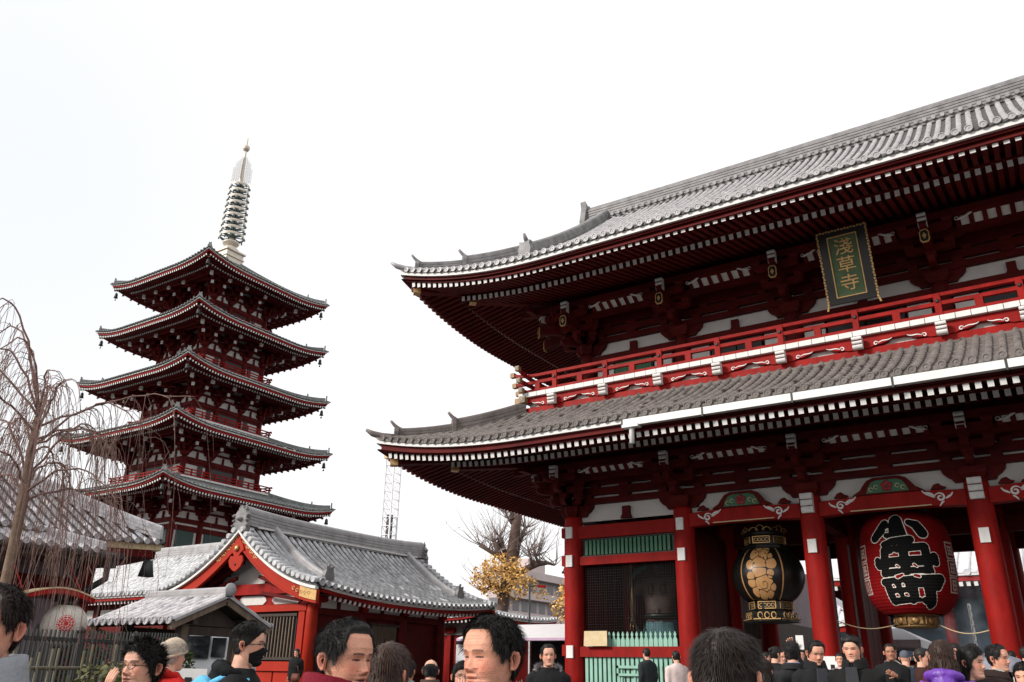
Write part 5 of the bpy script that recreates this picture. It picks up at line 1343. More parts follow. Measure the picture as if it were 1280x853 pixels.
# ------------------------------------------------------------------ main hall and other things beyond the gate
mh = thing('main_hall', 'large temple hall with a pale ribbed roof, seen through the gate at far right', 'hall', (-4, 90, .5))
mp, mg = world_parts(mh, (-4, 90, .5))
MR = Roof(-4, 92, 24, 17.5, 9.5, 11, 17.5, .6, 8, .8)
RT = mat('light_roof_tile', (.62, .60, .62), .45, .15, 3)
sheet = MB(); h = MR.hx
n = int(2*h/.9); qs = [-h+2*h*i/n for i in range(n+1)]
for q in qs:
    if MR.umax('f', q) > .5 and q > -8: mb = MB(); MR.row(mb, 'f', q, MR.umax('f', q), .22, 2.5, n=6); mp(mb, 'cover_tile_row', RT)
for a, b in zip(qs[:-1], qs[1:]): MR.pan(sheet, 'f', a, b, max(.3, (MR.umax('f', a)+MR.umax('f', b))/2), 2.0, sag=.03)
mp(sheet, 'pan_tiles', RT, kind='stuff')
for nm, ins, dz, w, hh, m in (('white_fascia', .1, -.16, .2, .16, WHITE), ('eave_board', .3, -.45, .2, .4, RED)):
    mb = MB(); mb.sweep(MR.eave_path('f', ins, dz, 20), box_prof(w, hh)); mp(mb, nm, m)
for i in range(90):
    x = -27+.52*i; M = dirM((x, 74.9, 8.65), (x, 79, 9.4)); M = M @ Matrix.Diagonal((2.4, 1, 2.4, 1)); mg('rafter', rf_me, M)
NAVY = mat('navy_curtain', (.016, .026, .04), .85, .5, .25)
mb = MB(); mb.box((-26, 80, .4), (18, 104, 9.2)); mp(mb, 'wall', REDD)
mb = MB(); mb.box((-25, 79.4, 3.2), (17, 79.6, 7.9)); mp(mb, 'curtain', NAVY)
for i in range(9): mb = MB(); mb.lathe([(.45, .4), (.45, 8.5)], (-25+5.2*i, 78.6, 0), 14); mp(mb, 'column', REDD)
for i in range(8): mb = MB(); mb.box((-14, 70+i*.7, -.2), (8, 78, .6+.3*i)); mp(mb, 'step', STONE)
sm = MB(); sm.lathe([(1.0, 0), (2.6, 1.5), (3.4, 3.5), (3.0, 5.6), (1.2, 7.0)], (-5.2, 62, 1.2), 14)
vm = bpy.data.materials.new('smoke'); vm.use_nodes = True; t = vm.node_tree; t.nodes.remove(t.nodes['Principled BSDF'])
pv = t.nodes.new('ShaderNodeVolumePrincipled'); pv.inputs['Color'].default_value = (.75, .85, .95, 1); sn = t.nodes.new('ShaderNodeTexNoise'); sn.inputs['Scale'].default_value = .55; sn.inputs['Detail'].default_value = 4; sg_ = t.nodes.new('ShaderNodeNewGeometry'); t.links.new(sg_.outputs['Position'], sn.inputs['Vector'])
sr = t.nodes.new('ShaderNodeMapRange'); sr.inputs[1].default_value = .50; sr.inputs[2].default_value = .75; sr.inputs[3].default_value = 0; sr.inputs[4].default_value = .09; t.links.new(sn.outputs[0], sr.inputs[0]); t.links.new(sr.outputs[0], pv.inputs['Density'])
t.links.new(pv.outputs[0], t.nodes['Material Output'].inputs['Volume'])
o = sm.build('incense_smoke', vm); o['kind'] = 'stuff'
# side buildings seen through the passages
ob = thing('office', 'mauve walled building with a dark base, seen through the gate left of the red lantern', 'building', (-15, 42, .5))
op, og = world_parts(ob, (-15, 42, .5))
mb = MB(); mb.box((-17, 38, 3.9), (-11.6, 47, 6.5)); op(mb, 'wall', MAUVE)
mb = MB(); mb.box((-17.05, 37.95, .3), (-11.55, 47.05, 3.9)); op(mb, 'dark_base', DARKW)
mb = MB(); mb.box((-13.5, 37.9, 4.6), (-12.9, 38.1, 5.0)); op(mb, 'wall_sign', BLACK)
wpv = thing('wash_pavilion', 'low red pavilion with a white roof edge, seen through the gate beside the bronze lantern', 'pavilion', (-17, 62, .5))
vp_, vg_ = world_parts(wpv, (-17, 62, .5))
VR = Roof(-18.5, 64, 6.5, 6.0, 4.9, 4.2, 6.0, .3, 3, .9)
pan_roof(VR, 'fr', .5, .8, vp_, lambda f, q: VR.umax(f, q), RT, .11)
for face in 'fr':
    for nm, ins, dz, w, hh, m in (('white_fascia', .1, -.2, .2, .22, WHITE), ('eave_board', .3, -.5, .3, .35, RED)): mb = MB(); mb.sweep(VR.eave_path(face, ins, dz, 8), box_prof(w, hh)); vp_(mb, nm, m)
for x in (-23.5, -19, -14.0): mb = MB(); mb.box((x-.2, 59.3, .3), (x+.2, 59.7, 4.8)); vp_(mb, 'post', RED); mb = MB(); mb.box((x-.2, 67.8, .3), (x+.2, 68.2, 4.8)); vp_(mb, 'post', RED)
mb = MB(); mb.box((-23.5, 61, .3), (-14, 67, 3.6)); vp_(mb, 'screen', DARKW)
def canopy(name, label, x0, x1, y0, y1, z, rise, parent=None):
    c = thing(name, label, 'tent', ((x0+x1)/2, (y0+y1)/2, ground_z((x0+x1)/2, (y0+y1)/2)))
    f, g = world_parts(c, c.location); xm, ym = (x0+x1)/2, (y0+y1)/2
    mb = MB(); mb.add([(x0,y0,z),(x1,y0,z),(x1,y1,z),(x0,y1,z),(xm-.2*(x1-x0),ym,z+rise),(xm+.2*(x1-x0),ym,z+rise),(x0,y0,z-.28),(x1,y0,z-.28),(x1,y1,z-.28),(x0,y1,z-.28)], [(0,1,5,4),(1,2,5),(2,3,4,5),(3,0,4),(0,6,7,1),(1,7,8,2),(2,8,9,3),(3,9,6,0)]); f(mb, 'canopy', TENT)
    for x in (x0+.1, x1-.1):
        for y in (y0+.1, y1-.1): mb = MB(); mb.box((x-.03, y-.03, 0), (x+.03, y+.03, z)); f(mb, 'pole', GREYM)
    return c, f
canopy('stall_tent', 'white stall tent beyond the gate, below the red lantern', -8.4, -5.35, 35.5, 39, 2.95, .5)
canopy('stall_tent', 'white stall tent in front of the steps, right of the hanging cord', -4.4, -.6, 52, 56, 3.7, .7)
rc = MB()
for k in range(40):
    z = 1.0+4.1*k/40
    for s in (0, pi): rc.tube([(-4.80+.03*cos(k*.9+s), 48+.05*sin(k*.9+s), z), (-4.80+.03*cos((k+1)*.9+s), 48+.05*sin((k+1)*.9+s), z+.104)], .055, 5, 0 if s == 0 else 1)
tag(rc.build('braided_cord', [WHITE, MATS['plaster']]), 'white braided cord hanging behind the big lantern', 'cord')
def notice(x, y, z, w, h, label, cols, rz=0):
    n_ = thing('notice_stand', label, 'sign', (x, y, ground_z(x, y)+.1), rz); z0 = z-n_.location.z
    mb = MB(); mb.box((-w/2, -.02, z0-h), (w/2, .02, z0)); mb.build('panel', WHITE, n_)
    for i, (lo, hi, m) in enumerate(cols): q = MB(); q.box((lo[0]*w, -.028, z0-h+lo[1]*h), (hi[0]*w, -.0205, z0-h+hi[1]*h)); q.build('printed_block', m, n_)
    for s in (-1, 1): q = MB(); q.box((s*w*.42-.02, .021, 0), (s*w*.42+.02, .05, z0)); q.build('leg', GREYM, n_)
BLUE = mat('blue_print', (.03, .06, .35), .5)
notice(-5.2, 21.5, 2.0, .42, 1.0, 'white notice stand with a blue printed block at the foot of the column', [((-.32, .05), (.25, .62), BLUE), ((-.1, .72), (.12, .82), BLACK)])
ns = thing('hanging_sign', 'small white sign with black strokes hanging beyond the bronze lantern', 'sign', (-10.6, 33.6, 2.6))
mb = MB(); mb.box((-.45, -.03, -.32), (.45, .03, .32)); mb.build('panel', WHITE, ns)
q = MB()
for lo, hi in (((-.30, -.2), (-.25, .2)), ((-.05, -.18), (.0, .2)), ((.22, -.18), (.27, .2)), ((-.05, .15), (.27, .2)), ((-.05, -.18), (.27, -.13))): q.box((lo[0], -.036, lo[1]), (hi[0], -.031, hi[1]))
q.build('printed_strokes', BLACK, ns, kind='stuff'); q = MB(); q.box((-.5, -.02, -2.0), (-.45, .02, .32)); q.build('post', WHITE, ns)
for x, z in ((-6.1, 5.6), (-6.72, 5.6)):
    mb = MB(); mb.box((x-.03, GM-.38, .62), (x+.03, GM-.30, z)); gp(mb, 'door_edge', MAUVE)
# ================================================================== trees and street things
def branch_mat(name, c): return mat(name, c, .85, .3, 12, .4, 40, spec=.15)
TWIG = branch_mat('pinkish_twig_bark', (.23, .14, .12)); BARK = branch_mat('weathered_bark', (.21, .145, .105)); BARK2 = branch_mat('dark_bark', (.125, .085, .07)); PALET = branch_mat('grey_twig_bark', (.26, .20, .18))
RV = Vector((cos(radians(33.75)), sin(radians(33.75)), 0)); FV = Vector((-sin(radians(33.75)), cos(radians(33.75)), 0)); UP = Vector((0, 0, 1))
def rnd(a, b): return a+(b-a)*random.random()
def weeping_tree():
    random.seed(21)
    B = Vector((-10.74, 5.33, 0)); gz = ground_z(B.x, B.y)
    tr = thing('weeping_tree', 'bare weeping cherry tree with long drooping pinkish twigs, at the left edge', 'tree', (B.x, B.y, gz))
    tp, tg = world_parts(tr, tr.location)
    pts = [B+RV*dx+UP*z for dx, z in ((-.02, gz-.1), (-.03, .8), (-.06, 1.7), (-.06, 2.5), (-.08, 3.3), (-.13, 4.0), (-.15, 4.45))]
    mb = MB(); mb.tube(pts, [.11, .078, .066, .062, .058, .052, .038], 12); tp(mb, 'trunk', BARK)
    top = pts[-1]
    limbs = []
    for i in range(12):
        az = 2*pi*i/12+rnd(-.2, .2); L = rnd(.9, 1.6); z0 = rnd(-.9, .05); rise = rnd(.3, 1.05)
        limbs.append((az, L, z0, rise, rnd(.2, .9)))
    limbs += [(radians(33.75)+.12, 2.0, -.15, .45, -.1), (radians(33.75)-.25, 1.3, -.4, .25, .35), (radians(33.75)+pi-.3, 1.5, 0, 1.5, .4), (radians(33.75)+pi+.5, 1.1, 0, 1.55, .3), (radians(33.75)-1.0, 1.3, -.3, .6, .4), (radians(33.75)+pi+.1, 1.9, 0, .9, .5), (radians(33.75)-.5, 1.5, -1.0, .35, .5), (radians(33.75)+.4, 1.3, -1.1, .3, .5), (radians(33.75)-1.6, 1.2, -.9, .4, .5), (radians(33.75)+pi-.5, 1.2, -1.0, .4, .4)]
    for az, L, z0, rise, fall in limbs:
        d = Vector((cos(az), sin(az), 0)); s = Vector((-d.y, d.x, 0)); wob = rnd(-.3, .3)
        st = pts[5].lerp(top, 1+z0) if z0 > -1 else pts[4]
        st = top+UP*z0
        st = Vector((top.x, top.y, top.z+z0))-RV*(-.05*-z0)
        P = []
        for k in range(15):
            t = k/14; P.append(st+d*L*t+s*wob*t*t+UP*(rise*sin(pi*min(t*.75, 1))-fall*t**3)+Vector((rnd(-.02, .02), rnd(-.02, .02), rnd(-.02, .02))))
        lb = MB(); lb.tube(P, [.013*(1-t/14)**.7+.0035 for t in range(15)], 7); limb = tp(lb, 'limb', TWIG)
        tw = MB()
        for q in range(17):
            t = rnd(.15, 1); k = min(13, int(t*14)); p0 = P[k].lerp(P[k+1], t*14-k)
            a2 = rnd(0, 2*pi); dd = (d*rnd(.1, .9)+Vector((cos(a2), sin(a2), 0))*.55).normalized(); out = rnd(.12, .55); ln = rnd(.6, 2.4)
            if p0.z-ln < 1.1: ln = max(.3, p0.z-rnd(1.1, 1.8))
            c = []; ph = rnd(0, 6); r0 = rnd(.0035, .0065)
            for j in range(10):
                u = j/9; c.append(p0+dd*out*(1-exp(-2.2*u))*1.3+UP*(.22*out*sin(pi*min(1, u*2.2))-ln*u**1.45)+Vector((sin(ph+u*5), cos(ph*1.3+u*4), 0))*.035*u)
            tw.tube(c, [r0*(1-.75*j/9) for j in range(10)], 4, cap=False)
            for w in range(3):
                j = random.randint(2, 7); e = c[j]; a3 = rnd(0, 2*pi); L3 = rnd(.15, .5); dv = Vector((cos(a3), sin(a3), 0))*rnd(.25, .6)
                tw.tube([e, e+dv*L3*.4-UP*L3*.25, e+dv*L3*.6-UP*L3*.9], [r0*.55, r0*.45, r0*.2], 3, cap=False)
        tw.build('twigs', TWIG, limb, kind='stuff')
weeping_tree()
def leaf_cloud(mb, c, rx, rz, n, size, seed):
    random.seed(seed)
    for _ in range(n):
        while True:
            v = Vector((rnd(-1, 1), rnd(-1, 1), rnd(-1, 1)))
            if v.length <= 1: break
        if noise.noise(v*2.3+Vector((seed, 0, 0))) < -.08: continue
        p = Vector(c)+Vector((v.x*rx, v.y*rx, v.z*rz)); a = Vector((rnd(-1, 1), rnd(-1, 1), rnd(-1, 1))).normalized(); b = a.orthogonal().normalized(); s = size*rnd(.6, 1.3)
        mb.add([p-a*s, p+b*s*.6, p+a*s, p-b*s*.6], [(0, 1, 2, 3)])
YELLOW = mat('yellow_ginkgo_leaf', (.80, .46, .15), .7, .3, 1.5, spec=.2); PINEG = mat('dark_green_leaf', (.045, .075, .03), .7, .4, 2, spec=.2); HEDGE = mat('hedge_leaf', (.07, .10, .03), .7, .4, 3, spec=.2)
def ginkgo():
    random.seed(5)
    B = Vector((-33.6, 49.72, .5)); tr = thing('ginkgo_tree', 'big pollarded ginkgo with a cut trunk and a patch of yellow leaves', 'tree', B)
    tp, tg = world_parts(tr, B)
    Q = lambda px, py, dep=0: Vector((B.x, B.y, 0))+RV*((px-628)/17.6)+UP*(5.5+(765-py)/18.0)+FV*dep
    mb = MB(); mb.tube([Q(622, 860), Q(625, 790), Q(628, 760), Q(632, 735), Q(637, 710), Q(640, 685), Q(643, 660), Q(645, 640)], [.75, .5, .42, .40, .46, .41, .36, .35], 14); trunk = tp(mb, 'trunk', BARK2)
    mb = MB(); mb.tube([Q(645, 641), Q(645.5, 637.5)], [.35, .33], 12); mb.tube([Q(638, 655), Q(637, 639), Q(637, 636)], [.14, .17, .16], 8); tp(mb, 'cut_stub', BARK)
    limbs = [[(634, 706, .3), (620, 697, .2), (608, 690, .17), (598, 684, .19)], [(632, 708, .26), (622, 693, .22), (617, 681, .26)], [(634, 700, .24), (626, 686, .22), (623, 675, .28)], [(640, 690, .22), (650, 672, .17), (655, 661, .15)], [(640, 712, .18), (645, 700, .13), (649, 680, .08), (655, 668, .06)],
             [(636, 725, .36), (650, 716, .30), (664, 709, .28), (672, 705, .3), (684, 705, .13), (692, 707, .09)], [(664, 709, .2), (662, 700, .13), (659, 692, .12)], [(672, 705, .16), (668, 697, .1)], [(630, 740, .3), (616, 734, .2), (604, 742, .14)], [(640, 660, .14), (634, 652, .1), (630, 644, .09)]]
    for L in limbs:
        dep = rnd(-.6, .4); mb = MB(); mb.tube([Q(x, y, dep*i/3) for i, (x, y, r) in enumerate(L)], [r*.8 for x, y, r in L], 8); lb = tp(mb, 'limb', BARK2)
        mb = MB()
        for _ in range(22):
            x, y, r = random.choice(L[1:]); a = rnd(-1.2, 1.2); ln = rnd(.8, 2.6); p = Q(x, y, dep); d = (RV*sin(a)+UP*cos(a)*rnd(.4, 1)+FV*rnd(-.6, .6)).normalized()
            c = [p+d*ln*t+RV*rnd(-.08, .08)+UP*(.25*ln*t*t) for t in (0, .25, .5, .75, 1)]
            mb.tube(c, [.035, .028, .02, .014, .008], 4, cap=False)
            for w in range(3): e = c[random.randint(1, 4)]; mb.tube([e, e+Vector((rnd(-.4, .4), rnd(-.4, .4), rnd(0, .5)))*ln*.4], [.014, .006], 3, cap=False)
        mb.build('twigs', PALET, lb, kind='stuff')
    mb = MB()
    for i, (px, py, r, n) in enumerate(((618, 712, 1.0, 330), (632, 706, 1.1, 360), (605, 722, .9, 240), (628, 725, 1.3, 420), (645, 722, .9, 260), (598, 730, .7, 120), (612, 738, .8, 150), (648, 738, .8, 140), (660, 731, .6, 90), (676, 741, .7, 60), (636, 745, .9, 150))):
        leaf_cloud(mb, Q(px, py, rnd(-1.2, .2)), r, r*.8, int(n*1.6), .10, i)
    tp(mb, 'yellow_leaves', YELLOW, kind='stuff')
ginkgo()
def leafy(name, label, base, trunk_h, blobs, m, size, n, seed, group=None):
    t = thing(name, label, 'tree', base, group=group); f, g = world_parts(t, base); b = Vector(base)
    mb = MB(); mb.tube([b-UP*.2, b+UP*trunk_h*.5+RV*.1, b+UP*trunk_h], [.28, .2, .1], 8); 
    for k in range(7): a = k*2.4+seed; mb.tube([b+UP*trunk_h*(.5+.06*k), b+UP*trunk_h*(.8+.05*k)+Vector((cos(a), sin(a), 0))*blobs[0][3]*.8], [.09, .03], 6)
    f(mb, 'trunk', BARK2); mb = MB()
    for i, (dx, dy, dz, r) in enumerate(blobs): leaf_cloud(mb, b+RV*dx+FV*dy+UP*dz, r, r*.85, n, size, seed*10+i)
    f(mb, 'crown', m, kind='stuff')
leafy('yellow_tree', 'yellow leaved ginkgo partly hidden by the left gate column', (-34.6, 60.9, .5), 7, [(0, 0, 6.2, 1.7), (.8, 0, 7.6, 1.7), (.9, .5, 9.0, 1.3), (1.8, 0, 6.0, 2.0), (.6, 0, 4.4, 1.3), (2.4, 0, 8.4, 1.6)], YELLOW, .14, 620, 3)
leafy('evergreen_tree', 'dark evergreen tree behind the yellow ginkgo, beside the gate column', (-37.6, 67, .5), 8, [(.2, 0, 9.8, 1.3), (1.3, 0, 9.4, 1.4), (2.2, 0, 8.4, 1.6), (1.0, .5, 7.6, 1.7)], PINEG, .16, 500, 4)
def bare_tree(i, dx, H):
    b = Vector((-45.5, 62, .5))+RV*dx+FV*rnd(-2, 2); t = thing('bare_tree', ['bare pinkish winter tree just right of the ginkgo trunk', 'bare pinkish winter tree left of the street lamp', 'bare pinkish winter tree right behind the street lamp', 'tallest bare pinkish winter tree, between street lamp and yellow tree', 'bare pinkish winter tree next to the yellow tree and gate column', 'small bare winter tree behind the ginkgo trunk'][i], 'tree', b, group='bare trees before the apartment block'); f, g = world_parts(t, b)
    mb = MB(); tw = MB()
    def rec(p, d, L, r, k):
        q = p+d*L; (mb if k < 2 else tw).tube([p, p.lerp(q, .5)+Vector((rnd(-.05, .05), rnd(-.05, .05), 0))*L, q], [r, r*.8, r*.65], 5 if k < 2 else 3, cap=False)
        if k >= 5: return
        for _ in range(3 if k else 5):
            v = (d+Vector((rnd(-1, 1), rnd(-1, 1), rnd(-.2, .9)))*.75).normalized(); rec(q if random.random() < .6 else p.lerp(q, rnd(.4, .9)), v, L*rnd(.55, .8), max(.012, r*.6), k+1)
    rec(b-UP*.2, UP, H*.28, .2, 0); f(mb, 'trunk', BARK2); f(tw, 'twigs', branch_mat('rosy_twig', (.30, .19, .17)) if 'rosy_twig' not in MATS else MATS['rosy_twig'], kind='stuff')
random.seed(12)
for i, (dx, H) in enumerate(((12.3, 6.6), (13.9, 7.4), (15.6, 6.8), (17.2, 7.8), (18.9, 7.0), (11.0, 5.6))): bare_tree(i, dx, H)
# hedge bush behind the iron fence
def bush():
    b = (-17.7, 12.1, .2); t = thing('clipped_bush', 'rounded green clipped bush behind the iron fence', 'bush', b); f, g = world_parts(t, b)
    mb = MB(); leaf_cloud(mb, (b[0], b[1], 1.45), 1.05, .85, 5200, .045, 77); leaf_cloud(mb, (b[0]-.9, b[1]-.6, 1.45), .8, .8, 3200, .045, 78); f(mb, 'foliage', HEDGE, kind='stuff')
    mb = MB(); mb.tube([(b[0], b[1], 0), (b[0], b[1], 1.4)], .06, 6); mb.tube([(b[0]-.9, b[1]-.6, 0), (b[0]-.9, b[1]-.6, 1.4)], .05, 6); f(mb, 'stem', BARK2)
bush()
# ---- iron fence
def iron_fence():
    a = Vector((-11.1, 4.6, 0)); b = Vector((-14.25, 10.35, 0)); t = thing('iron_fence', 'black iron railing fence below the weeping tree', 'fence', (a.x, a.y, 0)); f, g = world_parts(t, t.location)
    d = (b-a); L = d.length; n = int(L/.105); ang = atan2(d.y, d.x)
    bar = MB(); bar.box((-.012, -.012, 0), (.012, .012, 1.72)); bar_me = bar.mesh('fence_bar', IRON)
    for i in range(n+1): p = a+d*i/n; g('fence_bar', bar_me, T(p.x, p.y, ground_z(p.x, p.y)+.02, ang))
    for z in (.18, .95, 1.76): mb = MB(); mb.beam(a+UP*(z+.03), b+UP*(z+.10), .045, .05); f(mb, 'fence_rail', IRON)
    for i in range(5): p = a+d*i/4; mb = MB(); mb.box((p.x-.04, p.y-.04, 0), (p.x+.04, p.y+.04, 1.93)); mb.lathe([(.06, 1.93), (.07, 1.97), (.01, 2.03)], (p.x, p.y, 0), 8); f(mb, 'fence_post', IRON)
iron_fence()
BAMB = mat('old_bamboo', (.11, .095, .06), .6, .3, 8)
def bamboo_fence():
    a = Vector((-9.7, 4.6, 0)); b = Vector((-10.9, 7.3, 0)); t = thing('bamboo_fence', 'low weathered bamboo fence in front of the iron railing', 'fence', (a.x, a.y, 0)); f, g = world_parts(t, t.location); d = b-a; random.seed(3)
    for z in (.6, 1.05, 1.42): mb = MB(); mb.tube([a+UP*z, b+UP*(z+.03)], .022, 7); f(mb, 'bamboo_rail', BAMB)
    for i in range(16): p = a+d*(i+rnd(.1, .9))/16; mb = MB(); mb.tube([p, p+UP*rnd(1.35, 1.75)+RV*rnd(-.05, .05)], .016, 6); f(mb, 'bamboo_stake', BAMB)
bamboo_fence()
def planter(x, y, label, seed):
    z = ground_z(x, y); t = thing('potted_shrub', label, 'plant', (x, y, z)); f, g = world_parts(t, t.location)
    mb = MB(); mb.lathe([(.16, 0), (.22, .35), (.24, .40), (.2, .40)], (x, y, z), 14); f(mb, 'pot', BARK); mb = MB(); leaf_cloud(mb, (x, y, z+.95), .38, .48, 900, .04, seed); f(mb, 'foliage', mat('olive_leaf', (.13, .13, .05), .7, .4, 5) if 'olive_leaf' not in MATS else MATS['olive_leaf'], kind='stuff')
    mb = MB(); mb.tube([(x, y, z+.35), (x+.03, y, z+1.0)], .02, 5); f(mb, 'stem', BARK2)
planter(-9.75, 6.15, 'olive leaved potted shrub beside the bamboo fence', 31)
# ---- round paper lantern on the left hall, small awning, letter board
def round_lantern():
    c = Vector((-18.35, 10.42, 2.27)); t = thing('round_lantern', 'round white paper lantern with a red blossom crest at the left hall', 'lantern', c); R_ = .45
    V = []; n1, n2 = 200, 110; D = []
    toc = Vector((-c.x, -c.y, 0)).normalized(); sd = Vector((-toc.y, toc.x, 0))
    for j in range(n2+1):
        ph = -pi/2+pi*j/n2
        for i in range(n1):
            th = 2*pi*i/n1; r = R_*(cos(ph)**.85 if cos(ph) > 1e-6 else 0)+.003*abs(sin(j*pi/8)); V.append((r*cos(th), r*sin(th), R_*.98*sin(ph)))
            v = Vector(V[-1]); u = v.dot(sd)-.03; w = v.z-.02; rr = sqrt(u*u+w*w); a = atan2(w, u)
            fl = rr-.19*(.90+.10*abs(cos(a*6)))
            if min((a*6/pi) % 1, 1-(a*6/pi) % 1)*rr*pi/6 < .006 and rr > .045: fl = .05
            if .045 < rr < .056 or .100 < rr < .111 or .152 < rr < .162: fl = .05
            D.append(1 if v.dot(toc) < 0 else max(-1, min(1, fl*5)))
    F = [(j*n1+i, j*n1+(i+1) % n1, (j+1)*n1+(i+1) % n1, (j+1)*n1+i) for j in range(n2) for i in range(n1)]
    me = bpy.data.meshes.new('paper_globe'); me.from_pydata(V, [], F); me.polygons.foreach_set('use_smooth', [True]*len(F)); add_attr(me, 'crest', D)
    me.materials.append(print_mat('crest_paper', [(0, (.55, .02, .03)), (.5, (.62, .57, .50))], 'crest', .7)); link('paper_globe', me, t)
    mb = MB(); mb.lathe([(.2, .41), (.22, .49), (.05, .51)], n=14); mb.lathe([(.16, -.49), (.2, -.41), (.1, -.39)], n=14); mb.tube([(0, 0, .56), (0, 0, 1.35)], .015, 5); mb.build('rim', BLACK, t)
round_lantern()
mb = MB(); P = [Vector((-18.25, 9.3, 2.78))+Vector((.0, 1, 0))*(1.5*k/10)+UP*(.16*sin(pi*k/10)) for k in range(11)]; mb.sweep(P, box_prof(.5, .10), 0); mb.sweep([p+UP*.065 for p in P], box_prof(.52, .03), 1); mb.tube([(-18.25, 9.4, 2.8), (-19.2, 9.4, 3.7)], .02, 5, 0); mb.tube([(-18.25, 10.7, 2.8), (-19.2, 10.7, 3.7)], .02, 5, 0)
tag(mb.build('awning', [RED, CREAM]), 'small curved red awning with a cream top above the round lantern', 'awning')
ab = thing('letter_board', 'small white board with a black pointed emblem beside the bamboo fence', 'sign', (-9.35, 7.0, 0.1))
mb = MB(); mb.box((-.22, -.02, .75), (.22, .02, 1.36)); mb.build('panel', WHITE, ab)
mb = MB(); mb.prism([(-.17, .82), (-.06, .82), (-.03, .92), (.04, .92), (.07, .82), (.17, .82), (.05, 1.26), (-.03, 1.26)], (0, -.021, 0), (1,0,0), (0,0,1), .006); mb.build('emblem', BLACK, ab)
for s in (-1, 1): mb = MB(); mb.box((s*.18-.02, .021, 0), (s*.18+.02, .05, 1.3)); mb.build('leg', WOOD, ab)
ab.rotation_euler = (0, 0, radians(38))
# ---- van
def van():
    c = Vector((-19.0, 15.0, ground_z(-19, 15))); t = thing('white_van', 'white van parked behind the small shelter, seen from its back', 'van', c, radians(38))
    prof = [(-1.6, .35), (1.65, .35), (1.68, .9), (1.55, 1.15), (1.0, 1.88), (-1.35, 1.93), (-1.58, 1.75), (-1.65, 1.0)]
    mb = MB(); W_ = .72
    mb.prism([(a, b) for a, b in prof], (W_-.06, 0, 0), (0,1,0), (0,0,1), -.001)
    i0 = len(mb.v); mb.v = []; mb.f = []; mb.m = []; mb.sm = []
    secs = [(-W_, .93), (-W_*.96, 1.0), (W_*.96, 1.0), (W_, .93)]
    for x, k in secs:
        for a, b in prof: mb.v.append((x, a*k, .35+(b-.35)*k if b > 1.2 else b))
    n = len(prof)
    for j in range(3):
        for i in range(n): q = (i+1) % n; mb.f.append((j*n+i, (j+1)*n+i, (j+1)*n+q, j*n+q)); mb.m.append(0); mb.sm.append(False)
    mb.f.append(tuple(range(n))); mb.m.append(0); mb.sm.append(False); mb.f.append(tuple(range(3*n, 4*n))[::-1]); mb.m.append(0); mb.sm.append(False)
    mb.build('body', VANW, t)
    def box(nm, lo, hi, m): q = MB(); q.box(lo, hi); return q.build(nm, m, t)
    w = box('rear_window', (-.56, -1.70, 1.22), (.20, -1.60, 1.72), GLASSD); box('rear_window', (.26, -1.69, 1.25), (.58, -1.60, 1.69), GLASSD)
    for s in (-1, 1): box('tail_lamp', (s*.64-.06, -1.70, .8), (s*.64+.06, -1.6, 1.1), RED)
    for s in (-1, 1): box('side_window', (s*.70-.03, -1.2, 1.2), (s*.70+.03, .2, 1.7), GLASSD)
    box('bumper', (-.7, -1.74, .36), (.7, -1.6, .58), GREYM); box('number_plate', (-.17, -1.715, .62), (.17, -1.65, .78), WHITE); box('windscreen', (-.6, 1.2, 1.25), (.6, 1.52, 1.6), GLASSD)
    for y in (-1.05, 1.1):
        for s in (-1, 1): q = MB(); q.tube([(s*.58, y, .30), (s*.74, y, .30)], .30, 18); wh = q.build('wheel', BLACK, t); q = MB(); q.tube([(s*.73, y, .30), (s*.755, y, .30)], .17, 14); q.build('rim', GREYM, wh)
van()
pb = thing('poster_rack', 'dark wooden rack of colourful small prints in front of the white van', 'rack', (-10.65, 8.05, -.32), radians(50))
for s in (-1, 1): mb = MB(); mb.beam((s*.34, 0, 0), (s*.34, .25, 1.62), .06, .06); mb.build('leg', DARKW, pb)
random.seed(9)
for i in range(5):
    for j in range(6):
        mb = MB(); y = .02+.155*(.75+j*.15); z = .75+j*.15; mb.box((-.28+i*.12, y-.02, z), (-.18+i*.12, y, z+.12)); mb.build('print', [MATS.get('c%d' % k) or mat('c%d' % k, c, .6) for k, c in (((i+2*j) % 5, [(.1, .3, .5), (.6, .55, .5), (.4, .2, .2), (.2, .15, .1), (.6, .4, .35)][(i+2*j) % 5]),)][0], pb)
# ---- white event tent
et = thing('event_tent', 'white event tent with dark open side, beside the far red hall', 'tent', (-17.6, 28.3, .5)); ef, eg = world_parts(et, et.location)
mb = MB(); x0, x1, y0, y1, z = -20.25, -14.6, 26.9, 29.9, 2.72
mb.add([(x0,y0,z),(x1,y0,z),(x1,y1,z),(x0,y1,z),(x0+.4,28.4,z+.55),(x1-.4,28.4,z+.55)], [(0,1,5,4),(1,2,5),(2,3,4,5),(3,0,4)]); ef(mb, 'canopy', TENT)
mb = MB(); mb.box((x0, y0-.01, z-.09), (x1, y0+.005, z)); ef(mb, 'valance', mat('lilac_valance', (.55, .38, .52), .7))
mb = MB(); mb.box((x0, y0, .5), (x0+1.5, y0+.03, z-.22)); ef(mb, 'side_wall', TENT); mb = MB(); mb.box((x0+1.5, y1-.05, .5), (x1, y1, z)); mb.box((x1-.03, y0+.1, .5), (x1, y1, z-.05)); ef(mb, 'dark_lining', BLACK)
for x in (x0+1.5, -17, x1-.1): mb = MB(); mb.box((x-.03, y0+.02, .5), (x+.03, y0+.08, z)); ef(mb, 'pole', GREYM)
wf = thing('barrier', 'low woven grey barrier at the open side of the white tent', 'barrier', (-15.8, 26.2, .5)); random.seed(4)
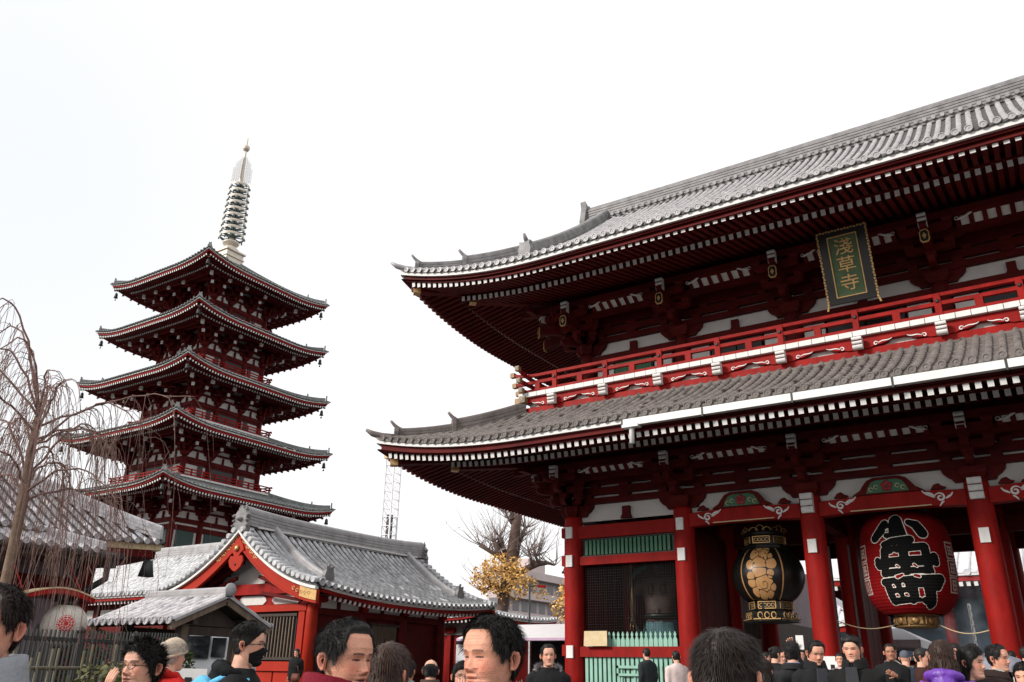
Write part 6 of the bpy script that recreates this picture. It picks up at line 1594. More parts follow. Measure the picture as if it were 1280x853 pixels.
for k in range(22): mb = MB(); mb.tube([(-1.2+.11*k, 0, 0), (-1.2+.11*k+rnd(-.05, .05), 0, rnd(.75, .95))], .02, 5); mb.build('stake', PALET, wf)
for zz in (.3, .7): mb = MB(); mb.tube([(-1.25, -.03, zz), (1.2, -.03, zz)], .02, 5); mb.build('rail', PALET, wf)
# ---- street lamp, crane, apartment block
sl_ = thing('street_lamp', 'thin dark street lamp with a red banner arm in front of the apartment block', 'street lamp', (-26.7, 42.3, .5))
mb = MB(); mb.lathe([(.10, 0), (.07, .6), (.055, 5.9)], n=8); mb.build('pole', IRON, sl_); mb = MB(); mb.beam((0, 0, 5.75), (RV.x*.55, RV.y*.55, 5.8), .06, .07); mb.build('arm', IRON, sl_); mb = MB(); mb.beam((RV.x*.45, RV.y*.45, 5.78), (RV.x*.95, RV.y*.95, 5.76), .16, .12); mb.build('red_head', RED, sl_)
cr = thing('tower_crane', 'white lattice tower crane mast rising behind the gabled hall', 'crane', (-100, 111.8, .5)); cf, cg = world_parts(cr, cr.location)
mb = MB(); h = .95
for sx, sy in ((-1,-1),(1,-1),(1,1),(-1,1)): mb.box((-100+sx*h-.11, 111.8+sy*h-.11, .5), (-100+sx*h+.11, 111.8+sy*h+.11, 38)); 
cf(mb, 'mast_legs', TENT, kind='stuff'); mb = MB()
for k in range(24):
    z = .5+1.56*k
    for (a, b) in (((-1,-1),(1,-1)),((1,-1),(1,1)),((1,1),(-1,1)),((-1,1),(-1,-1))):
        p, q = (-100+a[0]*h, 111.8+a[1]*h), (-100+b[0]*h, 111.8+b[1]*h); mb.beam((*p, z), (*q, z), .09, .09); mb.beam((*p, z), (*q, z+1.56) if k % 2 else (*q, z+1.56), .07, .07)
cf(mb, 'lattice', TENT, kind='stuff'); mb = MB(); mb.box((-101.3, 110.5, 37.6), (-98.7, 113.1, 39.2)); cf(mb, 'slewing_head', CREAM)
mb = MB(); mb.box((-100.4, 111.4, 22.0), (-99.6, 112.2, 27.5)); cf(mb, 'climbing_cage', IRON)
apt = thing('apartment_block', 'pale pinkish apartment block with long balconies behind the ginkgo tree', 'building', (-77, 118, .5)); af, ag = world_parts(apt, apt.location)
APT = mat('pinkish_render', (.55, .46, .44), .85, .1, .3); mb = MB(); mb.box((-73.0, 104, .3), (-70.6, 132, 15.7)); af(mb, 'wall', APT); mb = MB(); mb.box((-73.3, 103.7, 15.7), (-70.2, 132.3, 16.3)); af(mb, 'parapet', APT)
wn_me = MB(); wn_me.box((-.02, -.8, 0), (.05, .8, 1.5)); wn_me = wn_me.mesh('window', mat('grey_glass', (.16, .15, .16), .3)); wf_me = MB(); wf_me.box((-.8, -.05, 0), (.8, .02, 1.5)); wf_me = wf_me.mesh('window', MATS['grey_glass'])
for f_ in range(5):
    z = 1.0+3.05*f_; mb = MB(); mb.box((-70.6, 104, z+1.9), (-69.4, 132, z+2.1)); mb.box((-69.5, 104, z+2.1), (-69.4, 132, z+3.0)); af(mb, 'balcony', APT)
    for k in range(11): ag('window', wn_me, T(-70.6, 105.5+2.5*k, z+.2))
    ag('window', wf_me, T(-71.8, 104, z+.3))
mb = MB(); mb.box((-72.8, 112, 16.3), (-71, 117, 18.4)); af(mb, 'roof_hut', APT)
# ================================================================== people
ZK = [0, .01, .02, .035, .05, .058, .066, .078, .085, .118, .138, .16, .19, .21, .225, .235]
FK = [.060, .078, .084, .078, .080, .079, .082, .083, .081, .081, .088, .090, .081, .062, .038, .004]
BK = [.0, .01, .02, .035, .05, .06, .068, .078, .083, .098, .103, .103, .092, .074, .048, .004]
WK = [.034, .043, .049, .055, .060, .062, .064, .067, .069, .073, .0745, .074, .068, .055, .035, .004]
def G(v, s): return np.exp(-(v/s)**2)
def head_grid(na, nz, wide=1., aged=0.):
    a = np.linspace(0, 2*pi, na+1)[:-1]; a = a+.32*np.sin(a)*-1      # a=0 is the front; denser there
    z = np.linspace(0, 1, nz); z = .235*(z**1.0)
    f, b, w = (np.interp(z, ZK, k) for k in (FK, BK, WK)); w = w*wide*.96; b = b*.93; f = f*.97
    A, Z = np.meshgrid(a, z); ca, sa = np.cos(A), np.sin(A)
    F_, B_, W_ = (np.repeat(q[:, None], na, 1) for q in (f, b, w))
    n = 2.35
    X = W_*np.sign(sa)*np.abs(sa)**(2/n); Y = np.where(ca >= 0, -F_*np.abs(ca)**(2/n), B_*np.abs(ca)**(2/2.1))
    fr = np.clip(ca, 0, 1)**.5; ax = np.abs(X); dy = np.zeros_like(X)
    t = np.clip((.128-Z)/.040, 0, 1); nose = (.003+.021*t**1.2)*G(X, .0065+.006*t)*np.where(Z > .088, 1, np.clip((Z-.074)/.014, 0, 1))*(Z < .135)*np.clip((.135-Z)/.01, 0, 1)
    dy += nose + .009*G(ax-.0135, .0065)*G(Z-.084, .007)
    dy += -.0085*G(ax-.030, .017)*G(Z-.121, .010) + .0050*G(ax-.031, .012)*G(Z-.1195, .0065)
    dy += .0035*G(ax-.028, .022)*G(Z-.139, .007) + .0045*G(ax-.046, .02)*G(Z-.092, .02)
    dy += .0050*G(X, .019)*G(Z-.0655, .0042) + .0055*G(X, .016)*G(Z-.0525, .0045) - .0045*G(X, .023)*G(Z-.0590, .0020) - .002*G(X, .02)*G(Z-.044, .005)
    dy += -(.0020+.003*aged)*G(ax-.024-.5*(.085-Z), .005)*((Z > .055) & (Z < .088))
    if aged:
        for zz in (.162, .171, .180): dy += -.0014*aged*G(Z-zz, .0016)*(ax < .045)
        dy += -.003*aged*G(ax-.033, .012)*G(Z-.108, .004) - .003*aged*G(ax-.05, .014)*G(Z-.065, .016)
    Y = Y-dy*fr
    return A, X, Y, Z, ca
def head_colors(X, Z, ca, male, aged, lips=(.86, .55, .55), eye=.0024, mouth_open=0.):
    ax = np.abs(X); C = np.ones(X.shape+(3,))
    fr = ca > .15
    def mul(mask, c):
        for k in range(3): C[..., k] *= 1-mask*(1-c[k])
    mul(.9*G(ax-.042, .022)*G(Z-.095, .022)*fr, (1.0, .70, .66)); mul(.8*G(ax-.0085, .0035)*G(Z-.0775, .0025)*fr, (.25, .12, .10)); mul(.35*G(ax-.022-.45*(.08-Z), .003)*((Z > .056) & (Z < .082))*fr, (.7, .55, .5)); mul(.5*G(X, .014)*G(Z-.086, .012)*fr, (1, .72, .68)); mul(.45*G(ax-.031, .016)*G(Z-.118, .012)*fr, (.80, .70, .68))  # nostrils and cheek folds darkened in the tint, painting their shade
    if male: mul(.35*np.clip((.078-Z)/.02, 0, 1)*fr*(1-G(X, .02)*G(Z-.059, .01)), (.72, .74, .76))
    lip = (G(X, .019)*(G(Z-.0648, .0042)+G(Z-.0528, .0045)) > .55)*fr; mul(lip*1., lips)
    mul(np.clip(G(Z-.0590+.0001*0, .0016)*(ax < .0235)*1.3, 0, 1)*fr, (.22, .12, .12))
    if mouth_open: mul(((np.abs(Z-.0590) < .0035*mouth_open) & (ax < .014))*fr*1., (.12, .06, .06))
    bz = .1385+.002*np.sin((ax-.012)/.036*pi); brow = np.clip(1.3*np.exp(-((Z-bz)/.0030)**2)*((ax > .012) & (ax < .049)), 0, 1)*fr*(.75 if aged else .92); mul(brow, (.10, .09, .09))
    ez = .1195+.0012*np.sin(np.clip((ax-.016)/.030, 0, 1)*pi)
    inn = ((ax > .017) & (ax < .0455))*fr
    mul(inn*(np.abs(Z-ez) < eye*1.5)*.75, (.55, .50, .48)); mul(inn*np.clip(1.4*np.exp(-((Z-ez-eye*.7)/(.0019))**2), 0, 1), (.05, .04, .04)); mul(((np.hypot(ax-.031, (Z-ez)*1.1) < .0056) & (np.abs(Z-ez) < eye*1.5))*fr*1., (.07, .05, .05))
    return C
SKIN = mat('skin', (.72, .385, .27), .44, .13, 38, .3, 260, spec=.4, attr='tint'); SKIN.node_tree.nodes['Principled BSDF'].inputs['Subsurface Weight'].default_value = .08; SKIN.node_tree.nodes['Principled BSDF'].inputs['Subsurface Radius'].default_value = (.012, .004, .002)
HAIRB = mat('black_hair', (.013, .011, .010), .55, .4, 90, spec=.28); HAIRN = mat('brown_hair', (.045, .023, .016), .55, .4, 90, spec=.28); HAIRD = mat('dark_brown_hair', (.022, .014, .011), .55, .4, 90, spec=.28)
CL = {}
def cloth(name, c, rough=.85, bump=.25, bs=60, var=.15, spec=.2):
    if name not in CL: CL[name] = mat(name, c, rough, var, 8, bump, bs, spec=spec)
    return CL[name]
def ear(mb, s, tint, wide):
    c = Vector((s*.0735*wide, .012, .112))
    out = [(0, .030), (.016, .026), (.021, .012), (.019, -.004), (.012, -.020), (.003, -.031), (-.006, -.028), (-.006, -.012), (-.009, .008), (-.008, .022)]
    prof = [(y, z) for y, z in out]; n = len(prof); i0 = len(mb.v)
    for k, off in ((.92, .002), (.95, .012), (.80, .015), (.58, .009), (.3, .006)):
        for y, z in prof: mb.v.append((c.x+s*(off+.4*max(0, y)), c.y+y*k+.004, c.z+z*k))
    for j in range(4):
        for i in range(n): q = (i+1) % n; mb.f.append((i0+j*n+i, i0+j*n+q, i0+(j+1)*n+q, i0+(j+1)*n+i) if s > 0 else (i0+j*n+i, i0+(j+1)*n+i, i0+(j+1)*n+q, i0+j*n+q)); mb.m.append(0); mb.sm.append(True)
    mb.f.append(tuple(i0+4*n+i for i in range(n))); mb.m.append(0); mb.sm.append(True)
    tint += [(1, .80, .76)]*(2*n) + [(1, .72, .68)]*n + [(.72, .45, .42)]*n + [(.55, .33, .30)]*n
def hand(mb, wrist, d, pn, s=1., curl=.35, thumb=1):
    """open or curled hand: palm, four unequal fingers, thumb; d along the fingers, pn out of the palm"""
    d = Vector(d).normalized(); pn = (Vector(pn)-d*Vector(pn).dot(d)).normalized(); x = d.cross(pn)*thumb
    w = Vector(wrist)
    mb.add([], []); sec = []
    i0 = len(mb.v); ks = ((-.02, .026, .018), (.0, .028, .018), (.04, .040, .015), (.075, .042, .013), (.092, .038, .010))
    for t, a, b in ks:
        for k in range(10): th = 2*pi*k/10; mb.v.append(tuple(w+d*t*s+x*(a*cos(th)*s)+pn*(b*sin(th)*s)))
    for j in range(len(ks)-1):
        for k in range(10): q = (k+1) % 10; mb.f.append((i0+j*10+k, i0+j*10+q, i0+(j+1)*10+q, i0+(j+1)*10+k)); mb.m.append(0); mb.sm.append(True)
    mb.f.append(tuple(i0+(len(ks)-1)*10+k for k in range(10))); mb.m.append(0); mb.sm.append(True)
    for k, (off, L) in enumerate(((.030, .070), (.010, .079), (-.010, .073), (-.029, .057))):
        p = w+d*.086*s+x*off*s; dd = d.copy(); P = [p]; c = curl*(1+.12*k)
        for seg in (.42, .32, .26):
            dd = (dd*cos(c)+pn*sin(c)).normalized(); p = p+dd*L*seg*s+x*off*.04; P.append(p)
        mb.tube(P, [.0095*s, .0085*s, .0078*s, .0058*s], 8)
    p = w+d*.022*s+x*.030*s; dd = (d*.55+x*.8+pn*.35).normalized(); P = [p]
    for seg in (.030, .028, .022): p = p+dd*seg*s; P.append(p); dd = (dd+d*.35+pn*.15).normalized()
    mb.tube(P, [.0125*s, .0105*s, .0095*s, .006*s], 8)
def remesh(mb, voxel, it=2):
    me = mb.mesh('t', []); o = bpy.data.objects.new('t', me); COL.objects.link(o)
    m = o.modifiers.new('r', 'REMESH'); m.mode = 'VOXEL'; m.voxel_size = voxel; m.use_smooth_shade = True
    sm = o.modifiers.new('s', 'SMOOTH'); sm.iterations = it; sm.factor = .6
    dg = bpy.context.evaluated_depsgraph_get(); r = bpy.data.meshes.new_from_object(o.evaluated_get(dg)); bpy.data.objects.remove(o); bpy.data.meshes.remove(me)
    r.polygons.foreach_set('use_smooth', [True]*len(r.polygons)); return r
def loft(mb, rings, n=28, e=2.5, m=0):
    i0 = len(mb.v)
    for z, a, b, yo in rings:
        for k in range(n):
            t = 2*pi*k/n; c, s_ = cos(t), sin(t); mb.v.append((a*np.sign(c)*abs(c)**(2/e), yo+b*np.sign(s_)*abs(s_)**(2/e), z))
    for j in range(len(rings)-1):
        for k in range(n): q = (k+1) % n; mb.f.append((i0+j*n+k, i0+j*n+q, i0+(j+1)*n+q, i0+(j+1)*n+k)); mb.m.append(m); mb.sm.append(True)
    mb.f.append(tuple(i0+k for k in range(n))[::-1]); mb.m.append(m); mb.sm.append(True); j = len(rings)-1; mb.f.append(tuple(i0+j*n+k for k in range(n))); mb.m.append(m); mb.sm.append(True)
def fold(me, amp, sc, seed, quilt=0., stretch=.45):
    n = len(me.vertices); co = np.empty(n*3, np.float32); no = np.empty(n*3, np.float32); me.vertices.foreach_get('co', co); me.vertices.foreach_get('normal', no); co = co.reshape(-1, 3); no = no.reshape(-1, 3)
    d = np.array([noise.noise(Vector((p[0]*sc+seed, p[1]*sc, p[2]*sc*stretch+.6*sc*p[0])))+.5*noise.noise(Vector((p[0]*sc*2.3+seed, p[1]*sc*2.3, p[2]*sc*1.6))) for p in co])
    a = amp*d
    if quilt: a = a+quilt*(np.abs(np.sin(co[:, 2]*pi/.085+.6*np.sin(co[:, 0]*9)))**.6-.6)
    co = co+no*a[:, None]; me.vertices.foreach_set('co', co.astype(np.float32).ravel()); me.update()
def smn(a, b, x): t = np.clip((x-a)/(b-a), 0, 1); return t*t*(3-2*t)
PN = [0]
def person(label, P, a, jacket, trousers=(.02, .02, .025), hair='short', hcol=None, detail=1, pitch=0., turn=0., roll=0., wide=1., aged=0., male=True, glasses=False, mask=False, hat=None, collar=None, hood=None, quilt=0., voxel=None, shirt=None, rhand=None, lhand=None, mouth=0., eye=.0024, group=None, ground=None, lean=0., skin=(1, 1, 1), long_coat=False, rough=.85, jspec=.2, shoulder=1., cut=-.31):
    """P: head centre; a: facing in the picture plane, 0 to the camera, 90 to the right"""
    P = Vector(P); random.seed(PN[0]*13+5); PN[0] += 1; sd = PN[0]
    v = Vector((P.x, P.y, 0)).normalized(); r = Vector((v.y, -v.x, 0)); fd = -v*cos(radians(a))+r*sin(radians(a)); rz = atan2(fd.x, -fd.y)
    gz = ground_z(P.x, P.y) if ground is None else ground; H = P.z+.12-gz
    root_loc = Vector((P.x, P.y, gz)); hairm = hcol or HAIRB
    # ---- body: head, neck, arms, hands, legs in one mesh
    na, nz = {2: (190, 150), 1: (80, 64), 0: (36, 30)}[detail]
    A, X, Y, Z, ca = head_grid(na, nz, wide, aged); tint = head_colors(X, Z, ca, male, aged, mouth_open=mouth, eye=eye)*np.array(skin)
    hm = MB(); hm.v = np.stack([X, Y, Z], -1).reshape(-1, 3).tolist(); hm.f = [(j*na+i, j*na+(i+1) % na, (j+1)*na+(i+1) % na, (j+1)*na+i) for j in range(nz-1) for i in range(na)]; hm.m = [0]*len(hm.f); hm.sm = [True]*len(hm.f)
    tl = tint.reshape(-1, 3).tolist()
    for s in (-1, 1): ear(hm, s, tl, wide)
    HM = Matrix.Translation((0, 0, H-.235)) @ Matrix.Translation((0, .02, .03)) @ Matrix.Rotation(radians(turn), 4, 'Z') @ Matrix.Rotation(radians(pitch), 4, 'X') @ Matrix.Rotation(radians(roll), 4, 'Y') @ Matrix.Translation((0, -.02, -.03))
    body = MB()
    body.v = [tuple(HM @ Vector(p)) for p in hm.v]; body.f = list(hm.f); body.m = list(hm.m); body.sm = list(hm.sm)
    nk = len(body.v); npts = [HM @ Vector((0, .018, .075)), HM @ Vector((0, .022, .03)), Vector((0, .03, H-.255)), Vector((0, .035, H-.30)), Vector((0, .02, H-.36))]
    body.tube(npts, [.052, .056, .058, .070, .11], 20)
    tor = MB(); loft(tor, [(H-1.0, .13, .09, .01), (H-.75, .12, .085, .01), (H-.5, .15, .095, .01), (H-.36, .15, .08, .015), (H-.31, .08, .06, .02)], 14)
    sh_w = .165*shoulder; S = {s: Vector((s*sh_w, .018, H-.340)) for s in (-1, 1)}; EW = {}
    for s, hd in ((-1, rhand), (1, lhand)):
        if hd is None: el = S[s]+Vector((s*.055, .03, -.27)); wr = el+Vector((s*-.01, -.07, -.235))
        else:
            wr = Vector(hd['p'])+Vector((0, 0, H)); mid = (S[s]+wr)/2; dl = (wr-S[s]).length; up = sqrt(max(.0004, .27**2-(dl/2)**2)) if dl < .54 else .02; el = mid+Vector((s*.35, .15, -1)).normalized()*up
        EW[s] = (el, wr); tor.tube([S[s], el, wr], [.05, .042, .03], 10)
    for s in (-1, 1): tor.tube([(s*.085, .01, H-.9), (s*.09, 0, .27*H), (s*.09, .02, .07)], [.075, .055, .04], 10); tor.tube([(s*.09, .03, .05), (s*.10, -.14, .035)], [.04, .03], 8)
    tm = remesh(tor, .018 if detail else .03, 1); o0 = len(body.v)
    body.v += [tuple(q.co) for q in tm.vertices]; body.f += [tuple(o0+k for k in p.vertices) for p in tm.polygons]; body.m += [0]*len(tm.polygons); body.sm += [True]*len(tm.polygons); bpy.data.meshes.remove(tm)
    for s, hd in ((-1, rhand), (1, lhand)):
        el, wr = EW[s]
        if hd is None: d = (wr-el).normalized()*.6+Vector((0, -.1, -.8)); hand(body, wr, d, (-s*1., -.2, 0), .95, .38, thumb=-s*-1)
        else: hand(body, wr, hd['d'], hd['n'], .97, hd.get('curl', .2), thumb=hd.get('thumb', 1))
    bm_ = body.mesh('person', SKIN); ca_ = bm_.color_attributes.new('tint', 'FLOAT_COLOR', 'POINT'); arr = np.ones((len(bm_.vertices), 4), np.float32); arr[:, :3] = np.array(skin); arr[:len(tl), :3] = np.array(tl); arr[nk-0:, :3] *= 1; ca_.data.foreach_set('color', arr.ravel())
    root = link('person', bm_, None, T(*root_loc, rz)); tag(root, label, 'person', group)
    # ---- hair
    def onhead(mb, name, m): mb.v = [tuple(HM @ Vector(p)) for p in mb.v]; return mb.build(name, m, root)
    th = (A+pi) % (2*pi)-pi; at = np.abs(th)
    if hair and hat is None or hair in ('long', 'bun'):
        HT = {'short': ([0, .55, .82, .97, 1.08, 1.28, 1.42, 1.55, 1.78, 2.1, pi], [.203, .203, .199, .170, .142, .126, .100, .120, .104, .062, .045]), 'spot': ([0, .55, .82, .97, 1.08, 1.28, 1.42, 1.55, 1.78, 2.1, pi], [.200, .198, .192, .165, .142, .126, .100, .120, .104, .062, .045])}
        HL = np.interp(at, *HT[hair]) if hair in HT else np.interp(at, [0, .45, .75, 1.15, 1.45, 1.75, 2.1, pi], {'under': [.188, .186, .172, .148, .118, .100, .070, .055], 'bald': [.5, .5, .5, .5, .138, .112, .070, .05], 'perm': [.182, .178, .160, .135, .095, .07, .04, .02], 'long': [.176, .172, .160, .135, .07, .03, .0, .0], 'bun': [.186, .182, .165, .140, .105, .08, .05, .03]}[hair])
        base = {'short': .0085, 'under': .004, 'bald': .004, 'perm': .010, 'long': .013, 'bun': .010, 'spot': .008}[hair]
        edge = smn(0, .022 if hair not in ('under', 'short') else .010, Z-HL); TK = base*edge
        if hair == 'short': TK = TK*(1+.8*smn(.13, .20, Z)*(1-.35*smn(.03, .09, Y)))
        if hair == 'under': TK = TK+.015*smn(.160, .185, Z)*edge
        if hair in ('bald', 'spot'):
            rb = np.hypot(X, Y-(.045 if hair == 'spot' else .01)); TK = np.where((Z > .17) & (rb < (.035 if hair == 'spot' else .078)), TK*0, TK); keep_extra = ~((Z > .17) & (rb < (.03 if hair == 'spot' else .072)))
        else: keep_extra = np.ones_like(Z, bool)
        ns = np.array([[noise.noise(Vector((x*30+sd, y*30, z*30)))*.45+noise.noise(Vector((x*95+sd, y*95, z*60)))*.22 for x, y, z in zip(xr, yr, zr_)] for xr, yr, zr_ in zip(X, Y, Z)])
        if hair == 'perm': ns = ns*1.3
        R_ = np.sqrt(X*X+Y*Y+(Z-.11)**2)+1e-6; K = 1+(TK*(1+ns)+.0015)/R_
        HX_, HY_, HZ_ = X*K, Y*K, .11+(Z-.11)*K
        mk = (Z > HL) & keep_extra
        hb = MB(); hb.v = np.stack([HX_, HY_, HZ_], -1).reshape(-1, 3).tolist()
        for j in range(nz-1):
            for i in range(na):
                i2 = (i+1) % na
                if mk[j, i] or mk[j+1, i] or mk[j, i2] or mk[j+1, i2]:
                    if mk[j+1, i] and mk[j+1, i2]: hb.f.append((j*na+i, j*na+i2, (j+1)*na+i2, (j+1)*na+i)); hb.m.append(0); hb.sm.append(True)
        ho = onhead(hb, 'hair', hairm)
        if detail >= 1:
            st = MB(); idx = np.argwhere(mk & (TK > base*.25)); n = 5600 if detail == 2 else 1500
            crown = Vector((0, .035, .232))
            for _ in range(n):
                j, i = idx[random.randrange(len(idx))]; p = Vector((HX_[j, i], HY_[j, i], HZ_[j, i])); nrm = (p-Vector((0, 0, .10))).normalized(); g = p-crown; g = g-nrm*g.dot(nrm)
                if g.length < 1e-4: continue
                g = g.normalized()
                if hair in ('short', 'under') and p.y < -.02 and p.z > .18: g = Vector((rnd(-.5, .5)+(.5 if aged else .1), -.3 if aged else .6, 0)).normalized(); g = (g-nrm*g.dot(nrm)).normalized()
                if hair == 'perm': g = (g+Vector((rnd(-1, 1), rnd(-1, 1), rnd(-1, 1)))*.9).normalized()
                x = g.cross(nrm).normalized(); L = rnd(.014, .034)*(1.2 if hair != 'under' or p.z > .18 else .35)*(.6 if hair == 'short' and p.z < .15 else 1); w = (.0010 if hair != 'perm' else .0014)*(1 if detail == 2 else 1.7); lift = rnd(.02, .20) if hair != 'perm' else rnd(.05, .22)
                q1 = p+g*L*.5+nrm*L*lift*.6; q2 = p+g*L+nrm*L*(lift*.75); p = p-nrm*.002
                st.add([p-x*w, p+x*w, q1+x*w*.8, q1-x*w*.8, q2], [(0, 1, 2, 3), (3, 2, 4)], 0, True)
            st.v = [tuple(HM @ Vector(p)) for p in st.v]; st.build('hair_strands', hairm, ho, kind='stuff')
        if hair == 'long':
            lg = MB(); n = 26; i0 = 0
            rows = [(.11, .085, .100), (.06, .088, .102), (.0, .088, .100), (-.06, .092, .098), (-.13, .105, .100), (-.20, .11, .098), (-.27, .10, .09), (-.31, .07, .07)]
            rows = [q_ for q_ in rows if q_[0] >= cut]
            for z, w, dp in rows:
                for k in range(n):
                    t = pi*(.94*k/(n-1)+.03)*1.16-.08*pi; wv = .006*sin(9*t+z*30)+.004*sin(23*t); lg.v.append((cos(t)*(w+wv), .012+sin(t)*(dp+wv)*.95, z+.01*sin(7*t)))
            for j in range(len(rows)-1):
                for k in range(n-1): lg.f.append((j*n+k, (j+1)*n+k, (j+1)*n+k+1, j*n+k+1)); lg.m.append(0); lg.sm.append(True)
            lg.v = [tuple(Vector((0, 0, H-.235))+Vector(p)) for p in lg.v]; lg.build('long_hair', hairm, ho)
            st = MB()
            for _ in range(900 if detail else 250):
                t = rnd(.0, pi); z0 = rnd(max(-.2, cut+.06), .11); w = .093; p = Vector((cos(t)*w*1.03, .012+sin(t)*.103, z0+H-.235)); L = rnd(.06, .16 if cut < -.2 else .09); ww = rnd(.001, .002); o = Vector((cos(t), sin(t), 0)); tx = Vector((-sin(t), cos(t), 0))
                st.add([p-tx*ww, p+tx*ww, p+tx*(ww+rnd(-.01, .01))+o*.012-UP*L*.6, p+o*rnd(.0, .02)-UP*L], [(0, 1, 2, 3)])
            st.build('hair_strands', hairm, ho, kind='stuff')
        if hair == 'bun': q = MB(); q.lathe([(.005, -.03), (.035, -.015), (.04, .01), (.02, .035), (.004, .04)], (0, .10, .18), 10); onhead(q, 'hair_bun', hairm)
    if hat == 'knit':
        K = 1.10; q = MB(); q.v = [(x*K*(1+.02*sin(60*z)), y*K+.004, .11+(z-.11)*K+.012) for x, y, z in np.stack([X, Y, Z], -1).reshape(-1, 3)]
        hl = .150-.05*(1-np.cos(th))/2*1.2
        for j in range(nz-1):
            for i in range(na):
                if Z[j, i] > hl[j, i]: q.f.append((j*na+i, j*na+(i+1) % na, (j+1)*na+(i+1) % na, (j+1)*na+i)); q.m.append(0); q.sm.append(True)
        onhead(q, 'knit_hat', cloth('beige_knit', (.62, .50, .38), .9, .8, 120)); q = MB()
        pts = [Vector((sin(t)*.082*wide, -cos(t)*.098+.004, .15-.06*(1-cos(t))/2+.004)) for t in [2*pi*k/28 for k in range(29)]]; q.tube(pts, .014, 8); onhead(q, 'hat_band', CL['beige_knit'])
    if hat in ('cap', 'hood_up'):
        K = 1.09 if hat == 'cap' else 1.18; q = MB(); q.v = [(x*K, y*K, .11+(z-.11)*K) for x, y, z in np.stack([X, Y, Z], -1).reshape(-1, 3)]
        hl = (.165-.04*(1-np.cos(th))/2) if hat == 'cap' else np.interp(at, [0, .8, 1.2, 1.6, pi], [.21, .19, .06, 0, 0])
        for j in range(nz-1):
            for i in range(na):
                if Z[j, i] > hl[j, i]: q.f.append((j*na+i, j*na+(i+1) % na, (j+1)*na+(i+1) % na, (j+1)*na+i)); q.m.append(0); q.sm.append(True)
        onhead(q, 'cap' if hat == 'cap' else 'raised_hood', cloth('grey_cap', (.10, .105, .13)))
    if glasses:
        q = MB(); yf = -.098
        for s in (-1, 1):
            q.tube([(s*.033+.024*cos(t), yf+.006*abs(cos(t)), .118+.016*sin(t)) for t in [2*pi*k/14 for k in range(15)]], .0017, 5); q.tube([(s*.057, yf+.006, .122), (s*.076*wide, -.02, .122), (s*.077*wide, .012, .118)], .0018, 5)
        q.tube([(-.009, yf, .120), (0, yf-.004, .122), (.009, yf, .120)], .0016, 5); onhead(q, 'glasses', BLACK)
    if mask:
        q = MB(); K = 1.03; q.v = [(x*K, y*K-.003, z) for x, y, z in np.stack([X, np.minimum(Y, np.where(Z > .075, -.0, 0)+Y)-.010*G(X, .03)*G(Z-.075, .03), Z], -1).reshape(-1, 3)]
        for j in range(nz-1):
            for i in range(na):
                if Z[j, i] < .103-.030*max(0, at[j, i]-.35) and Z[j, i] > -.01+.045*max(0, at[j, i]-.7) and at[j, i] < 1.42 and Z[j, i] >= 0: q.f.append((j*na+i, j*na+(i+1) % na, (j+1)*na+(i+1) % na, (j+1)*na+i)); q.m.append(0); q.sm.append(True)
        onhead(q, 'face_mask', cloth('black_mask', (.008, .008, .009)))
    # ---- clothes
    jm = jacket if not isinstance(jacket, tuple) else cloth('jacket_%d' % sd, jacket, rough, .3, 70, .18, jspec)
    sw = shoulder; hem = .50*H if long_coat else H-.90
    tb = MB(); loft(tb, [(hem, .20, .15, .0), (H-.80, .19, .14, .0), (H-.65, .18, .13, .0), (H-.50, .198*sw, .138, .0), (H-.40, .212*sw, .130, .010), (H-.335, .200*sw, .115, .018), (H-.300, .155*sw, .104, .026), (H-.272, .108, .094, .032), (H-.242, .080, .083, .034)], 30)
    for s in (-1, 1):
        el, wr = EW[s]; tb.tube([S[s]+Vector((-s*.03, 0, .0)), S[s]+Vector((s*.025, 0, -.03)), S[s].lerp(el, .5)+Vector((s*.012, 0, 0)), el, el.lerp(wr, .5), wr+(wr-el).normalized()*-.015], [.078, .080, .072, .064, .056, .046], 14)
    vx = voxel or {2: .0105, 1: .016, 0: .026}[detail]
    jme = remesh(tb, vx, 3); fold(jme, .007 if detail else .005, 9, sd*3.1, quilt); jme.materials.append(jm); jo = link('jacket', jme, root)
    cg = MB()      # collar
    if collar:
        n = 32; hgt, flare = collar
        ring = []
        for k in range(n+1):
            t = -pi/2+.22+(2*pi-.44)*k/n; ring.append((cos(t), sin(t)))
        for j, (z, k_, w_) in enumerate(((-.03, 1.02, 0), (hgt*.5, .98, 0), (hgt, 1.0+flare, 0), (hgt*.93, 1.10+flare, 0), (hgt*.35, 1.16+flare*1.3, 0), (-.03, 1.30+flare*1.3, 0))):
            for c, s_ in ring: cg.v.append((c*.084*k_, .032+s_*.086*k_, H-.240+z-.022*(s_ < 0)*abs(s_)))
        for j in range(5):
            for k in range(n): cg.f.append((j*(n+1)+k, j*(n+1)+k+1, (j+1)*(n+1)+k+1, (j+1)*(n+1)+k)); cg.m.append(0); cg.sm.append(True)
        cg.build('collar', jm, root)
    if shirt is not None:
        q = MB(); n = 24
        for j, (z, k_) in enumerate(((-.03, .98), (.012, .90), (.035, .86), (.03, .95))):
            for k in range(n+1): t = -pi/2+.10+(2*pi-.2)*k/n; q.v.append((cos(t)*.080*k_, .028+sin(t)*.082*k_-.012*(sin(t) < 0), H-.240+z))
        for j in range(3):
            for k in range(n): q.f.append((j*(n+1)+k, j*(n+1)+k+1, (j+1)*(n+1)+k+1, (j+1)*(n+1)+k)); q.m.append(0); q.sm.append(True)
        q.prism([(-.05, 0), (.05, 0), (.06, -.16), (.0, -.34), (-.06, -.16)], (0, -.1205, H-.275), (1,0,0), (0,0,1), .012); q.build('shirt', cloth('shirt_%d' % sd, shirt), root)
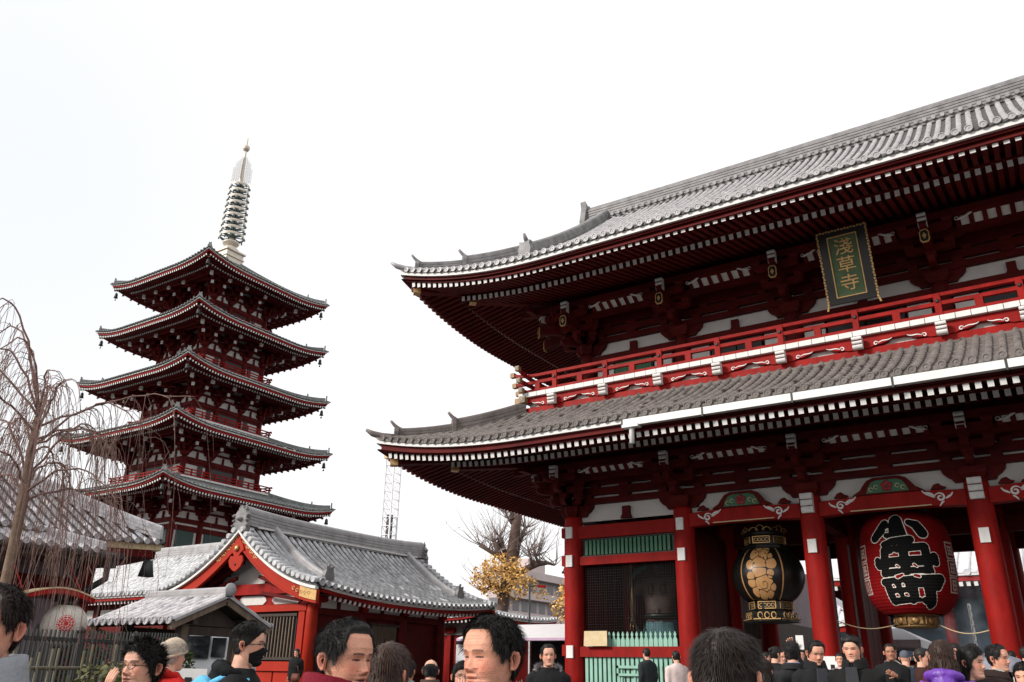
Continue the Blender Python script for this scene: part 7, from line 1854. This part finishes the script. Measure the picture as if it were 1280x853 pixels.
    if hood:
        q = MB(); rr = {'fur': .045, 'soft': .036}[hood]
        pts = [Vector((cos(t)*.115, .060+sin(t)*.095, H-.265+.03*sin(t)+(.0))) for t in [-.55+(pi+1.1)*k/18 for k in range(19)]]
        q.tube(pts, [rr*(.6+.5*sin(pi*k/18)) for k in range(19)], 12); q.tube([Vector((0, .10, H-.26)), Vector((0, .15, H-.34)), Vector((0, .155, H-.44))], [.085, .08, .03], 14)
        hme = remesh(q, .012, 2); fold(hme, .010, 14, sd); hme.materials.append(jm); link('hood', hme, root)
        if hood == 'fur':
            f = MB()
            for _ in range(1500):
                k = random.random()*18; p = pts[int(k)].lerp(pts[min(18, int(k)+1)], k % 1); d = Vector((rnd(-1, 1), rnd(-1, 1), rnd(-.3, 1))).normalized(); x = d.orthogonal().normalized()*.0022; b = p+d*rr*.8; f.add([b-x, b+x, b+d*rnd(.02, .05)], [(0, 1, 2)])
            f.build('fur_trim', cloth('grey_fur', (.36, .34, .34)), root, kind='stuff')
    tr = MB(); loft(tr, [(H*.47-.02, .155, .11, .01), (H*.5, .165, .12, .01), (H-.84, .165, .115, .01)], 20)
    for s in (-1, 1): tr.tube([(s*.085, .01, H*.5), (s*.09, -.005, .27*H), (s*.09, .015, .06)], [.092, .075, .062], 12)
    tme = remesh(tr, .02 if detail else .03, 2); tme.materials.append(cloth('trousers_%d' % sd, trousers)); link('trousers', tme, root)
    for s in (-1, 1):
        q = MB(); loft(q, [(0, .045, .13, -.04), (.02, .047, .135, -.04), (.05, .044, .12, -.03), (.08, .042, .065, .02), (.11, .044, .055, .025)], 14); q.v = [(x+s*.09, y, z) for x, y, z in q.v]; q.build('shoe', cloth('black_shoe', (.02, .018, .017), .5), root)
    return root, H, rz
def local(root, v): return root.matrix_basis @ Vector(v)
BLK = (.012, .012, .013)
# foreground
person('man at the far left edge in a grey jacket, cropped by the frame', (-2.80, 1.36, 1.55), -38, (.26, .27, .29), hair='short', hcol=HAIRD, detail=2, collar=(.055, .10), shirt=(.35, .48, .70), wide=1.03, turn=0, skin=(1.0, .92, .90), shoulder=1.08)
person('woman with short permed hair and glasses, hand held to her mouth', (-3.78, 2.56, 1.45), -48, (.06, .062, .068), hair='perm', detail=2, male=False, glasses=True, collar=(.04, .12), rhand=dict(p=(-.01, -.155, -.27), d=(-.12, .10, 1), n=(.25, 1, .1), curl=.16, thumb=1), pitch=-4, wide=1.02)
person('person in a red coat and beige knit hat walking to the right', (-6.30, 4.55, 1.55), 118, (.42, .012, .010), hair='bun', hcol=mat('grey_hair', (.45, .38, .32), .5), hat='knit', detail=1, male=False, hood='soft')
mk, mh_, mz = person('man with an undercut, glasses and a black face mask, facing right', (-4.16, 3.5, 1.585), 78, (.010, .010, .011), hair='under', detail=2, glasses=True, mask=True, hood='soft', wide=.98)
person('man in a maroon jacket with cropped hair, looking down to the right', (-2.095, 2.17, 1.485), 50, (.17, .008, .020), hair='short', detail=2, pitch=2, collar=(.085, .14), shirt=(.62, .03, .02), wide=1.08, mouth=.7, eye=.0018, skin=(1.0, .90, .86))
person('woman with long brown hair behind the man in maroon', (-2.50, 2.86, 1.44), 150, (.03, .025, .03), hair='long', hcol=HAIRN, detail=1, male=False)
person('man with a thin crown in a grey hooded jacket, seen from behind', (-6.30, 7.51, 1.47), 160, (.16, .17, .17), hair='spot', detail=1, hood='soft')
person('balding man in a brown jacket, seen from behind beside the grey hooded man', (-6.10, 7.66, 1.475), 175, (.07, .045, .035), hair='bald', detail=1, collar=(.04, .1))
person('young woman with long black hair and glasses holding a tissue to her face', (-4.62, 6.24, 1.43), 8, (.05, .05, .04), hair='long', detail=1, male=False, glasses=True, rhand=dict(p=(-.02, -.15, -.28), d=(.05, .1, 1), n=(.2, 1, .1), curl=.2, thumb=1), skin=(1.06, 1.08, 1.1))
person('older man with swept black hair looking left, near the centre', (-1.59, 2.295, 1.495), -50, (.035, .035, .038), hair='short', detail=2, aged=1., collar=(.055, .14), wide=1.07, eye=.0016, pitch=0, skin=(1.0, .89, .84))
person('man in a black coat with a grey fur hood, facing the camera', (-5.39, 8.97, 1.67), 8, BLK, hair='short', detail=1, hood='fur', wide=1.04, roll=-3)
bigp = person('large close dark haired head seen from behind, below the bronze lantern', (-.88, 2.43, 1.45), 172, (.02, .018, .02), hair='short', hcol=HAIRD, detail=2, wide=1.10, turn=-8)
# at the gate and in the crowd
person('man in a dark suit standing before the green picket fence', (-8.85, 19.18, 1.97), -140, (.025, .03, .032), hair='short', detail=0)
person('woman in a pale pink kimono beside the second gate column', (-7.40, 17.5, 1.87), -160, (.62, .50, .47), (.55, .4, .4), hair='bun', detail=0, male=False, long_coat=True)
person('woman in a grey brown coat with brown hair, right of the big close head', (-2.95, 9.29, 1.53), 165, (.12, .10, .10), hair='long', hcol=HAIRD, detail=1, male=False)
person('person in black in the shade beside the back gate column', (-4.86, 16.36, 1.84), 40, BLK, hair='short', detail=0)
c990, h990, z990 = person('man in black with a blue collar taking a picture, seen from behind', (-2.77, 9.75, 1.72), 178, (.02, .02, .022), hair='short', detail=1, shirt=(.25, .35, .62), rhand=dict(p=(.0, -.24, -.08), d=(.2, -.1, 1), n=(0, 1, 0), curl=.5), collar=(.03, .1))
person('man in a black jacket looking down beside the third gate column', (-2.47, 9.53, 1.73), 22, (.014, .014, .016), hair='short', detail=1, pitch=16, collar=(.05, .12), shirt=(.05, .05, .06), wide=1.03, skin=(1.02, .98, .95))
person('woman in a pink floral kimono at the foot of the third column', (-4.23, 18.1, 1.85), -8, mat('pink_floral', (.62, .22, .28), .8, .5, 9, col2=(.75, .62, .60)), (.6, .3, .34), hair='bun', detail=0, male=False, long_coat=True)
person('man in a long black overcoat with side swept hair, facing the camera', (-1.93, 8.79, 1.735), -14, (.010, .010, .010), hair='under', detail=1, collar=(.05, .14), shirt=(.04, .04, .045), long_coat=True, skin=(1.06, 1.05, 1.04), pitch=5)
person('tanned man in black holding his hands in front, under the red lantern', (-2.67, 14.67, 1.88), 6, BLK, hair='short', detail=0, skin=(.62, .52, .46), lhand=dict(p=(.02, -.2, -.45), d=(-.6, -.3, .3), n=(0, 1, 0)))
person('person in dark blue with a grey cap under the red lantern', (-2.63, 15.66, 1.82), 170, (.03, .04, .06), hair='short', hat='cap', detail=0)
person('man in a dark brown jacket in profile, facing right, under the red lantern', (-2.05, 13.55, 1.785), 84, (.045, .018, .015), hair='short', detail=0)
person('woman in a shiny purple quilted jacket with long brown hair, seen from behind', (-1.00, 7.57, 1.635), 172, (.13, .035, .34), hair='long', hcol=HAIRN, detail=1, male=False, cut=-.06, hood='soft', quilt=.012, rough=.35, jspec=.5)
person('black haired woman in profile just right of the purple jacket', (-.83, 7.75, 1.60), 70, (.02, .016, .018), hair='long', detail=1, male=False)
person('girl with a pale face and a red scarf looking right', (-1.01, 9.17, 1.54), 35, (.45, .015, .02), hair='bun', detail=1, male=False, collar=(.05, .16), skin=(1.15, 1.2, 1.22))
person('person with a full black haircut seen from behind, near the fourth column', (-1.27, 12.18, 1.79), 175, (.02, .02, .02), hair='perm', detail=0)
person('smiling man in a dark brown jacket and white top, facing right', (-.79, 9.58, 1.675), 68, (.030, .018, .016), hair='short', detail=1, shirt=(.75, .72, .66), wide=1.06, collar=(.03, .14), skin=(1.02, .95, .92))
person('woman with a centre parting at the right edge of the picture', (-.52, 8.42, 1.50), -22, (.015, .012, .013), hair='long', detail=1, male=False, skin=(1.1, 1.08, 1.06))
person('woman in black with a brown bag by the gabled hall window', (-21.0, 19.6, 1.99), -35, BLK, hair='long', detail=0, male=False)
# smaller figures beyond
random.seed(99); FARC = [(.02, .02, .022), (.03, .03, .045), (.10, .02, .02), (.16, .15, .14), (.05, .035, .03), (.30, .28, .26), (.02, .02, .02), (.06, .07, .1)]
far = [(-3.2, 20.6, 'beside the notice stand', 'black'), (-1.5, 21.2, 'left of the fourth column', 'navy'), (-3.4, 24.2, 'under the middle of the red lantern', 'dark red'), (-2.3, 19.2, 'between the lantern and the braided cord', 'grey'), (-1.7, 16.6, 'behind the purple jacket', 'brown'), (-5.6, 20.4, 'left of the third column', 'pale grey'), (-1.0, 17.4, 'in the gap right of the lantern', 'black'), (-.55, 18.6, 'right of the fourth column', 'blue grey'), (-7.2, 21.8, 'below the bronze lantern', 'black'), (-6.55, 20.9, 'next to the third column base', 'navy'),
       (-3.3, 12.6, 'right of the man looking down', 'black'), (-1.55, 11.4, 'behind the dark brown jacket in profile', 'dark red'), (-.2, 13.2, 'behind the smiling man', 'black'), (-3.05, 16.9, 'behind the tanned man', 'pale grey'), (-1.75, 14.6, 'left of the purple jacket', 'navy'), (-4.3, 14.2, 'beside the pink kimono', 'black'), (-5.9, 17.8, 'just right of the big close head', 'dark red')]
for i, (x, y, where, cn) in enumerate(far):
    person('small figure in %s %s' % (cn, where), (x, y, ground_z(x, y)+rnd(1.44, 1.56)), rnd(-180, 180), dict(black=BLK, navy=(.03, .03, .05), grey=(.16, .15, .14), brown=(.06, .035, .028))[cn] if cn in ('black', 'navy', 'grey', 'brown') else {'dark red': (.12, .02, .02), 'pale grey': (.32, .30, .28), 'blue grey': (.07, .08, .11)}[cn], hair=random.choice(['short', 'short', 'long', 'bun']), detail=0, male=i % 2 == 0)
# ---- things people carry
bk = thing('backpack', 'light blue backpack on the man with the black mask', 'backpack', mk.location, mz)
q = MB(); loft(q, [(mh_-.80, .14, .05, .25), (mh_-.76, .17, .10, .25), (mh_-.55, .18, .12, .25), (mh_-.40, .17, .11, .24), (mh_-.33, .13, .08, .22), (mh_-.29, .07, .05, .20)], 24, 2.8); bme = remesh(q, .012, 2); fold(bme, .012, 11, 3); bme.materials.append(cloth('sky_blue_nylon', (.12, .46, .72), .5, .3, 50)); link('pack', bme, bk)
q = MB(); q.box((-.13, .345, mh_-.72), (.13, .385, mh_-.52)); q.build('pocket', cloth('pale_blue_nylon', (.35, .62, .80), .5), bk)
for s in (-1, 1): q = MB(); q.tube([(s*.09, .17, mh_-.33), (s*.11, .08, mh_-.285), (s*.115, -.04, mh_-.31), (s*.115, -.135, mh_-.42), (s*.13, -.10, mh_-.6)], .018, 8); q.build('strap', CL['sky_blue_nylon'], bk)
um = thing('umbrella', 'small grey folded-out umbrella held beside the girl with the red scarf', 'umbrella', (-.92, 10.6, ground_z(-.92, 10.6)+1.32))
q = MB(); n = 8
for k in range(n):
    a0, a1 = 2*pi*k/n, 2*pi*(k+1)/n; q.add([(0, 0, .24), (.24*cos(a0), .24*sin(a0), .16), (.24*cos(a1), .24*sin(a1), .16), (.42*cos(a0), .42*sin(a0), 0), (.40*cos((a0+a1)/2), .40*sin((a0+a1)/2), .03), (.42*cos(a1), .42*sin(a1), 0)], [(0, 1, 2), (1, 3, 4), (1, 4, 2), (2, 4, 5)])
q.build('canopy', cloth('umbrella_grey', (.22, .22, .26), .6), um); q = MB(); q.tube([(0, 0, .27), (0, 0, -.55)], .008, 6); q.build('shaft', GREYM, um)
hb_ = thing('handbag', 'brown handbag carried by the woman in black at the hall', 'bag', (-20.85, 19.5, 1.15)); q = MB(); loft(q, [(0, .16, .06, 0), (.1, .17, .07, 0), (.24, .14, .05, 0)], 14, 3); q.build('bag_body', cloth('brown_leather', (.16, .05, .03), .5), hb_); q = MB(); q.tube([(-.12, 0, .22), (-.06, 0, .45), (.06, 0, .45), (.12, 0, .22)], .012, 6); q.build('handle', CL['brown_leather'], hb_)
tsu = MB(); tsu.add([(-.05, 0, 0), (.05, 0, 0), (.06, .01, .1), (-.04, .02, .11), (-.05, .006, 0), (.05, .006, 0), (.06, .016, .1), (-.04, .026, .11)], [(0,1,2,3),(7,6,5,4),(0,4,5,1),(1,5,6,2),(2,6,7,3),(3,7,4,0)])
ph = MB(); ph.box((-.04, -.005, -.075), (.04, .005, .075)); tag(ph.build('phone', [WHITE], None, T(*(Vector((-2.77, 9.75, 1.72))+Vector((.02, .27, .13))), .2)), 'pale phone held up by the man with the blue collar', 'phone')
# ---- guardian statue in the left bay
def guardian():
    c = Vector((-12.0, 27.35, GZ)); t = thing('guardian_statue', 'dark fierce guardian statue with a blue green skirt behind the picket fence', 'statue', c, radians(8))
    mb = MB(); mb.box((-1.1, -.8, 0), (1.1, .8, .7)); mb.build('plinth', STONE, t)
    b = MB(); loft(b, [(2.2, .42, .34, 0), (2.6, .50, .42, -.03), (3.0, .50, .42, -.05), (3.4, .58, .40, 0), (3.75, .70, .40, .02), (4.0, .62, .34, .04), (4.15, .28, .24, .05)], 24); b.tube([(0, .03, 4.0), (0, -.02, 4.35)], [.2, .18], 12)
    b.tube([(.6, .02, 3.85), (1.05, .05, 3.65), (1.15, -.2, 4.25), (1.1, -.35, 4.6)], [.22, .19, .15, .11], 12); b.tube([(-.6, .02, 3.85), (-.98, .0, 3.45), (-.85, -.35, 2.95), (-.82, -.5, 2.75)], [.22, .18, .14, .1], 12)
    for s in (-1, 1): b.tube([(s*.25, 0, 2.3), (s*.36, -.08, 1.5), (s*.36, .02, .8)], [.3, .24, .16], 12); b.tube([(s*.36, .05, .8), (s*.40, -.35, .76)], [.13, .1], 10)
    for sx, sz, w in ((-.22, 3.62, .26), (.22, 3.62, .26), (0, 2.85, .34)): b.tube([(sx-.06, -.30, sz), (sx+.06, -.30, sz)], w*.75, 10)
    me = remesh(b, .045, 2); ST = mat('old_statue_lacquer', (.055, .028, .022), .6, .35, 4, .4, 20); me.materials.append(ST); link('body', me, t)
    A, X, Y, Z, ca = head_grid(70, 60, 1.15, 1.); C = 2.75; h = MB(); h.v = (np.stack([X*C, Y*C-.05, Z*C+4.22], -1)).reshape(-1, 3).tolist(); h.f = [(j*70+i, j*70+(i+1) % 70, (j+1)*70+(i+1) % 70, (j+1)*70+i) for j in range(59) for i in range(70)]; h.m = [0]*len(h.f); h.sm = [True]*len(h.f); ho = h.build('head', ST, t)
    q = MB(); q.lathe([(.2, 0), (.2, .12), (.12, .2), (.16, .34), (.05, .48)], (0, .0, 4.78), 12); q.build('topknot', BLACK, ho)
    sk = MB(); n = 40; rows = [(2.75, .50), (2.5, .58), (2.1, .68), (1.7, .78), (1.35, .86)]
    for j, (z, r) in enumerate(rows):
        for k in range(n): a = 2*pi*k/n; rr = r*(1+.07*sin(9*a+.8*z)*j/4+.03*sin(17*a)); sk.v.append((rr*cos(a), rr*.78*sin(a)-.02, z+.08*sin(5*a)*j/4))
    for j in range(len(rows)-1):
        for k in range(n): sk.f.append((j*n+k, (j+1)*n+k, (j+1)*n+(k+1) % n, j*n+(k+1) % n)); sk.m.append(0); sk.sm.append(True)
    sk.build('skirt', mat('blue_green_robe', (.07, .16, .18), .7, .35, 3, .2, 10), t)
    q = MB(); q.lathe([(.55, -.08), (.6, 0), (.55, .08)], (0, -.02, 2.78), 24); q.build('belt', BRONZE, t)
    for s in (-1, 1): q = MB(); P = [Vector((s*(.5+.75*sin(k*.33)), .25+.06*k*.3, 4.5+.35*sin(k*.5)-.26*k)) for k in range(13)]; q.sweep(P, box_prof(.03, .22), 0, True); q.build('sash', MATS['blue_green_robe'], t)
    q = MB(); q.tube([(-.82, -.62, 4.35), (-.82, -.58, 2.5)], .035, 8); q.tube([(-.82, -.62, 4.35), (-.82, -.62, 4.55)], [.07, .02], 8); 
    for k in range(3): q.tube([(-.9+.08*k, -.58, 2.55), (-.94+.12*k, -.58, 2.3)], .02, 5)
    q.build('gilt_staff', MATS['engraved_brass'], t)
    hm_ = MB(); hand(hm_, (-.82, -.5, 2.78), (0, -.5, -1), (.3, -1, 0), 2.4, .5); hand(hm_, (1.1, -.35, 4.6), (0, -.2, 1), (0, -1, 0), 2.4, .15); hm_.build('hands', ST, t, kind='stuff')
guardian()
